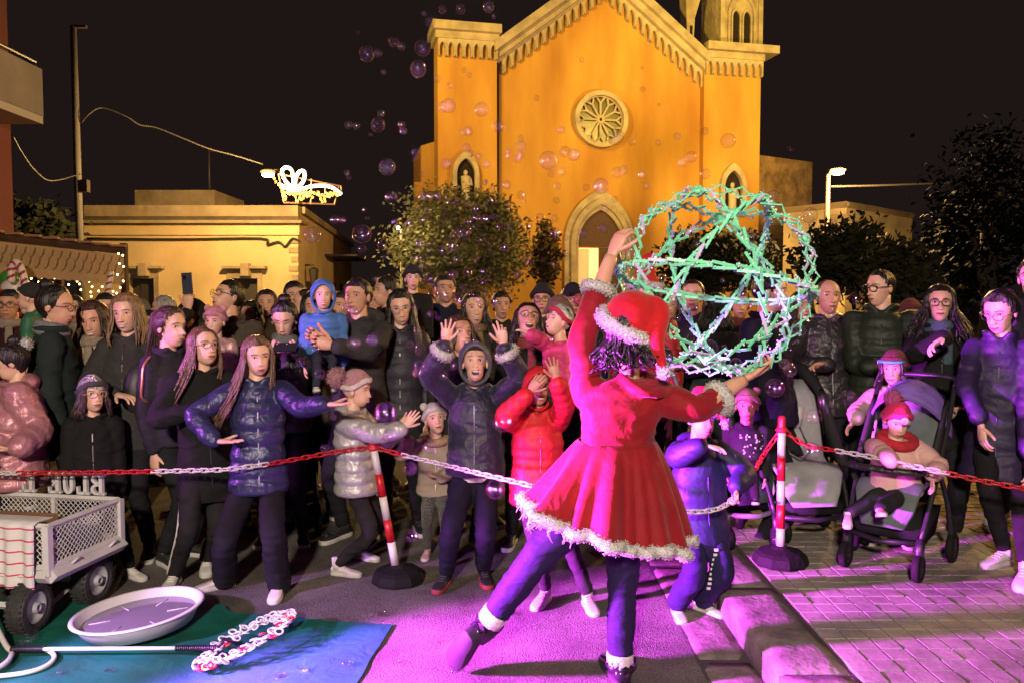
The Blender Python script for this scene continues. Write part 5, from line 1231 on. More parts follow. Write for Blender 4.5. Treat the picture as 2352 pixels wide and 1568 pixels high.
# slab-serif letters on the far rail, seen from behind
def letter(ch, w=0.085, h=0.115, t=0.02, s=0.020):
    b = MB(); X = lambda pts, d=1: pts
    fn = lambda u, z, d: V((u, d, z))
    bar = lambda x0, y0, x1, y1: b.prism([(x0, y0), (x1, y0), (x1, y1), (x0, y1)], fn, 0, t)
    k = s*0.62
    if ch == 'B':
        bar(0.012, 0.0, 0.012+s, h); bar(0, -0.0005, 0.03, k); bar(0, h-k, 0.03, h+0.0005)
        for z0_, z1_, rx in ((0.0, h*0.53, 0.048), (h*0.50, h, 0.043)):
            zc = (z0_+z1_)/2; rz = (z1_-z0_)/2; pts = [(0.03, z1_), (0.04, z1_)]+[(0.04+rx*math.sin(PI*i/12)*0.9, zc+rz*math.cos(PI*i/12)) for i in range(1, 12)]+[(0.04, z0_), (0.03, z0_)]
            inn = [(0.03, z1_-k), (0.04, z1_-k)]+[(0.04+(rx-s)*math.sin(PI*i/12)*0.9, zc+(rz-k)*math.cos(PI*i/12)) for i in range(1, 12)]+[(0.04, z0_+k), (0.03, z0_+k)]
            for i in range(len(pts)-1): b.prism([pts[i], pts[i+1], inn[i+1], inn[i]], fn, 0, t)
    if ch == 'L': bar(0.018, 0, 0.018+s, h); bar(0.004, h-k, 0.052, h+0.0005); bar(0.004, -0.0005, w*0.95, k); bar(w*0.95-0.011, 0, w*0.95, h*0.36)
    if ch == 'E': bar(0.012, 0, 0.012+s, h); bar(0, -0.0005, w*0.92, k); bar(0, h-k, w*0.90, h+0.0005); bar(0.02, h*0.45, w*0.62, h*0.45+k); bar(w*0.92-0.01, 0, w*0.92, h*0.3); bar(w*0.9-0.01, h*0.72, w*0.9, h); bar(w*0.62-0.009, h*0.36, w*0.62, h*0.64)
    if ch == 'U':
        bar(0.012, h*0.3, 0.012+s, h); bar(w-0.012-s*0.8, h*0.3, w-0.012, h); bar(0, h-k, 0.044, h+0.0005); bar(w-0.04, h-k, w+0.002, h+0.0005)
        c_ = w/2; R0 = c_-0.012; pts = [(c_-R0*math.cos(PI*i/12), h*0.32-h*0.32*math.sin(PI*i/12)) for i in range(13)]; inn = [(c_-(R0-s)*math.cos(PI*i/12), h*0.32-(h*0.32-k)*math.sin(PI*i/12)) for i in range(13)]
        for i in range(12): b.prism([pts[i], pts[i+1], inn[i+1], inn[i]], fn, 0, t)
    if ch == 'A':
        b.prism([(0.010, 0), (0.010+s*0.7, 0), (w*0.50, h), (w*0.36, h)], fn, 0, t); b.prism([(w-0.012-s, 0), (w-0.010, 0), (w*0.58, h), (w*0.42, h)], fn, 0, t)
        bar(w*0.26, h*0.30, w*0.74, h*0.30+k); bar(-0.004, -0.0005, 0.034, k*0.8); bar(w-0.038, -0.0005, w+0.004, k*0.8)
    return b
sg = empty('cart_lettering', CP(W_, 0.1, z1+0.02), 'white slab-serif letters on the cart rail seen mirrored from behind', 'sign')
cur = 0.085
for ch in 'BLUE LA':
    if ch == ' ': cur += 0.07; continue
    b = letter(ch); b.v = [CP(W_, cur+p.x, z1+0.022+p.z)+ed*(p.y-0.008) for p in b.v]; b.build('letter', mat('letter_paint', (0.62, 0.60, 0.62), 0.5, var=0.15, vscale=20), sg, False, fixn=True)
    cur += 0.089
# towel over the near rail, toys in the cart
tw_ = MB(); nx, ny = 26, 30; g = []
TWM = bpy.data.materials.new('striped_towel'); TWM.use_nodes = True
nt = TWM.node_tree; N = nt.nodes; L = nt.links; bs = N['Principled BSDF']; bs.inputs['Roughness'].default_value = 0.95
tc = N.new('ShaderNodeTexCoord'); sx = N.new('ShaderNodeSeparateXYZ'); L.new(tc.outputs['Object'], sx.inputs[0])
mm = N.new('ShaderNodeMath'); mm.operation = 'MULTIPLY_ADD'; mm.inputs[1].default_value = 1/0.056; mm.inputs[2].default_value = 0.55; L.new(sx.outputs[2], mm.inputs[0])
fr_ = N.new('ShaderNodeMath'); fr_.operation = 'FRACT'; L.new(mm.outputs[0], fr_.inputs[0]); lt_ = N.new('ShaderNodeMath'); lt_.operation = 'LESS_THAN'; lt_.inputs[1].default_value = 0.13; L.new(fr_.outputs[0], lt_.inputs[0])
mx = N.new('ShaderNodeMix'); mx.data_type = 'RGBA'; mx.inputs[6].default_value = (0.74, 0.70, 0.70, 1); mx.inputs[7].default_value = (0.62, 0.02, 0.10, 1); L.new(lt_.outputs[0], mx.inputs[0]); L.new(mx.outputs[2], bs.inputs['Base Color'])
nz = N.new('ShaderNodeTexNoise'); nz.inputs['Scale'].default_value = 130; bp_n = N.new('ShaderNodeBump'); bp_n.inputs['Strength'].default_value = 0.6; bp_n.inputs['Distance'].default_value = 0.01; L.new(nz.outputs[0], bp_n.inputs['Height']); L.new(bp_n.outputs[0], bs.inputs['Normal'])
for j in range(ny+1):
    for i in range(nx+1):
        u, v = i/nx, j/ny; l = 0.045+0.40*u; d = v*0.42-0.10
        fold = 0.014*math.sin(u*24)*sstep(v*1.5)+0.004*noise.noise(V((u*9, v*9, 2)))
        if d < 0: p = CP(-d, l, z1+0.026-0.04*(-d))
        else: p = CP(-0.030-fold-0.010*v, l, z1+0.026-d)
        g.append(p)
tw_.add(g, [(j*(nx+1)+i, j*(nx+1)+i+1, (j+1)*(nx+1)+i+1, (j+1)*(nx+1)+i) for j in range(ny) for i in range(nx)])
tw_.v = [p for p in tw_.v]
o = tw_.build('towel', TWM, empty('striped_towel', CP(-0.03, 0.2, z1+0.02), 'white towel with pink stripes draped over the side of the cart', 'towel')); md = o.modifiers.new('t', 'SOLIDIFY'); md.thickness = 0.007
b = MB(); b.box(CP(0.30, 0.45, z0+0.07), (0.34, 0.22, 0.16), RC); tag(b.build('cardboard_box', mat('cardboard', (0.35, 0.17, 0.08), 0.85, var=0.2), None, False), 'brown cardboard box lying inside the wire cart', 'box')
b = MB(); b.ell(CP(0.14, 0.12, z0+0.03), (0.09, 0.06, 0.035), RC, 14, 8); b.ell(CP(0.20, 0.20, z0+0.04), (0.08, 0.05, 0.04), RC, 14, 8); rag = b.build('cloth_bundle', cloth((0.6, 0.5, 0.5), 'plain'), None); remesh(rag, 0.012, 2); tag(rag, 'crumpled pale cloth lying on the cart deck', 'cloth')
b = MB(); b.box(CP(0.36, 0.20, z0+0.04), (0.26, 0.18, 0.09), RC); tag(b.build('plastic_crate', mat('blue_plastic', (0.06, 0.10, 0.18), 0.5), None, False), 'low dark blue plastic box on the cart deck behind the mesh', 'box')
# ------------------------------------------------------------------ soap basin
bc_ = G(322, 1450)+V((0, 0, 0.012)); bas = empty('soap_basin', bc_, 'round lilac-white plastic basin of soapy water on the tarpaulin', 'basin')
RT = Matrix.Rotation(math.radians(-4.5), 3, 'Y'); bo = bc_+V((0, 0, 0.028))
b = MB(); rings = []; n = 48; R0 = 0.298
for r_, z_ in ((0.0001, 0.0), (0.74, 0.0), (0.80, 0.006), (0.93, 0.072), (0.945, 0.078), (1.0, 0.078), (1.01, 0.072), (0.985, 0.068), (0.95, 0.066)):
    rings.append([bo+RT @ V((R0*r_*math.cos(2*PI*j/n), R0*r_*math.sin(2*PI*j/n), z_)) for j in range(n)])
b.loft(rings, cap=False)
rings = [[bo+RT @ V((R0*r_*math.cos(2*PI*j/n), R0*r_*math.sin(2*PI*j/n), z_)) for j in range(n)] for r_, z_ in ((0.95, 0.066), (0.82, -0.004), (0.70, -0.008), (0.0001, -0.008))]
b.loft(rings, cap=False); b.build('tub', mat('basin_plastic', (0.62, 0.59, 0.62), 0.35, var=0.08, vscale=8), bas)
b = MB(); b.add([bo+RT @ V((R0*0.86*math.cos(2*PI*j/n), R0*0.86*math.sin(2*PI*j/n), 0.038)) for j in range(n)], [tuple(range(n))])
b.build('soapy_water', mat('soapy_water', (0.16, 0.14, 0.16), 0.08, bump=0.05, bscale=8), bas)
b = MB(); b.add([bo+RT @ V((R0*0.80*math.cos(2*PI*j/n), R0*0.80*math.sin(2*PI*j/n), 0.036)) for j in range(n)], [tuple(range(n))])
for k in range(6):
    an = 2*PI*k/6+0.3; b.tube([bo+RT @ V((R0*0.42*math.cos(an), R0*0.42*math.sin(an), 0.0395)), bo+RT @ V((R0*0.74*math.cos(an), R0*0.74*math.sin(an), 0.0395))], 0.002, 4)
b.build('basin_ribs', mat('basin_plastic', (0.62, 0.59, 0.62), 0.35), bas)
# ------------------------------------------------------------------ bubble wand of rings
ROD = mat('rod_white', (0.68, 0.66, 0.66), 0.35); WRAP = mat('black_grip', (0.012, 0.012, 0.016), 0.35)
r0_, r1_ = G(62, 1512)+V((0, 0, 0.045)), G(500, 1512)+V((0, 0, 0.050))
wd = empty('bubble_wand', r1_, 'long bubble wand with white and red rings lying on the tarpaulin', 'bubble wand'); wd.location.z = 0
b = MB(); b.tube([r0_, r1_], 0.0085, 10); b.build('rod', ROD, wd)
for t0, t1 in ((-0.08, 0.09), (0.78, 1.0)):
    b = MB(); n = 150; pts = [lerp(r0_, r1_, lerp(t0, t1, j/n))+V((0, math.cos(j*0.85), math.sin(j*0.85)))*0.0105 for j in range(n+1)]; b.tube(pts, 0.005, 5); b.build('grip', WRAP, wd)
b = MB(); b.tube([r1_, lerp(r1_, G(530, 1495), 0.5)+V((0, 0, 0.05)), G(545, 1500)+V((0, 0, 0.05))], [0.008, 0.010, 0.006], 8); b.build('joint', WRAP, wd)
ea, eb = G(472, 1545)+V((0, 0, 0.035)), G(655, 1452)+V((0, 0, 0.085)); ec = (ea+eb)/2; ma = (eb-ea)/2; mi_ = V((ma.y, -ma.x, 0)).normalized()*0.085+V((0, 0, 0.01))
# pale outline and two rows of rings
tor = MB(); tor.torus((0, 0, 0), 0.0165, 0.0042, None, 14, 6); RW_ = tor.mesh('ring', WHTP); RR_ = tor.mesh('ring', REDP)
b = MB(); pts = [ec+ma*0.90*math.cos(2*PI*j/40)+mi_*0.85*math.sin(2*PI*j/40) for j in range(40)]; b.tube(pts, 0.0035, 5, closed=True); b.build('loop', ROD, wd)
rr = random.Random(11); nr = 38
for k in range(nr):
    an = 2*PI*k/nr; c_ = ec+ma*math.cos(an)*0.90+mi_*math.sin(an)*0.85; out = (ma*math.cos(an)*0.9+mi_*math.sin(an)*0.85).normalized()
    for q_, sc_ in ((0.021, 1.0), (0.054, 1.0)) if k % 2 else ((0.021, 1.0), (0.054, 1.0), (-0.021, 0.8)):
        o = link('ring', RR_ if rr.random() < 0.11 else RW_, wd); o.location = c_+out*q_-wd.location+V((0, 0, rr.uniform(0, 0.01))); o.scale = (sc_*1.1,)*3
        o.rotation_euler = (rr.uniform(-0.5, 0.5), rr.uniform(-0.5, 0.5), 0)
# hoop handle at the lower left
hp = empty('hoop_handle', G(20, 1545), 'white looped handle of a big bubble hoop at the lower left corner', 'bubble wand')
b = MB(); q, r = spline([G(-120, 1380)+V((0, 0, 0.16)), G(-30, 1450)+V((0, 0, 0.10)), G(14, 1500)+V((0, 0, 0.04)), G(28, 1512)+V((0, 0, 0.03)), G(10, 1540)+V((0, 0, 0.03)), G(-60, 1575)+V((0, 0, 0.03))], [0.012]*6, 6); b.tube(q, r, 10); b.build('hoop', ROD, hp)
b = MB(); q, r = spline([G(35, 1506)+V((0, 0, 0.03)), G(100, 1505)+V((0, 0, 0.03)), G(125, 1517)+V((0, 0, 0.025)), G(112, 1535)+V((0, 0, 0.02)), G(70, 1552)+V((0, 0, 0.02)), G(0, 1562)+V((0, 0, 0.02)), G(-80, 1565)+V((0, 0, 0.02))], [0.010]*7, 6); b.tube(q, r, 10); b.build('hoop', ROD, hp)
# ------------------------------------------------------------------ expanding green ball
SY = 3.52; sc_ = P(1640, 652, SY); SR = 0.418
ball = empty('expanding_ball', sc_, 'large green expanding lattice ball held up by the dancer in red', 'toy')
ph_ = (1+5**0.5)/2; ico = []
for s1 in (-1, 1):
    for s2 in (-1, 1): ico += [V((0, s1, s2*ph_)), V((s1, s2*ph_, 0)), V((s2*ph_, 0, s1))]
idv = []
for i in range(12):
    for j in range(i+1, 12):
        if abs((ico[i]-ico[j]).length-2) < 1e-3: idv.append(((ico[i]+ico[j])/2).normalized())
RB = Matrix.Rotation(0.35, 3, 'Z') @ Matrix.Rotation(0.5, 3, 'X') @ Matrix.Rotation(0.22, 3, 'Y'); idv = [RB @ v for v in idv]
GRN = mat('green_plastic', (0.22, 0.80, 0.46), 0.35, var=0.1, vscale=9); LIL = mat('pale_plastic', (0.55, 0.50, 0.72), 0.35)
LS = 0.152; s_ = MB(); s_.box((0, 0, 0), (LS, 0.0120, 0.005)); s_.box((0, 0, 0.0), (0.012, 0.017, 0.009)); ST1 = s_.mesh('strut', GRN, smooth=False); ST2 = s_.mesh('strut', LIL, smooth=False)
hbm = MB(); hbm.ell((0, 0, 0), (0.020, 0.020, 0.012), None, 10, 6); HBM = hbm.mesh('hub', GRN)
nst = 0; extra = MB(); drops = []; rdp = random.Random(9)
for v in idv:
    o = link('hub', HBM, ball); o.location = v*SR; o.rotation_euler = v.to_track_quat('Z', 'Y').to_euler()
for i in range(30):
    for j in range(i+1, 30):
        if abs(idv[i].angle(idv[j])-PI/5) < 1e-3:
            a, c_ = idv[i], idv[j]; nrm = a.cross(c_).normalized()
            for k in range(3):
                d0 = Matrix.Rotation(PI/5*k/3, 3, nrm) @ a; d1 = Matrix.Rotation(PI/5*(k+1)/3, 3, nrm) @ a
                for f0, f1, lat, me in ((1.045, 0.945, 0.008, ST1), (0.945, 1.045, -0.008, ST1 if (i*7+j*3+k) % 5 else ST2)):
                    p0, p1 = d0*SR*f0, d1*SR*f1; t = (p1-p0).normalized(); u_ = (d0+d1).normalized(); y_ = nrm
                    w_ = t.cross(y_).normalized(); M = Matrix((t, w_.cross(t), w_)).transposed(); nst += 1
                    for q_ in range(5): drops.append(lerp(p0, p1, rdp.random())+V((rdp.gauss(0, 1), rdp.gauss(0, 1), rdp.gauss(0, 1)))*0.007)
                    if nst > 300:
                        for bx_ in s_.v: extra.v.append((p0+p1)/2+nrm*lat+M @ V((bx_.x*(p1-p0).length*1.04/LS, bx_.y, bx_.z)))
                        extra.f += [[i_+len(extra.v)-len(s_.v) for i_ in f_] for f_ in s_.f]; extra.m += s_.m; continue
                    o = link('strut', me, ball)
                    o.matrix_local = Matrix.Translation((p0+p1)/2+nrm*lat) @ M.to_4x4() @ Matrix.Diagonal((((p1-p0).length*1.04)/LS, 1, 1, 1))
if extra.v: extra.v = [p+sc_ for p in extra.v]; tag(extra.build('strut_rest', GRN, ball, False), kind='stuff')
db = MB()
for p in drops: db.ell(sc_+p, (lambda r: (r, r, r))(rdp.uniform(0.0018, 0.0050)), None, 6, 4)
tag(db.build('soap_drops', mat('soap_drop', (0.75, 0.78, 0.85), 0.08, coat=0.5), ball), kind='stuff')
# ------------------------------------------------------------------ strollers
BLK = mat('stroller_frame', (0.022, 0.022, 0.024), 0.4, 0.3); ALU = mat('stroller_alloy', (0.45, 0.45, 0.47), 0.35, 0.6)
def stroller(front, yaw, label, seatc, canc, frame=BLK, gz=PZ, half=0.20, length=0.48, canopy='up', straps=False, seat_tilt=0.18, bumper=False, tagtext=None, arch=False):
    yaw = math.radians(yaw); f = V((math.sin(yaw), -math.cos(yaw), 0)); s = V((math.cos(yaw), math.sin(yaw), 0)); up = V((0, 0, 1))
    o0 = V((front.x, front.y, gz)); root = empty('stroller', o0-f*length*0.5, label, 'stroller')
    Q = lambda x, y, z: o0 + s*x + f*y + up*z
    for x in (-half, half):
        wheel(Q(x, 0, 0.075), 0.075, 0.04, s, root, RUB, frame); wheel(Q(x*1.25, -length, 0.085), 0.085, 0.04, s, root, RUB, frame)
        b = MB(); b.tube([Q(x, 0.0, 0.08), Q(x, -0.01, 0.17), Q(x, -0.03, 0.22)], [0.022, 0.026, 0.022], 8); b.build('fork', frame, root)
        b = MB(); q, r = spline([Q(x, -0.03, 0.21), Q(x*1.1, -0.22, 0.50), Q(x*1.12, -0.42, 0.78), Q(x*1.1, -0.56, 0.98)], [0.014]*4, 4); b.tube(q, r, 8); b.build('side_tube', frame, root)
        b = MB(); q, r = spline([Q(x*1.25, -length, 0.09), Q(x*1.18, -length+0.08, 0.35), Q(x*1.1, -0.26, 0.56)], [0.014]*3, 4); b.tube(q, r, 8); b.build('rear_leg', frame, root)
    b = MB(); q, r = spline([Q(-half*1.1, -0.56, 0.98), Q(-half*0.9, -0.62, 1.03), Q(half*0.9, -0.62, 1.03), Q(half*1.1, -0.56, 0.98)], [0.016]*4, 5); b.tube(q, r, 8); b.build('push_handle', frame, root)
    b = MB(); b.tube([Q(-half, -0.03, 0.20), Q(0, 0.03, 0.19), Q(half, -0.03, 0.20)], 0.016, 8); b.build('footrest', frame, root)
    # basket
    b = MB(); rings = []
    for y_, z0_, z1_ in ((-0.06, 0.20, 0.26), (-0.25, 0.14, 0.28), (-length+0.02, 0.15, 0.32)): rings.append([Q(-half*0.95, y_, z1_), Q(-half*0.8, y_, z0_), Q(half*0.8, y_, z0_), Q(half*0.95, y_, z1_)])
    b.loft(rings); b.build('basket', cloth((0.018, 0.018, 0.02), 'plain'), root)
    # padded seat: leg panel, cushion and back as one swept pad
    prof = [(0.0, 0.26), (-0.04, 0.34), (-0.07, 0.44), (-0.14, 0.475), (-0.26, 0.46), (-0.32, 0.50), (-0.32-seat_tilt*0.4, 0.68), (-0.32-seat_tilt*0.8, 0.86), (-0.32-seat_tilt, 0.96)]
    wds = [0.60, 0.80, 0.92, 0.95, 0.92, 0.92, 0.95, 0.92, 0.62]
    b = MB(); rings = []
    for i, ((y_, z_), w_) in enumerate(zip(prof, wds)):
        t = V((0, 0)) ; a = prof[max(i-1, 0)]; c2_ = prof[min(i+1, len(prof)-1)]; tv = V((c2_[0]-a[0], c2_[1]-a[1])).normalized(); nv_ = V((tv.y, -tv.x)); hw = half*0.98*w_; ring = []
        for j in range(14):
            an = 2*PI*j/14; cx_, sy_ = math.cos(an), math.sin(an)
            ring.append(Q(hw*math.copysign(abs(cx_)**0.6, cx_), y_+nv_.x*0.022*sy_+0.0, z_+nv_.y*0.022*sy_))
        rings.append(ring)
    b.loft(rings); seat = b.build('seat', cloth(seatc, 'plain'), root)
    for x in (-1, 1):
        b = MB(); b.loft([[Q(x*half*0.97, -0.08, 0.47), Q(x*half*1.08, -0.10, 0.50), Q(x*half*1.08, -0.30, 0.56), Q(x*half*0.97, -0.30, 0.50)], [Q(x*half*0.97, -0.40, 0.86), Q(x*half*1.08, -0.38, 0.86), Q(x*half*1.08, -0.46, 0.92), Q(x*half*0.97, -0.46, 0.92)]]); b.build('seat_side', cloth((0.03, 0.03, 0.032), 'plain'), seat)
        if straps:
            b = MB(); b.box(Q(x*0.055, -0.36, 0.74), (0.042, 0.022, 0.13), Matrix((s, f, up)).transposed() @ Matrix.Rotation(x*0.15, 3, 'Y')); b.build('strap_pad', cloth((0.55, 0.53, 0.5), 'plain'), seat)
            b = MB(); b.tube([Q(x*0.055, -0.355, 0.68), Q(x*0.08, -0.24, 0.55), Q(0, -0.20, 0.50)], 0.008, 6, flat=0.4); b.build('strap', cloth((0.25, 0.25, 0.25), 'plain'), seat)
    # canopy: ribs folded over the top
    if canopy:
        g = []; nu_, nv_ = 18, 9; cz = 0.70; R1 = half*1.12
        for i in range(nv_+1):
            el = lerp(-0.35, 0.75 if canopy == 'up' else 0.5, i/nv_)      # sweeps from the back forwards
            for j in range(nu_+1):
                an = PI*j/nu_; rr_ = 1+0.02*math.sin(i*PI)*0 + (0.03 if i % 3 == 0 else 0.0)
                x = -R1*math.cos(an); hgt = math.sin(an)*0.265*rr_
                g.append(Q(x, -0.50+math.sin(el)*hgt*1.15+0.02, cz+math.cos(el)*hgt*1.15))
        b = MB(); b.add(g, [(i*(nu_+1)+j, i*(nu_+1)+j+1, (i+1)*(nu_+1)+j+1, (i+1)*(nu_+1)+j) for i in range(nv_) for j in range(nu_)])
        cn = b.build('canopy', cloth(canc, 'plain'), root); md = cn.modifiers.new('t', 'SOLIDIFY'); md.thickness = 0.008
        b = MB(); b.tube(g[-(nu_+1):], 0.009, 6); b.build('canopy_edge', cloth(tuple(c*0.8 for c in canc), 'plain'), cn)
    if arch:
        b = MB(); q, r = spline([Q(-half*1.12, -0.40, 0.62), Q(-half*1.1, -0.46, 0.85), Q(-half*0.6, -0.52, 1.02), Q(0, -0.54, 1.06), Q(half*0.6, -0.52, 1.02), Q(half*1.1, -0.46, 0.85), Q(half*1.12, -0.40, 0.62)], [0.022, 0.03, 0.04, 0.042, 0.04, 0.03, 0.022], 5); b.tube(q, r, 10); b.build('folded_canopy', cloth((0.02, 0.02, 0.022), 'plain'), root)
    if bumper:
        b = MB(); q, r = spline([Q(-half*1.08, -0.22, 0.56), Q(-half*0.9, -0.0, 0.575), Q(0, 0.05, 0.58), Q(half*0.9, -0.0, 0.575), Q(half*1.08, -0.22, 0.56)], [0.018]*5, 5); b.tube(q, r, 8); b.build('bumper_bar', cloth((0.02, 0.02, 0.022), 'leather'), root)
    if tagtext:
        b = MB(); c_ = Q(0, -0.445, 0.885); b.box(c_, (0.085, 0.006, 0.030), Matrix((s, f, up)).transposed()); tg = b.build('label_tag', mat('tag_black', (0.02, 0.02, 0.02), 0.6), seat, False)
        cu = bpy.data.curves.new('t', 'FONT'); cu.body = tagtext; cu.size = 0.017; cu.align_x = 'CENTER'; cu.align_y = 'CENTER'; to = bpy.data.objects.new('t', cu); COL.objects.link(to)
        bpy.context.view_layer.update(); me = bpy.data.meshes.new_from_object(to); bpy.data.objects.remove(to); me.materials.clear(); me.materials.append(mat('tag_print', (0.7, 0.7, 0.7), 0.6))
        tx = link('tag_text', me, tg); tx.matrix_local = Matrix.Translation(c_+f*0.0045-wloc(tg)) @ (Matrix((s, up, f)).transposed()).to_4x4()
    return Q
QA = stroller(P(1873, 1100, 4.62), 4, 'empty grey stroller with white strap pads behind the upright post', (0.34, 0.36, 0.36), (0.22, 0.23, 0.23), half=0.225, straps=True, canopy=None, tagtext='Inglesina', arch=True)
fm = (G(1945, 1302, PZ)+G(2105, 1336, PZ))/2
QB = stroller(fm, -42, 'dark stroller with purple canopy carrying the toddler in a pink jacket', (0.12, 0.145, 0.15), (0.22, 0.13, 0.48), half=0.185, bumper=True)
QC = stroller(P(1735, 1150, 4.70)+V((0, 0, 0)), 20, 'teal-grey stroller with alloy frame holding the baby in spotted clothes', (0.05, 0.075, 0.075), (0.09, 0.13, 0.13), frame=ALU, half=0.20, canopy=None)
QD = stroller(P(665, 1180, 5.35), 25, 'black stroller standing behind the girl in the shiny navy jacket', (0.05, 0.045, 0.045), (0.03, 0.03, 0.03), gz=0.0, half=0.19, canopy='back')
# ------------------------------------------------------------------ the dancer in the red dress
RED = mat('red_velour', (0.225, 0.006, 0.011), 0.7, bump=0.3, bscale=11, bdist=0.03, sheen=0.1, spec=0.2, var=0.2, vscale=10, distort=1.0)
FURM = cloth((0.76, 0.74, 0.73), 'fur'); LEGM = mat('navy_leggings', (0.013, 0.010, 0.036), 0.75, spec=0.15, bump=0.5, bscale=16, bdist=0.012, distort=0.6, stretch=(1, 1, 2.2)); BOOT = mat('patent_boot', (0.014, 0.012, 0.018), 0.16, bump=0.15, bscale=18)
def dancer():
    Y = 3.25; yaw = math.radians(168); s = V((1, 0, 0)).normalized(); up = V((0, 0, 1)); f = V((0.12, 0.99, 0)).normalized()
    hc = P(1447, 760, Y); R = rotm(math.radians(150), 0.15, 0.0); sc = 0.222/0.2275
    root = empty('person', G(1420, 1560), 'dancer in red dress, red hat and black boots seen from behind lifting the green ball', 'person')
    body = MB(); head_geo(body, hc, R, sc, False, 1)
    nb = P(1440, 872, Y+0.02); waist = P(1416, 1015, Y); hip = P(1415, 1085, Y)
    body.tube([hc-up*0.06, lerp(hc, nb, 0.7), nb, nb-up*0.05], [0.046, 0.048, 0.052, 0.08], 12)
    shL, shR = P(1352, 905, Y+0.03), P(1522, 915, Y+0.01)
    elL, cuL, wrL = P(1338, 778, Y+0.03), P(1374, 668, Y+0.10), P(1404, 590, Y+0.14)
    elR, cuR, wrR = P(1596, 940, Y-0.02), P(1652, 915, Y+0.05), P(1708, 872, Y+0.10)
    for a, e, w in ((shL, elL, wrL), (shR, elR, wrR)):
        q, r = spline([a, e, lerp(e, w, 0.45), w], [0.05, 0.044, 0.040, 0.027], 5); body.tube(q, r, 12)
    bc = sc_
    hand(body, wrL+(P(1418, 560, Y+0.16)-wrL)*0.2, P(1424, 545, Y+0.15)-wrL, V((0.75, 0.65, -0.1)), 1, 0.98, 0.55, 0.08, thumb=0.6)
    hand(body, wrR+V((0.01, 0.005, 0.008)), P(1765, 846, Y+0.14)-wrR, V((-0.25, 0.2, 0.95)), -1, 0.98, 0.5, 0.12, thumb=0.9)
    # legs under the leggings
    hR, kR, aR = P(1440, 1150, Y), P(1428, 1365, Y+0.02), P(1424, 1530, Y+0.01)
    hL, kL, aL = P(1360, 1140, Y-0.02), P(1228, 1285, Y-0.05), P(1122, 1430, Y+0.02)
    for h, k, a in ((hR, kR, aR), (hL, kL, aL)): body.tube([h, k, a], [0.07, 0.05, 0.035], 10)
    body.loft(body_rings(hip, nb, s, f, [(0, 0.13, 0.10), (0.4, 0.11, 0.08), (0.8, 0.15, 0.08), (1, 0.04, 0.04)], 14))
    body.build('body', [skinm(SK), EYEW, IRIS, LIP, mat('brow', (0.02, 0.012, 0.01), 0.7), TEETH, MOUTH], root)
    # dress top with sleeves
    cm = MB(); cm.loft(body_rings(waist-up*0.02, nb+up*0.01, s, f, [(0, 0.150, 0.110), (0.3, 0.152, 0.112), (0.6, 0.172, 0.118), (0.84, 0.160, 0.095), (0.95, 0.10, 0.065), (1, 0.060, 0.052)], 24))
    for a, e, c_ in ((shL, elL, cuL), (shR, elR, cuR)):
        q, r = spline([lerp(nb-up*0.07, a, 0.55), a, lerp(a, e, 0.5), e, lerp(e, c_, 0.6), c_], [0.072, 0.070, 0.064, 0.056, 0.052, 0.050], 5); cm.tube(q, r, 14)
    for k in range(3): cm.torus(nb+V((0.03+0.02*k, -0.015-0.012*k, 0.012-0.012*k)), 0.062+0.012*k, 0.016, Matrix.Rotation(0.35, 3, 'X') @ Matrix.Rotation(0.15, 3, 'Y'), 20, 8)
    top = cm.build('dress_top', RED, root); remesh(top, 0.0095, 3); top['folds'] = 0.008
    # pleated skirt
    hemc = P(1396, 1200, Y-0.02); la = V((0.315, 0, -0.078)); da = V((0.0, 0.25, 0.02)); n = 120; m = 22; g = []
    for i in range(m+1):
        t = i/m; c_ = lerp(waist+up*0.01, hemc, t)
        for j in range(n):
            th = 2*PI*j/n; k = 0.155+(1-0.155)*t**0.82
            wa = lerp(0.153, 1.0*la.length, t**0.85); wd_ = lerp(0.113, da.length, t**0.85)
            fold = 0.052*t*(0.6*math.sin(7*th+0.6+0.5*math.sin(2*th))+0.4*math.sin(12*th+1.9+1.3*math.sin(3*th))+0.22*math.sin(21*th+2*math.sin(5*th)))
            lx = la.normalized().lerp(V((1, 0, 0)), 1-t).normalized()
            g.append(c_ + lx*math.cos(th)*(wa+fold) + da.normalized()*math.sin(th)*(wd_+fold) + up*(0.012*t*math.sin(7*th+1.2)))
    b = MB(); b.add(g, [(i*n+j, i*n+(j+1) % n, (i+1)*n+(j+1) % n, (i+1)*n+j) for i in range(m) for j in range(n)])
    sk = b.build('skirt', RED, root); md = sk.modifiers.new('t', 'SOLIDIFY'); md.thickness = 0.004
    hemp = g[-n:]
    fur_tube('fur_hem', hemp, 0.020, FURM, sk, n=16000, ln=0.0048, seed=3, lump=0.35)
    b = MB(); rr_ = random.Random(4)
    for k in range(70):      # ragged petticoat threads under the hem
        j = rr_.randrange(52, 78); p = hemp[j] + V((rr_.uniform(-0.01, 0.01), 0.01, -0.01)); l = rr_.uniform(0.03, 0.07)
        b.tube([p, p+V((rr_.uniform(-0.02, 0.02), 0, -l*0.5)), p+V((rr_.uniform(-0.03, 0.03), 0, -l))], [0.003, 0.002, 0.001], 4)
    b.build('petticoat_fringe', mat('tulle', (0.6, 0.45, 0.55), 0.8), sk)
    def ringat(c_, d, r, k=26):
        d = d.normalized(); a = d.orthogonal().normalized(); b_ = d.cross(a); return [c_+(a*math.cos(2*PI*j/k)+b_*math.sin(2*PI*j/k))*r for j in range(k)]
    fur_tube('fur_cuff', ringat(cuL, wrL-elL, 0.053), 0.021, FURM, root, n=3600, ln=0.0046, seed=5)
    fur_tube('fur_cuff', ringat(cuR, wrR-elR, 0.053), 0.021, FURM, root, n=3600, ln=0.0046, seed=6)
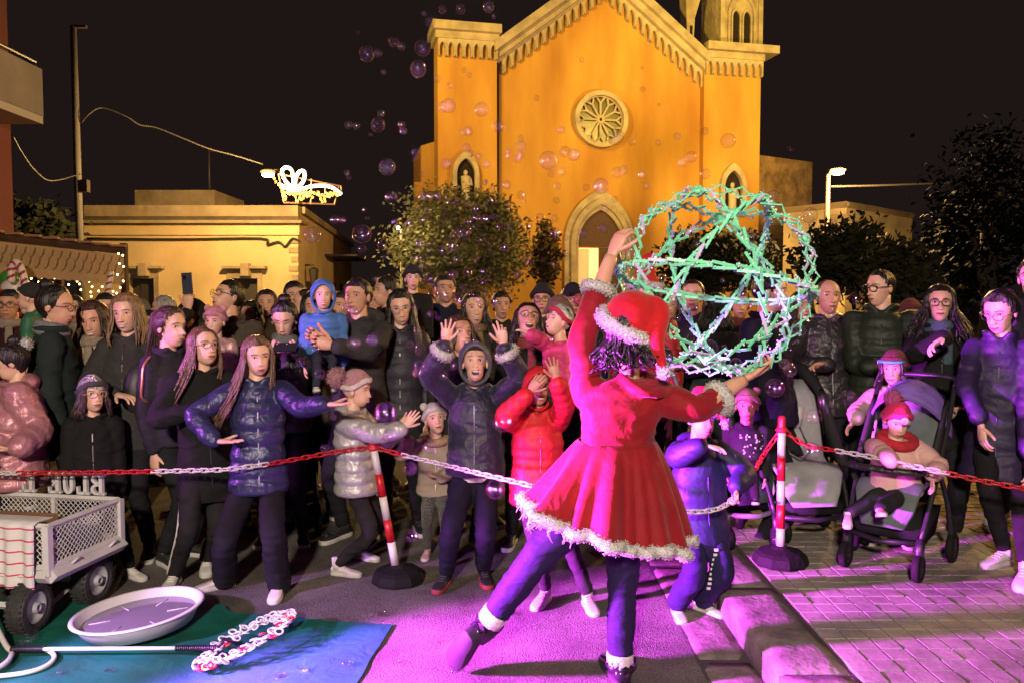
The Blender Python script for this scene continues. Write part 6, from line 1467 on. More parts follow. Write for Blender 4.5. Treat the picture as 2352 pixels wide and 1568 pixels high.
    # leggings
    tm = MB(); tm.ell(hip-up*0.03, (0.155, 0.115, 0.11), None, 14, 10)
    q, r = spline([hR, lerp(hR, kR, 0.55), kR, lerp(kR, aR, 0.35), lerp(kR, aR, 0.84)], [0.086, 0.073, 0.058, 0.060, 0.050], 5); tm.tube(q, r, 14)
    q, r = spline([hL, lerp(hL, kL, 0.55), kL, lerp(kL, aL, 0.35), lerp(kL, aL, 0.85)], [0.094, 0.083, 0.066, 0.065, 0.052], 5); tm.tube(q, r, 14)
    lg = tm.build('leggings', LEGM, root); remesh(lg, 0.010, 3); lg['folds'] = 0.005
    for k, a, up_, fd in ((kR, aR, V((0, 0, 1)), V((-0.12, 1, 0))), (kL, aL, None, None)):
        d = (a-k).normalized(); c0 = lerp(k, a, 0.80); c1 = lerp(k, a, 0.97)
        b = MB(); n_ = 24; rings = []
        for t in (0, 0.08, 0.5, 1.0):
            c_ = lerp(c0, c1, t); rr0 = 0.056 if t < 0.1 else 0.055
            x = d.orthogonal().normalized(); y = d.cross(x); rings.append([c_+(x*math.cos(2*PI*j/n_)+y*math.sin(2*PI*j/n_))*(rr0+(0.0025 if j % 2 else -0.0015)) for j in range(n_)])
        b.loft(rings); b.build('sock', cloth((0.62, 0.58, 0.56), 'knit'), root)
        if up_ is not None: heel = V((a.x+0.005, a.y-0.045, 0.0)); u2, f2 = up_, fd
        else: u2 = V((0.75, 0.30, 0.50)); f2 = V((-0.32, 0.62, -0.72)); f4 = f2.normalized(); u4 = (u2-f4*u2.dot(f4)).normalized(); heel = a + d*0.035 - f4*0.045 - u4*0.095
        bo_ = shoe(root, heel, f2, 0.275, (0.014, 0.012, 0.018), name='boot', kind=BOOT, up=u2, solek=1.5 if up_ is None else 1.0, solecol=(0.015, 0.013, 0.017))
        bo_b = MB()
        f3 = f2.normalized(); u3 = (u2-f3*u2.dot(f3)).normalized()
        q, r = spline([heel+f3*0.05+u3*0.06, heel+f3*0.045+u3*0.11, lerp(heel+f3*0.045+u3*0.12, c1, 0.6), c1], [0.052, 0.052, 0.054, 0.063], 4); bo_b.tube(q, r, 16); bo_b.build('boot_shaft', BOOT, bo_)
    if True:   # chunky soles
        pass
    # hair and hat
    hb = MB(); cap_shell(hb, hc, R, sc, lambda a: hair_thr(a, 0.066, -0.02, -0.10), 0.02, False, 0.02, 0.01, 3)
    locks(hb, hc, R, sc, 0.12, 150, 0.9, PI, 0.0075, 31, wave=0.026, spread=0.9, front=False)
    clean(hb).build('hair', hairm((0.014, 0.009, 0.012)), root)
    ax = V((0.34, -0.30, 0.86)).normalized(); x = ax.orthogonal().normalized(); y = ax.cross(x); bcn = hc+up*0.022
    ht = MB(); rings = []
    for t, r_ in ((-0.01, 0.112), (0.03, 0.119), (0.07, 0.112), (0.105, 0.092), (0.13, 0.062), (0.142, 0.03), (0.145, 0.006)):
        rings.append([bcn+ax*t+(x*math.cos(2*PI*j/28)+y*math.sin(2*PI*j/28))*r_*(1+0.03*noise.noise(V((math.cos(2*PI*j/28)*2, math.sin(2*PI*j/28)*2, t*20)))) for j in range(28)])
    ht.loft(rings)
    q, r = spline([bcn+ax*0.075, bcn+ax*0.085+V((0.075, -0.02, -0.015)), P(1508, 785, Y-0.12), P(1520, 830, Y-0.12), P(1526, 850, Y-0.12)], [0.060, 0.050, 0.032, 0.020, 0.012], 6); ht.tube(q, r, 14)
    ho = ht.build('santa_hat', mat('hat_plush', (0.46, 0.010, 0.014), 0.85, bump=0.25, bscale=60, bdist=0.008, sheen=0.15, spec=0.2, var=0.15, vscale=25), root); remesh(ho, 0.0085, 2)
    fur_tube('fur_band', [bcn+(x*math.cos(2*PI*j/40)+y*math.sin(2*PI*j/40))*0.120 for j in range(40)], 0.026, FURM, ho, n=8000, ln=0.0048, seed=8, lump=0.25)
    pompom('pompom', P(1527, 854, Y-0.12), 0.026, FURM, ho, 700, 9)
    PEOPLE.append(dict(root=root, hc=hc))
dancer()
# ------------------------------------------------------------------ children in front
BK = (0.013, 0.0125, 0.014); BK2 = (0.020, 0.019, 0.021); DG = (0.012, 0.009, 0.008); BRN = (0.03, 0.016, 0.010)
WS = dict(shoe=(0.62, 0.60, 0.57), c=(0.022, 0.021, 0.024))
I = V
girl = person('girl in shiny navy puffer jacket reaching her arm to the right', 590, 770, 4.32, yaw=18, child=True, mood=0, head=(12, -8, 4), look=0.6, skin=SKL,
    hair=('long', (0.16, 0.085, 0.055), 0.40, I((-0.13, 0, 0.03))), coat=dict(c=(0.030, 0.032, 0.10), k='metal', puff=7, pa=0.010, len=0.03, zip=(0.5, 0.5, 0.55)), legs=dict(c=(0.012, 0.011, 0.015), wide=1.25, hem=1.45, shoe=(0.62, 0.58, 0.55), drop=0.04, laces=(0.6, 0.3, 0.35)),
    A=(P(492, 1012, 4.12), (-1, -0.3, -0.2), (1, -0.15, 0.0), (0, 0, 1)), B=(P(745, 928, 4.10), (0, -0.2, -1), (1, -0.25, 0.05), (0, 0, 1)), feet=[(535, 1343, -55), (645, 1355, 5)], handA=dict(curl=0.05, spread=0.2), handB=dict(curl=0.05, spread=0.15))
person('girl with round glasses and long pink-lit hair in a black coat and white-striped trousers', 468, 750, 4.50, yaw=35, child=True, mood=0, head=(12, 8, 0), look=0.3, skin=SKL, hair=('long', (0.17, 0.085, 0.055), 0.36, I((-0.14, 0, -0.02))), glasses=((0.25, 0.2, 0.18), 'round', 0.0016),
    coat=dict(c=BK, len=0.10, fit=1.0, k='plain'), legs=dict(c=BK2, shoe=(0.60, 0.58, 0.55), drop=0.02), A=(P(440, 945, 4.30), (-1, -0.2, -0.5), (0.8, -0.3, -0.4), (0.2, -1, 0)), feet=[(408, 1335, 5), (475, 1300, 20)])
h_, k_, a_, r1_, r2_ = PEOPLE[-1]['legs'][0]; ov = V((-1, -0.25, 0)).normalized()
st = MB(); q, r = spline([lerp(h_, k_, 0.45)+ov*(r1_*1.13), k_+ov*(r1_*1.03), lerp(k_, a_, 0.5)+ov*((r1_+r2_)*0.515), a_+ov*r2_*1.03], [0.013]*4, 5); st.tube(q, r, 6, flat=0.5); st.build('trouser_stripe', cloth((0.62, 0.6, 0.6), 'plain'), PEOPLE[-1]['root'])
p_ = person('child in sequined beanie, glasses and long black coat beside the cart', 212, 858, 4.60, yaw=25, child=True, mood=0, head=(20, 4, 0), skin=SKL, hair=('bob', (0.05, 0.025, 0.03), 0.14), glasses=((0.5, 0.25, 0.28), 'round', 0.0018),
    hat=('beanie', (0.2, 0.2, 0.22), mat('sequins', (0.5, 0.5, 0.52), 0.28, 0.5, bump=1.0, bscale=75, bdist=0.03, detail=0), (0.05, 0.045, 0.05)), coat=dict(c=BK, len=0.12, flare=1.15, fit=1.08, k='plain', zip=(0.25, 0.24, 0.24)), legs=dict(c=BK, shoe=(0.62, 0.6, 0.57)), feet=[(255, 1318, 20), (290, 1322, 60)])
p_ = person('child in shiny pink puffer jacket with white hair bobble at the left edge', 24, 786, 4.55, yaw=-55, child=True, mood=0, head=(-10, -25, 0), skin=SKL, hair=('bun', (0.015, 0.01, 0.012)), coat=dict(c=(0.46, 0.20, 0.24), k='metal', puff=9, pa=0.010, len=0.03, fit=1.42, hooddown=True), legs=dict(c=BK),
    A=(P(-10, 1030, 4.36), (-1, 0, -1)), B=(P(42, 1028, 4.28), (0.6, 0.2, -1), (-1, -0.2, -0.1), (0, 0.2, 1)))
pompom('hair_bobble', P(60, 790, 4.58), 0.036, FURM, p_['root'], 400, 5)
boy = person('laughing boy in navy velvet jacket raising both hands with white fur cuffs', 1091, 778, 4.45, yaw=0, child=True, mood=2, head=(4, 12, 0), skin=SKL, hair=('short', (0.05, 0.03, 0.02)), hat=('hood', (0.07, 0.075, 0.095), 'plain'), coat=dict(c=(0.012, 0.012, 0.036), k='velvet', len=-0.03, fit=1.08, waist=1.06, zip=(0.2, 0.2, 0.28)),
    legs=dict(c=(0.010, 0.010, 0.020), k='plain', wide=1.2, shoe=(0.016, 0.015, 0.016), sole=(0.25, 0.02, 0.02), drop=0.01), A=(P(1023, 796, 4.30), (-1, -0.2, -0.3), (0.12, -0.05, 1), (0.1, -1, 0)), B=(P(1158, 800, 4.30), (1, -0.2, -0.3), (-0.18, -0.05, 1), (-0.1, -1, 0.1)), feet=[(1030, 1335, -15), (1108, 1325, 12)],
    handA=dict(curl=0.12, spread=0.35, ref=(1, 0, 0)), handB=dict(curls=[0.15, 0.1, 0.5, 0.6], spread=0.25, ref=(-1, 0, 0)))
for (sh, e, w), sd in zip(boy['arms'], (0, 1)):
    d = (w-e).normalized(); a = d.orthogonal().normalized(); b_ = d.cross(a); c_ = w-d*0.035
    fur_tube('fur_cuff', [c_+(a*math.cos(2*PI*j/22)+b_*math.sin(2*PI*j/22))*0.040 for j in range(22)], 0.025, FURM, boy['root'], n=1500, ln=0.009, seed=sd+20)
sh_ = MB(); sh_.loft(body_rings(boy['hem']-V((0, 0, 0.035)), boy['hem']+V((0, 0, 0.03)), boy['s'], boy['f'], [(0, 0.118, 0.090), (1, 0.122, 0.098)], 22)); sh_.build('shirt_hem', cloth((0.7, 0.68, 0.68), 'plain'), boy['root'])
for k in range(4):
    b = MB(); b.ell(lerp(boy['hem'], boy['nb'], 0.18+0.2*k)+V((0.012, -0.122, 0)), (0.008, 0.005, 0.008)); b.build('button', mat('button', (0.1, 0.1, 0.2), 0.3), boy['coat'])
rp = person('child in bright red puffer jacket shielding the eyes with both hands', 1236, 836, 4.32, yaw=8, child=True, mood=1, head=(5, 6, -6), skin=SKD, hair=('long', (0.012, 0.009, 0.009), 0.16), hat=('hood', (0.46, 0.015, 0.02), 'puffer'), coat=dict(c=(0.52, 0.016, 0.022), k='puffer', puff=10, pa=0.008, len=0.03, fit=1.12, zip=(0.4, 0.05, 0.05)), legs=dict(c=BK2, shoe=(0.55, 0.5, 0.5), high=True, laces=(0.7, 0.2, 0.35), sole=(0.6, 0.55, 0.55)),
    A=(P(1212, 905, 4.10), (-1, -0.3, -0.6), (0.55, -0.1, 0.75), (0.2, 0.8, -0.1)), B=(P(1280, 878, 4.08), (1, -0.3, -0.5), (-0.25, 0, 1), (0.1, -1, 0)), feet=[(1258, 1375, -25), (1345, 1385, 10)], handA=dict(curl=0.2, spread=0.15), handB=dict(curl=0.08, spread=0.3, ref=(-1, 0, 0)))
sil = person('walking child in silver jacket, pink bobble hat and white high-top shoes', 820, 846, 4.58, yaw=80, child=True, mood=1, head=(0, -6, 0), skin=SKL, hair=('none', BRN), hat=('beanie', (0.50, 0.22, 0.26), cloth((0.50, 0.20, 0.25), 'fur'), (0.62, 0.52, 0.5)), coat=dict(c=(0.44, 0.42, 0.44), k='metal', puff=7, pa=0.011, len=0.02, fit=1.15, hooddown=True), legs=dict(c=(0.022, 0.02, 0.022), shoe=(0.64, 0.61, 0.6), high=True),
    A=(P(925, 985, 4.35), (0.1, -0.3, -1), (0.6, 0, 0.75), (0.1, 0.9, 0)), B=(P(915, 985, 4.62), (0.2, 0.3, -1), (0.6, 0, 0.7), (0, -1, 0)), feet=[(765, 1318, 75), (815, 1280, 65)], handA=dict(curl=0.15, spread=0.2), handB=dict(curl=0.1, spread=0.25))
pompom('pompom', P(775, 868, 4.55), 0.058, cloth((0.50, 0.20, 0.25), 'fur'), sil['root'], 800, 6)
tod = person('toddler in panda hat and beige jacket behind the barrier', 1000, 920, 4.98, yaw=5, child=True, mood=0, head=(10, 14, 8), skin=SKL, hair=('none', BRN), hat=('bear', (0.55, 0.50, 0.48)), coat=dict(c=(0.36, 0.29, 0.235), k='plain', fit=1.12, len=0.03), legs=dict(c=(0.05, 0.045, 0.042), k='fur', shoe=(0.5, 0.33, 0.32), sock=(0.5, 0.45, 0.42)), A=(P(940, 1010, 4.86), (-1, 0, -1), (-0.8, -0.3, 0.3)), B='front', feet=[(984, 1272, -5), (1026, 1276, 5)])
b = MB(); b.torus(tod['nb']+V((0, -0.01, 0.01)), 0.075, 0.028, Matrix.Rotation(0.25, 3, 'X'), 20, 8); b.build('scarf', cloth((0.42, 0.26, 0.16), 'knit'), tod['root'])
blu = person('child in long dark blue padded coat and white strap shoes close to the dancer', 1612, 905, 3.98, yaw=12, child=True, mood=0, head=(10, -5, 0), skin=SKL, hair=('short', DG), hat=('santa', (0.5, 0.01, 0.02), P(1668, 972, 3.85)), coat=dict(c=(0.020, 0.017, 0.075), k='puffer', puff=3, pa=0.008, len=0.13, fit=1.22, flare=0.95, hooddown=True), legs=dict(c=(0.018, 0.015, 0.060), k='plain', wide=1.5, hem=1.25, shoe=(0.66, 0.62, 0.6)),
    A=(P(1610, 1022, 3.70), (-1, -0.4, -0.5), (1, -0.1, -0.12), (0, -0.3, -1)), B=(P(1690, 1118, 3.80), (1, -0.1, -0.4), (-0.1, -0.6, -0.7), (-1, 0, 0)), feet=[(1550, 1405, 2), (1598, 1398, 40)], handA=dict(curl=0.35), handB=dict(curl=1.0))
b = MB()
for k in range(9): b.box(P(1645-k*2.2, 1262+k*11, 3.86-0.01), (0.018, 0.006, 0.012))
b.build('trouser_print', cloth((0.66, 0.64, 0.66), 'plain'), blu['root'], False)
# ------------------------------------------------------------------ crowd, left side
person('man in glasses and dark coat at the far left edge', 20, 664, 6.2, yaw=15, male=True, mood=0, hair=('short', DG), glasses=((0.02, 0.02, 0.02), 'sq', 0.0022), coat=dict(c=BK2), skin=SKD)
person('child in black beanie and green fur-hooded jacket looking left', 66, 648, 6.0, yaw=-75, H=0.98, child=True, mood=0, hair=('none', DG), hat=('beanie', (0.02, 0.018, 0.02)), coat=dict(c=(0.03, 0.13, 0.07), k='puffer', puff=6, hooddown=True), legs=dict(c=BK), sit=True, skin=SKL)
wb_ = person('woman with dark hair bun and grey scarf turned away in a dark green coat', 128, 655, 4.85, yaw=118, mood=0, head=(-25, -10, 0), hair=('bun', (0.012, 0.009, 0.009)), glasses=((0.03, 0.03, 0.03), 'round', 0.0018), coat=dict(c=(0.018, 0.026, 0.024), k='plain', len=0.08, fit=1.12), legs=dict(c=BK))
b = MB()
for k in range(3): b.torus(wb_['nb']+V((0, 0, 0.0+0.02*k)), 0.080-0.006*k, 0.026, Matrix.Rotation(0.2, 3, 'Y'), 20, 8)
b.build('scarf', cloth((0.16, 0.16, 0.19), 'knit'), wb_['root'])
person('smiling woman with short auburn hair in a beige puffer coat', 214, 690, 5.1, yaw=-5, mood=1, head=(12, -12, 6), hair=('bob', (0.05, 0.018, 0.012), 0.13), coat=dict(c=(0.46, 0.33, 0.19), k='puffer', puff=8, fit=1.1), skin=SK)
person('man with dark hair half hidden behind the blond woman', 243, 672, 6.5, yaw=20, male=True, hair=('short', DG), coat=dict(c=BK))
person('blond woman smiling in a dark grey jacket with front pockets', 290, 672, 4.95, yaw=6, mood=1, head=(-4, -8, 5), hair=('bob', (0.26, 0.15, 0.075), 0.17), coat=dict(c=(0.040, 0.037, 0.037), k='plain', len=0.05, fit=1.08), skin=SKL, A=(P(262, 905, 4.75), (-1, 0, -0.6)), B='pocket')
person('white-haired man in profile near the dark doorway', 373, 676, 7.2, yaw=-80, male=True, mood=0, hair=('receding', (0.35, 0.32, 0.30)), coat=dict(c=BK2), brow=(0.2, 0.18, 0.17))
person('small child looking out beside the white-haired man', 342, 712, 7.0, yaw=10, child=True, hair=('short', DG), coat=dict(c=BK))
ph = person('hooded woman holding a phone high above the crowd', 440, 682, 6.0, yaw=-8, mood=0, hair=('long', BRN, 0.2), hat=('hood', (0.018, 0.017, 0.018), 'plain'), coat=dict(c=(0.018, 0.017, 0.018)), A=(P(432, 718, 5.75), (-1, 0, -1), (0.05, -0.1, 1), (0, 1, 0)), handA=dict(curl=0.9))
b = MB(); b.box(P(430, 651, 5.72), (0.072, 0.010, 0.15), Matrix.Rotation(-0.06, 3, 'Y')); o = b.build('phone', mat('phone_body', (0.03, 0.035, 0.06), 0.25), None, False); tag(o, 'dark phone held up by the hooded woman', 'phone')
b = MB(); b.box(P(424, 638, 5.714), (0.022, 0.004, 0.03)); b.build('camera_bump', mat('phone_glass', (0.01, 0.01, 0.012), 0.1), o, False)
gm_ = person('tall man in glasses and black jacket looking up to the left', 521, 640, 5.6, yaw=-12, male=True, mood=0, head=(-25, 16, 0), hair=('short', DG), glasses=((0.03, 0.03, 0.03), 'sq', 0.0018), coat=dict(c=BK, k='plain', fit=1.08), A='baby')
person('baby in pink bear hat and shiny pink jacket carried in the crowd', 493, 700, 5.2, yaw=-5, H=0.80, child=True, mood=0, hair=('none', BRN), hat=('bear', (0.52, 0.22, 0.26)), coat=dict(c=(0.58, 0.34, 0.34), k='metal', puff=6, fit=1.3), sit=True, skin=SKL, legs=dict(c=(0.3, 0.2, 0.22)))
person('woman with dark hair behind the tall man with glasses', 575, 690, 6.6, yaw=-15, hair=('long', DG, 0.25), coat=dict(c=BK))
pb_ = person('woman with purple-lit dark hair and a backpack in profile', 392, 703, 4.85, yaw=65, mood=0, head=(0, -4, 0), hair=('tail', (0.07, 0.03, 0.035), 0.5), coat=dict(c=(0.030, 0.025, 0.040), k='plain', fit=1.05), skin=SKL)
b = MB(); b.ell(pb_['nb']-pb_['f']*0.20-V((0, 0, 0.24)), (0.09, 0.15, 0.21), Matrix((pb_['f'], pb_['s'], V((0, 0, 1)))).transposed(), 16, 12); bpk = b.build('backpack', mat('backpack', (0.016, 0.015, 0.018), 0.5), None); tag(bpk, 'black backpack with copper piping on the woman in profile', 'backpack')
b = MB(); q, r = spline([P(345, 818, 4.70), P(330, 840, 4.66), P(326, 880, 4.64), P(325, 910, 4.64), P(338, 922, 4.68)], [0.008]*5, 4); b.tube(q, r, 6); b.build('piping', mat('copper_trim', (0.55, 0.22, 0.16), 0.3, 0.6), bpk)
sm = person('woman with hair bun in a black leather jacket looking at her phone', 652, 690, 5.25, yaw=3, mood=0, head=(2, -22, 0), hair=('bun', DG), coat=dict(c=(0.016, 0.015, 0.016), k='leather'), A=(P(632, 806, 4.95), (-1, 0, -1), (0.8, -0.3, 0.1), (0, -0.2, 1)), B=(P(680, 806, 4.95), (1, 0, -1), (-0.8, -0.3, 0.1), (0, -0.2, 1)), skin=SKL, shut=True, handA=dict(curl=0.7), handB=dict(curl=0.7))
b = MB(); b.box(P(655, 797, 4.86), (0.14, 0.07, 0.010), Matrix.Rotation(0.7, 3, 'X')); tag(b.build('phone', mat('phone_body', (0.02, 0.02, 0.024), 0.25), None, False), 'phone in the hands of the woman in leather jacket', 'phone')
person('man with short dark hair behind the woman with the bun', 676, 645, 6.6, yaw=25, male=True, hair=('short', DG), coat=dict(c=(0.05, 0.035, 0.02)), skin=SK)
person('man with shaved head in profile beside the blue-hooded toddler', 700, 660, 6.1, yaw=-70, male=True, hair=('receding', BRN), coat=dict(c=(0.05, 0.04, 0.028)), skin=SK)
person('toddler in light blue hooded puffer jacket held in arms', 742, 638, 5.05, yaw=15, H=0.86, child=True, mood=1, hair=('none', BRN), hat=('hood', (0.06, 0.16, 0.46), 'puffer'), coat=dict(c=(0.06, 0.16, 0.46), k='puffer', puff=5, fit=1.25, pa=0.012), sit=True, skin=SKL, legs=dict(c=(0.03, 0.03, 0.05), shoe=(0.5, 0.5, 0.5)))
person('dark-haired man in a charcoal hooded jacket clasping his hands round the toddler', 820, 638, 5.3, yaw=-18, male=True, mood=0, hair=('short', DG), coat=dict(c=(0.040, 0.038, 0.042), k='plain', fit=1.08, hooddown=True), A=(P(752, 790, 4.85), (-0.3, 0, -1), (-0.6, -0.2, 0.4), (0.2, -0.9, 0)), B=(P(775, 796, 4.80), (1, 0, -1), (-0.9, -0.2, 0.25), (0, -0.9, 0.2)), handA=dict(curl=0.8), handB=dict(curl=0.8), skin=SK)
person('smiling woman with round glasses and long black hair in a black puffer coat', 920, 664, 5.5, yaw=4, mood=1, head=(6, -12, 5), hair=('long', (0.010, 0.008, 0.009), 0.34), glasses=((0.35, 0.28, 0.22), 'round', 0.0014), coat=dict(c=(0.026, 0.022, 0.036), k='puffer', puff=9, pa=0.010, len=0.10, zip=(0.5, 0.47, 0.42)), skin=SKL)
person('person in profile behind the woman with round glasses', 885, 633, 6.4, yaw=-60, male=True, hair=('short', DG), coat=dict(c=BK), skin=SK)
person('toddler in black beanie lifted above the crowd', 948, 606, 6.0, yaw=10, H=0.88, child=True, hair=('none', DG), hat=('beanie', (0.02, 0.018, 0.02)), coat=dict(c=BK, fit=1.15), sit=True, skin=SKL)
person('man half hidden behind the cluster of bubbles', 1022, 628, 6.6, yaw=15, male=True, hair=('short', DG), coat=dict(c=BK), skin=SK)
person('woman with long dark hair and parted lips behind the laughing boy', 1090, 668, 5.7, yaw=12, mood=1, hair=('long', DG, 0.28), coat=dict(c=BK), skin=SKL)
person('older smiling woman peering out over the shoulder of the laughing boy', 1056, 722, 5.1, yaw=25, mood=2, head=(5, 10, 0), hair=('bob', (0.09, 0.04, 0.025), 0.12), coat=dict(c=BK2), skin=SK)
person('open-mouthed woman with glasses and dark hair looking up with wonder', 1212, 692, 5.2, yaw=2, mood=2, head=(6, 24, -6), hair=('long', (0.018, 0.010, 0.010), 0.30), glasses=((0.05, 0.03, 0.03), 'round', 0.0018), coat=dict(c=BK), skin=SK, B='baby')
bp2 = person('baby in pink snowsuit and spotted black and white hat', 1282, 696, 4.72, yaw=-62, H=0.84, child=True, mood=0, head=(0, 18, 0), hair=('none', BRN), hat=('beanie', (0.02, 0.02, 0.02), None or mat('spotted_knit', (0.02, 0.02, 0.022), 0.85, var=0.9, vscale=26, var2=(0.65, 0.62, 0.6)), (0.5, 0.02, 0.05)), coat=dict(c=(0.56, 0.05, 0.16), k='puffer', puff=5, fit=1.35, pa=0.012), sit=True, skin=SKL, legs=dict(c=(0.5, 0.42, 0.44), shoe=(0.55, 0.12, 0.25)), A=(P(1218, 768, 4.6), (-1, 0, -1), (-0.8, 0, 0.4)))
pompom('pompom', P(1330, 690, 4.74), 0.034, cloth((0.55, 0.03, 0.06), 'fur'), bp2['root'], 400, 7)
person('man in dark cap and glasses standing by the olive tree', 1246, 648, 6.6, yaw=-8, male=True, hair=('short', DG), hat=('beanie', (0.02, 0.018, 0.018)), glasses=((0.03, 0.03, 0.03), 'sq', 0.002), coat=dict(c=BK), skin=SK)
person('bearded man in black cap left of the dancer', 1316, 646, 6.0, yaw=5, male=True, hair=('short', DG), hat=('cap', (0.018, 0.018, 0.02)), glasses=((0.05, 0.05, 0.05), 'round', 0.0015), coat=dict(c=BK), skin=SK)
person('person in brown beanie tucked behind the spotted baby hat', 1284, 676, 5.7, yaw=5, hair=('none', DG), hat=('beanie', (0.16, 0.09, 0.06)), coat=dict(c=BK2), skin=SK)
# ------------------------------------------------------------------ crowd, right side
rs = person('helper in red hat and red costume behind the green ball', 1482, 622, 5.4, yaw=-25, mood=1, hair=('long', DG, 0.22), hat=('santa', (0.5, 0.01, 0.02), P(1500, 596, 5.42)), coat=dict(c=(0.46, 0.012, 0.02), k='velvet', len=0.1), skin=SKL)
person('balding man in dark jacket seen through the green ball', 1592, 640, 6.0, yaw=-20, male=True, hair=('receding', BRN), coat=dict(c=BK), skin=SK)
person('woman with black hair turned away inside the outline of the ball', 1645, 672, 5.8, yaw=160, hair=('bob', DG, 0.12), coat=dict(c=BK2), skin=SK)
person('man in navy collared jacket facing right behind the ball', 1772, 624, 5.0, yaw=45, male=True, mood=0, head=(20, -5, 0), hair=('short', DG), coat=dict(c=(0.012, 0.012, 0.026), k='plain', fit=1.08), skin=SKL)
person('bald man in black jacket beside the green ball', 1903, 643, 5.5, yaw=-3, male=True, mood=0, hair=('bald', (0.05, 0.04, 0.035)), coat=dict(c=(0.022, 0.021, 0.023), k='leather', fit=1.08, zip=(0.2, 0.2, 0.2)), skin=SK, A=(P(1905, 835, 5.25), (-1, 0, -1), (-0.9, -0.2, -0.1), (0, -0.5, -0.8)), handA=dict(curl=0.6))
fa = person('man in glasses with folded arms in a dark green quilted jacket', 2022, 617, 5.35, yaw=-22, male=True, mood=0, head=(-42, -6, 0), hair=('receding', (0.014, 0.011, 0.010)), glasses=((0.012, 0.012, 0.012), 'sq', 0.0026), coat=dict(c=(0.015, 0.022, 0.015), k='puffer', puff=7, pa=0.009, fit=1.12, len=0.02, collar=0.8), A='fold', B='fold', skin=SKL)
person('woman with curly dark hair and square glasses raising a limp hand', 2160, 652, 5.1, yaw=-18, mood=0, head=(-8, 2, 0), hair=('curly', (0.012, 0.009, 0.009), 0.26), glasses=((0.06, 0.02, 0.02), 'sq', 0.0024), coat=dict(c=BK, k='plain', len=0.08, fit=1.08), skin=SKL, A=(P(2172, 775, 4.72), (-1, 0, -1), (-0.72, -0.25, -0.35), (0, -0.5, -0.8)), handA=dict(curl=0.45))
pu = person('woman in long purple quilted coat and white sneakers looking down', 2298, 664, 4.50, gz=PZ, yaw=-32, mood=0, head=(-22, -20, 0), hair=('tail', (0.012, 0.009, 0.010), 0.2), glasses=((0.02, 0.016, 0.02), 'round', 0.0016), coat=dict(c=(0.022, 0.014, 0.050), k='puffer', puff=9, pa=0.010, len=0.17, flare=1.12, collar=1.0, fit=1.05), legs=dict(c=BK, shoe=(0.64, 0.62, 0.58)), A=(P(2252, 965, 4.30), (-1, 0.3, -0.3), (0.0, -0.25, -1), (1, 0, 0)), B=(P(2362, 1045, 4.25), (1, 0, -0.2), (-0.1, -0.3, -1), (-1, 0, 0)), feet=[(2318, 1292, -65), (2312, 1195, -60)], skin=SKL, handA=dict(curl=0.4))
person('person cut off by the right edge of the view', 2378, 588, 4.62, gz=PZ, yaw=-45, mood=0, hair=('short', DG), glasses=((0.02, 0.02, 0.02), 'round', 0.002), coat=dict(c=(0.03, 0.02, 0.04), k='plain'), legs=dict(c=BK, shoe=(0.6, 0.55, 0.55)), feet=[(2362, 1330, -40), (2400, 1300, -20)], skin=SKL)
mb_ = person('child in maroon beanie pushing the stroller with the purple canopy', 2054, 800, 4.80, gz=PZ, yaw=-25, child=True, mood=0, head=(-15, -4, 0), hair=('bob', DG, 0.14), hat=('beanie', (0.10, 0.022, 0.03)), coat=dict(c=(0.50, 0.36, 0.32), k='puffer', puff=6, fit=1.05), legs=dict(c=BK), A=(P(1968, 962, 4.62), (-1, 0, -0.6), (-0.7, -0.2, -0.6)), B=(P(2180, 945, 4.60), (1, 0, -0.4), (0.3, -0.5, 0.3)), skin=SK)
b = MB(); b.tube([mb_['hc']+mb_['R'] @ (V((0.10*math.sin(a), 0.115*math.cos(a), 0.062))*mb_['sc']) for a in (-1.0, -0.6, -0.2, 0.2, 0.6, 1.0)], 0.010, 6); b.build('blue_trim', cloth((0.08, 0.42, 0.55), 'knit'), mb_['root'])
tp = person('toddler in pink jacket and red bobble hat sitting in the stroller', 2062, 918, 4.33, yaw=-15, H=0.92, child=True, mood=0, head=(8, -20, 0), hair=('short', BRN), hat=('beanie', (0.52, 0.02, 0.10), cloth((0.50, 0.02, 0.08), 'knit'), (0.58, 0.03, 0.14)), coat=dict(c=(0.60, 0.36, 0.33), k='puffer', puff=4, fit=1.32, pa=0.010), sit=True, legs=dict(c=(0.022, 0.026, 0.026), wide=1.3, shoe=(0.68, 0.60, 0.60), laces=(0.5, 0.05, 0.15)), feet=[(P(1948, 1180, 4.14), V((-0.45, -1, -0.1))), (P(2022, 1168, 4.02), V((-0.3, -1, 0.3)))], A=(P(2050, 1060, 4.06), (-1, 0, -0.5), (0.8, -0.3, 0), (0, -0.5, -1)), B=(P(2140, 1092, 4.12), (1, 0, -0.2), (0.0, -0.2, -1), (-1, 0, 0)), skin=SKL)
pompom('pompom', P(2052, 915, 4.34), 0.046, cloth((0.62, 0.04, 0.28), 'fur'), tp['root'], 700, 8)
b = MB(); b.torus(tp['nb']+V((0, -0.02, 0.012)), 0.082, 0.030, Matrix.Rotation(0.3, 3, 'X'), 20, 8); b.build('scarf', cloth((0.45, 0.016, 0.03), 'knit'), tp['root'])
b = MB(); pc = tp['hc']+tp['R'] @ (V((0, 0.128, 0.068))*tp['sc']); b.ell(pc, (0.022, 0.008, 0.022), tp['R'], 14, 8); b.build('hat_badge', mat('badge', (0.7, 0.6, 0.62), 0.6, var=0.7, vscale=60), tp['root'])
bs_ = person('baby in red and white hat and spotted dark outfit in the teal stroller', 1716, 888, 4.62, yaw=-15, H=0.78, child=True, mood=0, hair=('none', BRN), hat=('bear', (0.26, 0.12, 0.12)), coat=dict(c=(0.02, 0.02, 0.022), k='plain', fit=1.2), sit=True, skin=SKD, legs=dict(c=BK))
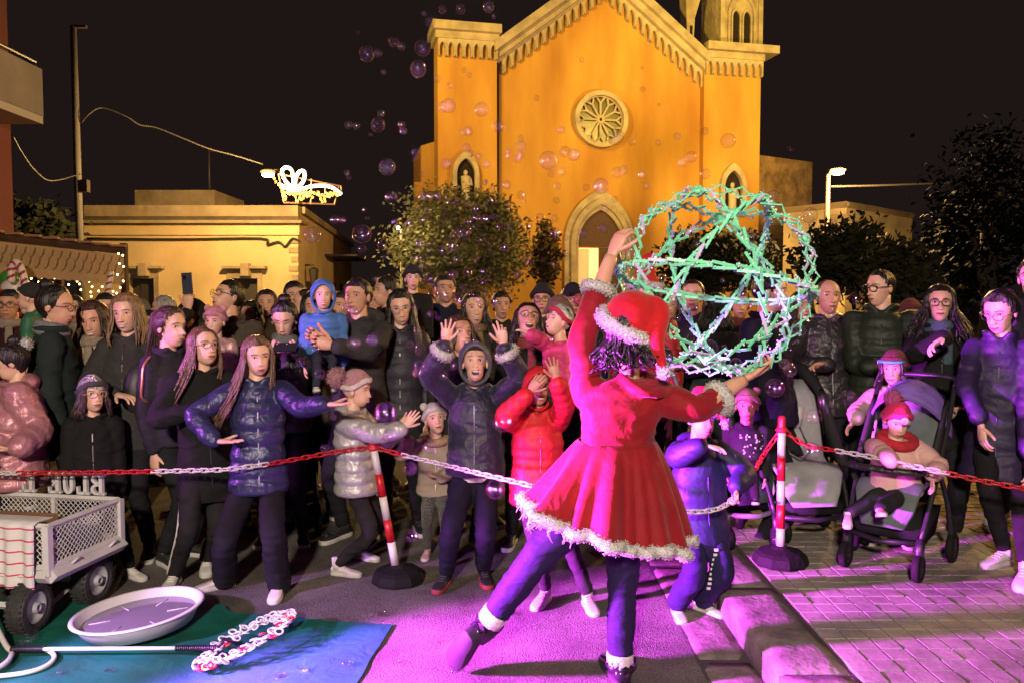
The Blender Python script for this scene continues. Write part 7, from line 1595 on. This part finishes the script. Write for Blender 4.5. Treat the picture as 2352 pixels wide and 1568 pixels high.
rs_ = random.Random(2); b = MB()
for k in range(34):
    an = rs_.uniform(-1.2, 1.2); t = rs_.uniform(0.1, 0.8); p = lerp(bs_['hem'], bs_['nb'], t) + bs_['s']*math.sin(an)*0.098 + bs_['f']*math.cos(an)*0.080; b.ell(p, (0.006, 0.006, 0.006), None, 6, 4)
tag(b.build('spots', cloth((0.6, 0.6, 0.6), 'plain'), bs_['root']), kind='stuff')
person('girl with a red-lit face in the dark background at the right', 2246, 832, 6.2, yaw=-20, child=True, mood=0, hair=('long', DG, 0.2), coat=dict(c=(0.12, 0.01, 0.012)), skin=SK)
person('woman in black standing in the second row behind the silver jacket', 720, 668, 5.9, yaw=10, hair=('bob', DG, 0.14), coat=dict(c=BK, len=0.1))
# back row
for x, tp_, Yb, yw, ml, hr, ht_, lb in ((168, 678, 7.0, 15, False, ('bob', BRN, 0.13), None, 'woman with brown hair far back behind the woman with the bun'), (318, 684, 7.4, -10, True, ('short', DG), ('beanie', (0.12, 0.12, 0.13)), 'man in grey beanie in the back row near the house doors'), (612, 664, 7.0, 10, False, ('long', BRN, 0.2), None, 'woman with long brown hair in the back row before the second house door'), (782, 668, 6.7, -20, True, ('short', BRN), None, 'man half hidden between the blue toddler and the charcoal jacket'), (860, 660, 7.0, 15, False, ('bob', (0.12, 0.07, 0.04), 0.12), None, 'woman with light brown bob in the back row left of the lifted toddler'), (985, 672, 6.9, -5, True, ('receding', BRN), None, 'balding man in the back row right of the lifted toddler'), (1152, 668, 7.0, 10, True, ('short', DG), None, 'dark-haired man in the back row under the olive tree'), (1540, 668, 6.8, -15, False, ('bob', DG, 0.12), None, 'woman in the back row just right of the red-hatted helper'), (1700, 664, 6.4, -10, True, ('short', DG), None, 'man in the back row seen through the middle of the green ball'), (1842, 668, 6.4, 5, False, ('bob', DG, 0.14), None, 'woman in the back row left of the bald man'), (2092, 684, 6.6, -15, False, ('long', BRN, 0.2), ('beanie', (0.14, 0.03, 0.04)), 'woman in wine-red beanie behind the woman with curly hair')):
    person(lb, x, tp_, Yb, yaw=yw, male=ml, mood=0, hair=hr, hat=ht_, coat=dict(c=BK), skin=SK)
# held soda bottle at the right
b = MB(); c_ = P(2228, 850, 5.6); b.tube([c_+V((0, 0, -0.13)), c_+V((0, 0, -0.12)), c_+V((0, 0, 0.06)), c_+V((0, 0, 0.10)), c_+V((0, 0, 0.14))], [0.03, 0.036, 0.036, 0.015, 0.014], 14); tag(b.build('plastic_bottle', mat('bottle', (0.25, 0.22, 0.24), 0.15), None), 'dim plastic bottle held up near the red-lit girl', 'bottle')
bake_remesh()
# ------------------------------------------------------------------ soap bubbles
def bubble_mat():
    m = bpy.data.materials.new('soap_film'); m.use_nodes = True; nt = m.node_tree; N = nt.nodes; L = nt.links; N.remove(N['Principled BSDF']); out = N['Material Output']
    tr = N.new('ShaderNodeBsdfTransparent'); gl = N.new('ShaderNodeBsdfGlossy'); gl.distribution = 'BECKMANN'; gl.inputs['Roughness'].default_value = 0.08; mx = N.new('ShaderNodeMixShader')
    lw = N.new('ShaderNodeLayerWeight'); lw.inputs['Blend'].default_value = 0.5
    pw = N.new('ShaderNodeMath'); pw.operation = 'POWER'; pw.inputs[1].default_value = 5.0; L.new(lw.outputs['Facing'], pw.inputs[0])
    ma = N.new('ShaderNodeMath'); ma.operation = 'MULTIPLY_ADD'; ma.inputs[1].default_value = 0.8; ma.inputs[2].default_value = 0.11; L.new(pw.outputs[0], ma.inputs[0])
    tc = N.new('ShaderNodeTexCoord'); no = N.new('ShaderNodeTexNoise'); no.inputs['Scale'].default_value = 1.6; no.inputs['Distortion'].default_value = 1.5; L.new(tc.outputs['Object'], no.inputs['Vector'])
    ad = N.new('ShaderNodeMath'); ad.operation = 'ADD'; L.new(no.outputs[0], ad.inputs[0]); L.new(lw.outputs['Facing'], ad.inputs[1])
    cr = N.new('ShaderNodeValToRGB'); e = cr.color_ramp; e.elements[0].color = (0.55, 0.65, 1, 1); e.elements[0].position = 0.3; e.elements[1].color = (1, 0.6, 0.8, 1); e.elements[1].position = 1.3
    for p, c in ((0.5, (0.7, 0.4, 1, 1)), (0.65, (1, 0.9, 0.8, 1)), (0.8, (0.4, 0.9, 0.9, 1)), (0.92, (0.9, 0.5, 1, 1))): el = e.elements.new(p); el.color = c
    L.new(ad.outputs[0], cr.inputs[0]); L.new(cr.outputs[0], gl.inputs['Color']); L.new(ma.outputs[0], mx.inputs[0]); L.new(tr.outputs[0], mx.inputs[1]); L.new(gl.outputs[0], mx.inputs[2]); L.new(mx.outputs[0], out.inputs['Surface'])
    return m
FILM = bubble_mat(); s_ = MB(); s_.ell((0, 0, 0), (1, 1, 1), None, 28, 18); BUB = s_.mesh('soap_bubble', FILM)
BL = [(842,124,17),(869,122,9),(905,97,11),(921,107,9),(970,111,18),(960,159,18),(988,52,11),(1016,22,9),(1057,22,11),(1122,16,12),(868,287,16),(922,286,8),(926,301,8),(800,287,9),(818,290,8),(954,350,9),(889,384,18),(716,540,19),(831,538,22),(880,563,13),(769,505,10),(899,454,14),(1031,243,16),(1018,246,12),(1106,252,16),(1145,291,13),(1066,162,6),(1078,173,6),(1031,197,7),(1075,302,11),(1060,304,6),(1072,340,10),(1081,352,8),(1101,360,8),(1117,378,9),(1025,377,12),(1197,318,8),(1197,336,11),(1197,357,8),(1187,365,8),(1259,369,21),(1298,349,13),(1318,356,14),(1290,395,9),(1266,400,8),(1280,428,8),(1414,315,19),(1512,329,7),(1555,313,8),(1618,302,9),(1672,324,17),(1587,361,13),(1566,374,9),(1417,397,12),(1432,391,11),(1475,402,9),(1380,428,18),(1620,400,12),(1347,431,8),(1775,455,18),(1860,495,18),(1215,520,8),(1275,537,13),(1340,536,12),(1386,524,11),(1240,500,10),(1213,598,12),(1272,607,8),(1059,536,21),(1112,503,10),(1164,425,10),(1003,451,13),(972,452,13),(940,515,11),(965,560,12),(1040,567,12),(1105,553,11),(1160,570,12),(957,593,14),(1015,575,10),(1050,465,9),(1130,460,10),(1090,480,9),(1020,675,24),(1055,690,15),(985,640,11),(1000,655,10),(1075,625,10),(1040,632,11),(1066,662,9),(1107,700,10),(1133,692,9),(1160,660,9),(1120,640,8),(810,715,14),(795,708,11),(812,788,16),(854,783,14),(965,800,12),(963,838,12),(958,855,10),(1155,970,23),(886,948,26),(988,1026,15),(942,1075,16),(946,1229,15),(1138,1123,22),(1013,1077,7),(745,1029,10),(690,830,10),(735,858,12),(725,800,10),(895,1000,16),(1503,1040,13),(1892,922,15),(1870,955,18),(1948,912,17),(1865,1035,22),(1780,890,22),(1815,850,15),(1802,835,12),(1965,687,15),(1910,725,16),(2015,832,11),(1715,545,18),(1630,800,20),(1700,620,12),(1745,600,10),(1560,700,12),(1600,560,9),(1830,540,10),(1690,835,14),(1520,640,10),(1790,700,12),(1660,480,9),(1840,760,12),(1105,828,9),(1042,842,8),(1090,812,8),(60,1470,20),(80,1460,14),(45,1478,12),(1915,512,8),(1690,420,8),(875,1408,7),(1060,1400,8)]
rb = random.Random(21); taken = list(BL)
for k in range(140):
    while True:
        z = rb.random()
        if z < 0.45: x, y = rb.gauss(1070, 90), rb.gauss(560, 80)
        elif z < 0.7: x, y = rb.uniform(780, 1600), rb.uniform(30, 600)
        elif z < 0.85: x, y = rb.gauss(1040, 90), rb.uniform(640, 880)
        else: x, y = rb.gauss(1680, 110), rb.gauss(640, 120)
        r = rb.uniform(3.5, 10)
        if all((x-a)**2+(y-b)**2 > (r+c)**2*0.8 for a, b, c in taken): break
    taken.append((x, y, r))
UNIQ = {(1155,970,23): 'large clear bubble touching the sleeve of the red puffer jacket', (886,948,26): 'biggest clear bubble between the hands and face of the silver-jacket child', (988,1026,15): 'clear bubble over the beige jacket of the panda-hat toddler', (942,1075,16): 'coppery bubble just right of the leaning barrier post', (946,1229,15): 'lowest bubble hanging right of the leaning post near its base', (1138,1123,22): 'large clear bubble just below the chain beside the laughing boy', (895,1000,16): 'clear bubble against the forearm of the silver-jacket child', (812,788,16): 'clear bubble under the clasped hands of the man in charcoal',
(1892,922,15): 'upper of two clear bubbles before the empty grey stroller', (1870,955,18): 'lower of two clear bubbles before the empty grey stroller', (1948,912,17): 'clear bubble at the right rim of the empty grey stroller', (1865,1035,22): 'large bubble resting against the chain right of the upright post', (1780,890,22): 'large dark bubble below the raised hand of the dancer', (1815,850,15): 'clear bubble at the top left of the empty grey stroller', (1965,687,15): 'clear bubble beside the mouth of the man with folded arms', (1910,725,16): 'clear bubble at the chest of the bald man', (1775,455,18): 'faint bubble above the green ball before the stone block', (1860,495,18): 'faint bubble right of the green ball before the bushes',
(831,538,22): 'large bright-rimmed bubble over the alley end of the low house', (716,540,19): 'large bubble before the corner of the low house', (889,384,18): 'large violet bubble left of the church at niche height', (868,287,16): 'round bubble alone in the dark sky left of the church', (842,124,17): 'leftmost of the high bubbles beside the church cornice', (970,111,18): 'dark bubble touching the left church cornice', (960,159,18): 'teal-rimmed bubble just below the left church cornice', (1059,536,21): 'largest violet bubble in front of the olive tree', (1020,675,24): 'large blue bubble over the crowd right of the woman with round glasses', (1055,690,15): 'bubble beside the large blue one over the raised hand of the boy',
(1259,369,21): 'largest bubble before the church wall left of the rose window axis', (1414,315,19): 'bubble overlapping the lower right edge of the rose window', (1380,428,18): 'bubble just above the point of the church door arch', (1672,324,17): 'bubble before the right church pillar', (1106,252,16): 'bubble before the left church pillar near the drain pipe', (1031,243,16): 'bubble at the left edge of the left church pillar', (1715,545,18): 'large bubble inside the upper right of the green ball', (1630,800,20): 'large bubble inside the bottom of the green ball', (60,1470,20): 'large foam bubble below the front wheel of the cart'}
def zone(x, y, r):
    big = 'large' if r >= 15 else ('medium' if r >= 10 else 'small')
    if y > 1380: return big, 'resting near the ground by the tarpaulin', 'bubbles near the ground'
    if x > 1740: return big, 'drifting on the right beside the stroller and ball', 'bubbles on the right'
    if x > 1440 and y > 440: return big, 'inside the outline of the green ball', 'bubbles round the green ball'
    if y > 760: return big, 'floating among the children in front', 'bubbles among the children'
    if x < 1000 and y < 620: return big, 'floating against the dark sky left of the church', 'bubbles in the dark sky'
    if y > 610: return big, 'floating before the faces of the crowd', 'bubbles before the crowd'
    if x < 1240 and y > 410: return big, 'floating in front of the olive tree', 'bubbles before the olive tree'
    return big, 'floating in front of the orange church wall', 'bubbles before the church'
for x, y, r in taken:
    if y > 1380: c = G(x, y+r*0.6); Y = c.y; c = P(x, y, Y)
    elif x > 1440 and 440 < y < 880 and x < 1870: Y = rb.uniform(3.1, 3.9); c = P(x, y, Y)
    elif y > 760: Y = rb.uniform(3.5, 3.85); c = P(x, y, Y)
    else: Y = rb.uniform(3.6, 5.2); c = P(x, y, Y)
    o = link('soap_bubble', BUB); o.location = c; q = r*Y/FPX; o.scale = (q, q, q*rb.uniform(0.94, 1.06)); o.rotation_euler = (rb.uniform(0, 6), rb.uniform(0, 6), rb.uniform(0, 6)) if r < 12 else (0, 0, rb.uniform(0, 6))
    if (x, y, r) in UNIQ: tag(o, UNIQ[(x, y, r)], 'bubble', 'large single bubbles'); continue
    b_, w_, g_ = zone(x, y, r); tag(o, b_+' clear soap bubble '+w_, 'bubble', b_+' '+g_)
# ------------------------------------------------------------------ patches of foam on the ground
rf = random.Random(4)
for x, y in ((520, 1392), (575, 1438), (700, 1545), (815, 1432), (868, 1415), (800, 1530), (960, 1415), (1000, 1478), (1180, 1410), (1235, 1440), (1290, 1445), (915, 1520), (1045, 1540), (640, 1560), (250, 1545), (130, 1555), (730, 1450), (1120, 1545)):
    c_ = G(x, y); b = MB(); on = c_.x < -0.6
    for k in range(rf.randint(8, 20)):
        r_ = rf.uniform(0.0025, 0.0085); b.ell(c_+V((rf.gauss(0, 0.017), rf.gauss(0, 0.015), r_*0.6+(0.012 if on else 0.002))), (r_, r_, r_*0.8), None, 7, 5)
    o = b.build('foam_patch', FILM, None)
    tag(o, 'small patch of white soap foam on the %s' % ('tarpaulin' if on else 'road'), 'foam', 'foam patches on the '+('tarpaulin' if on else 'road'), 'stuff')
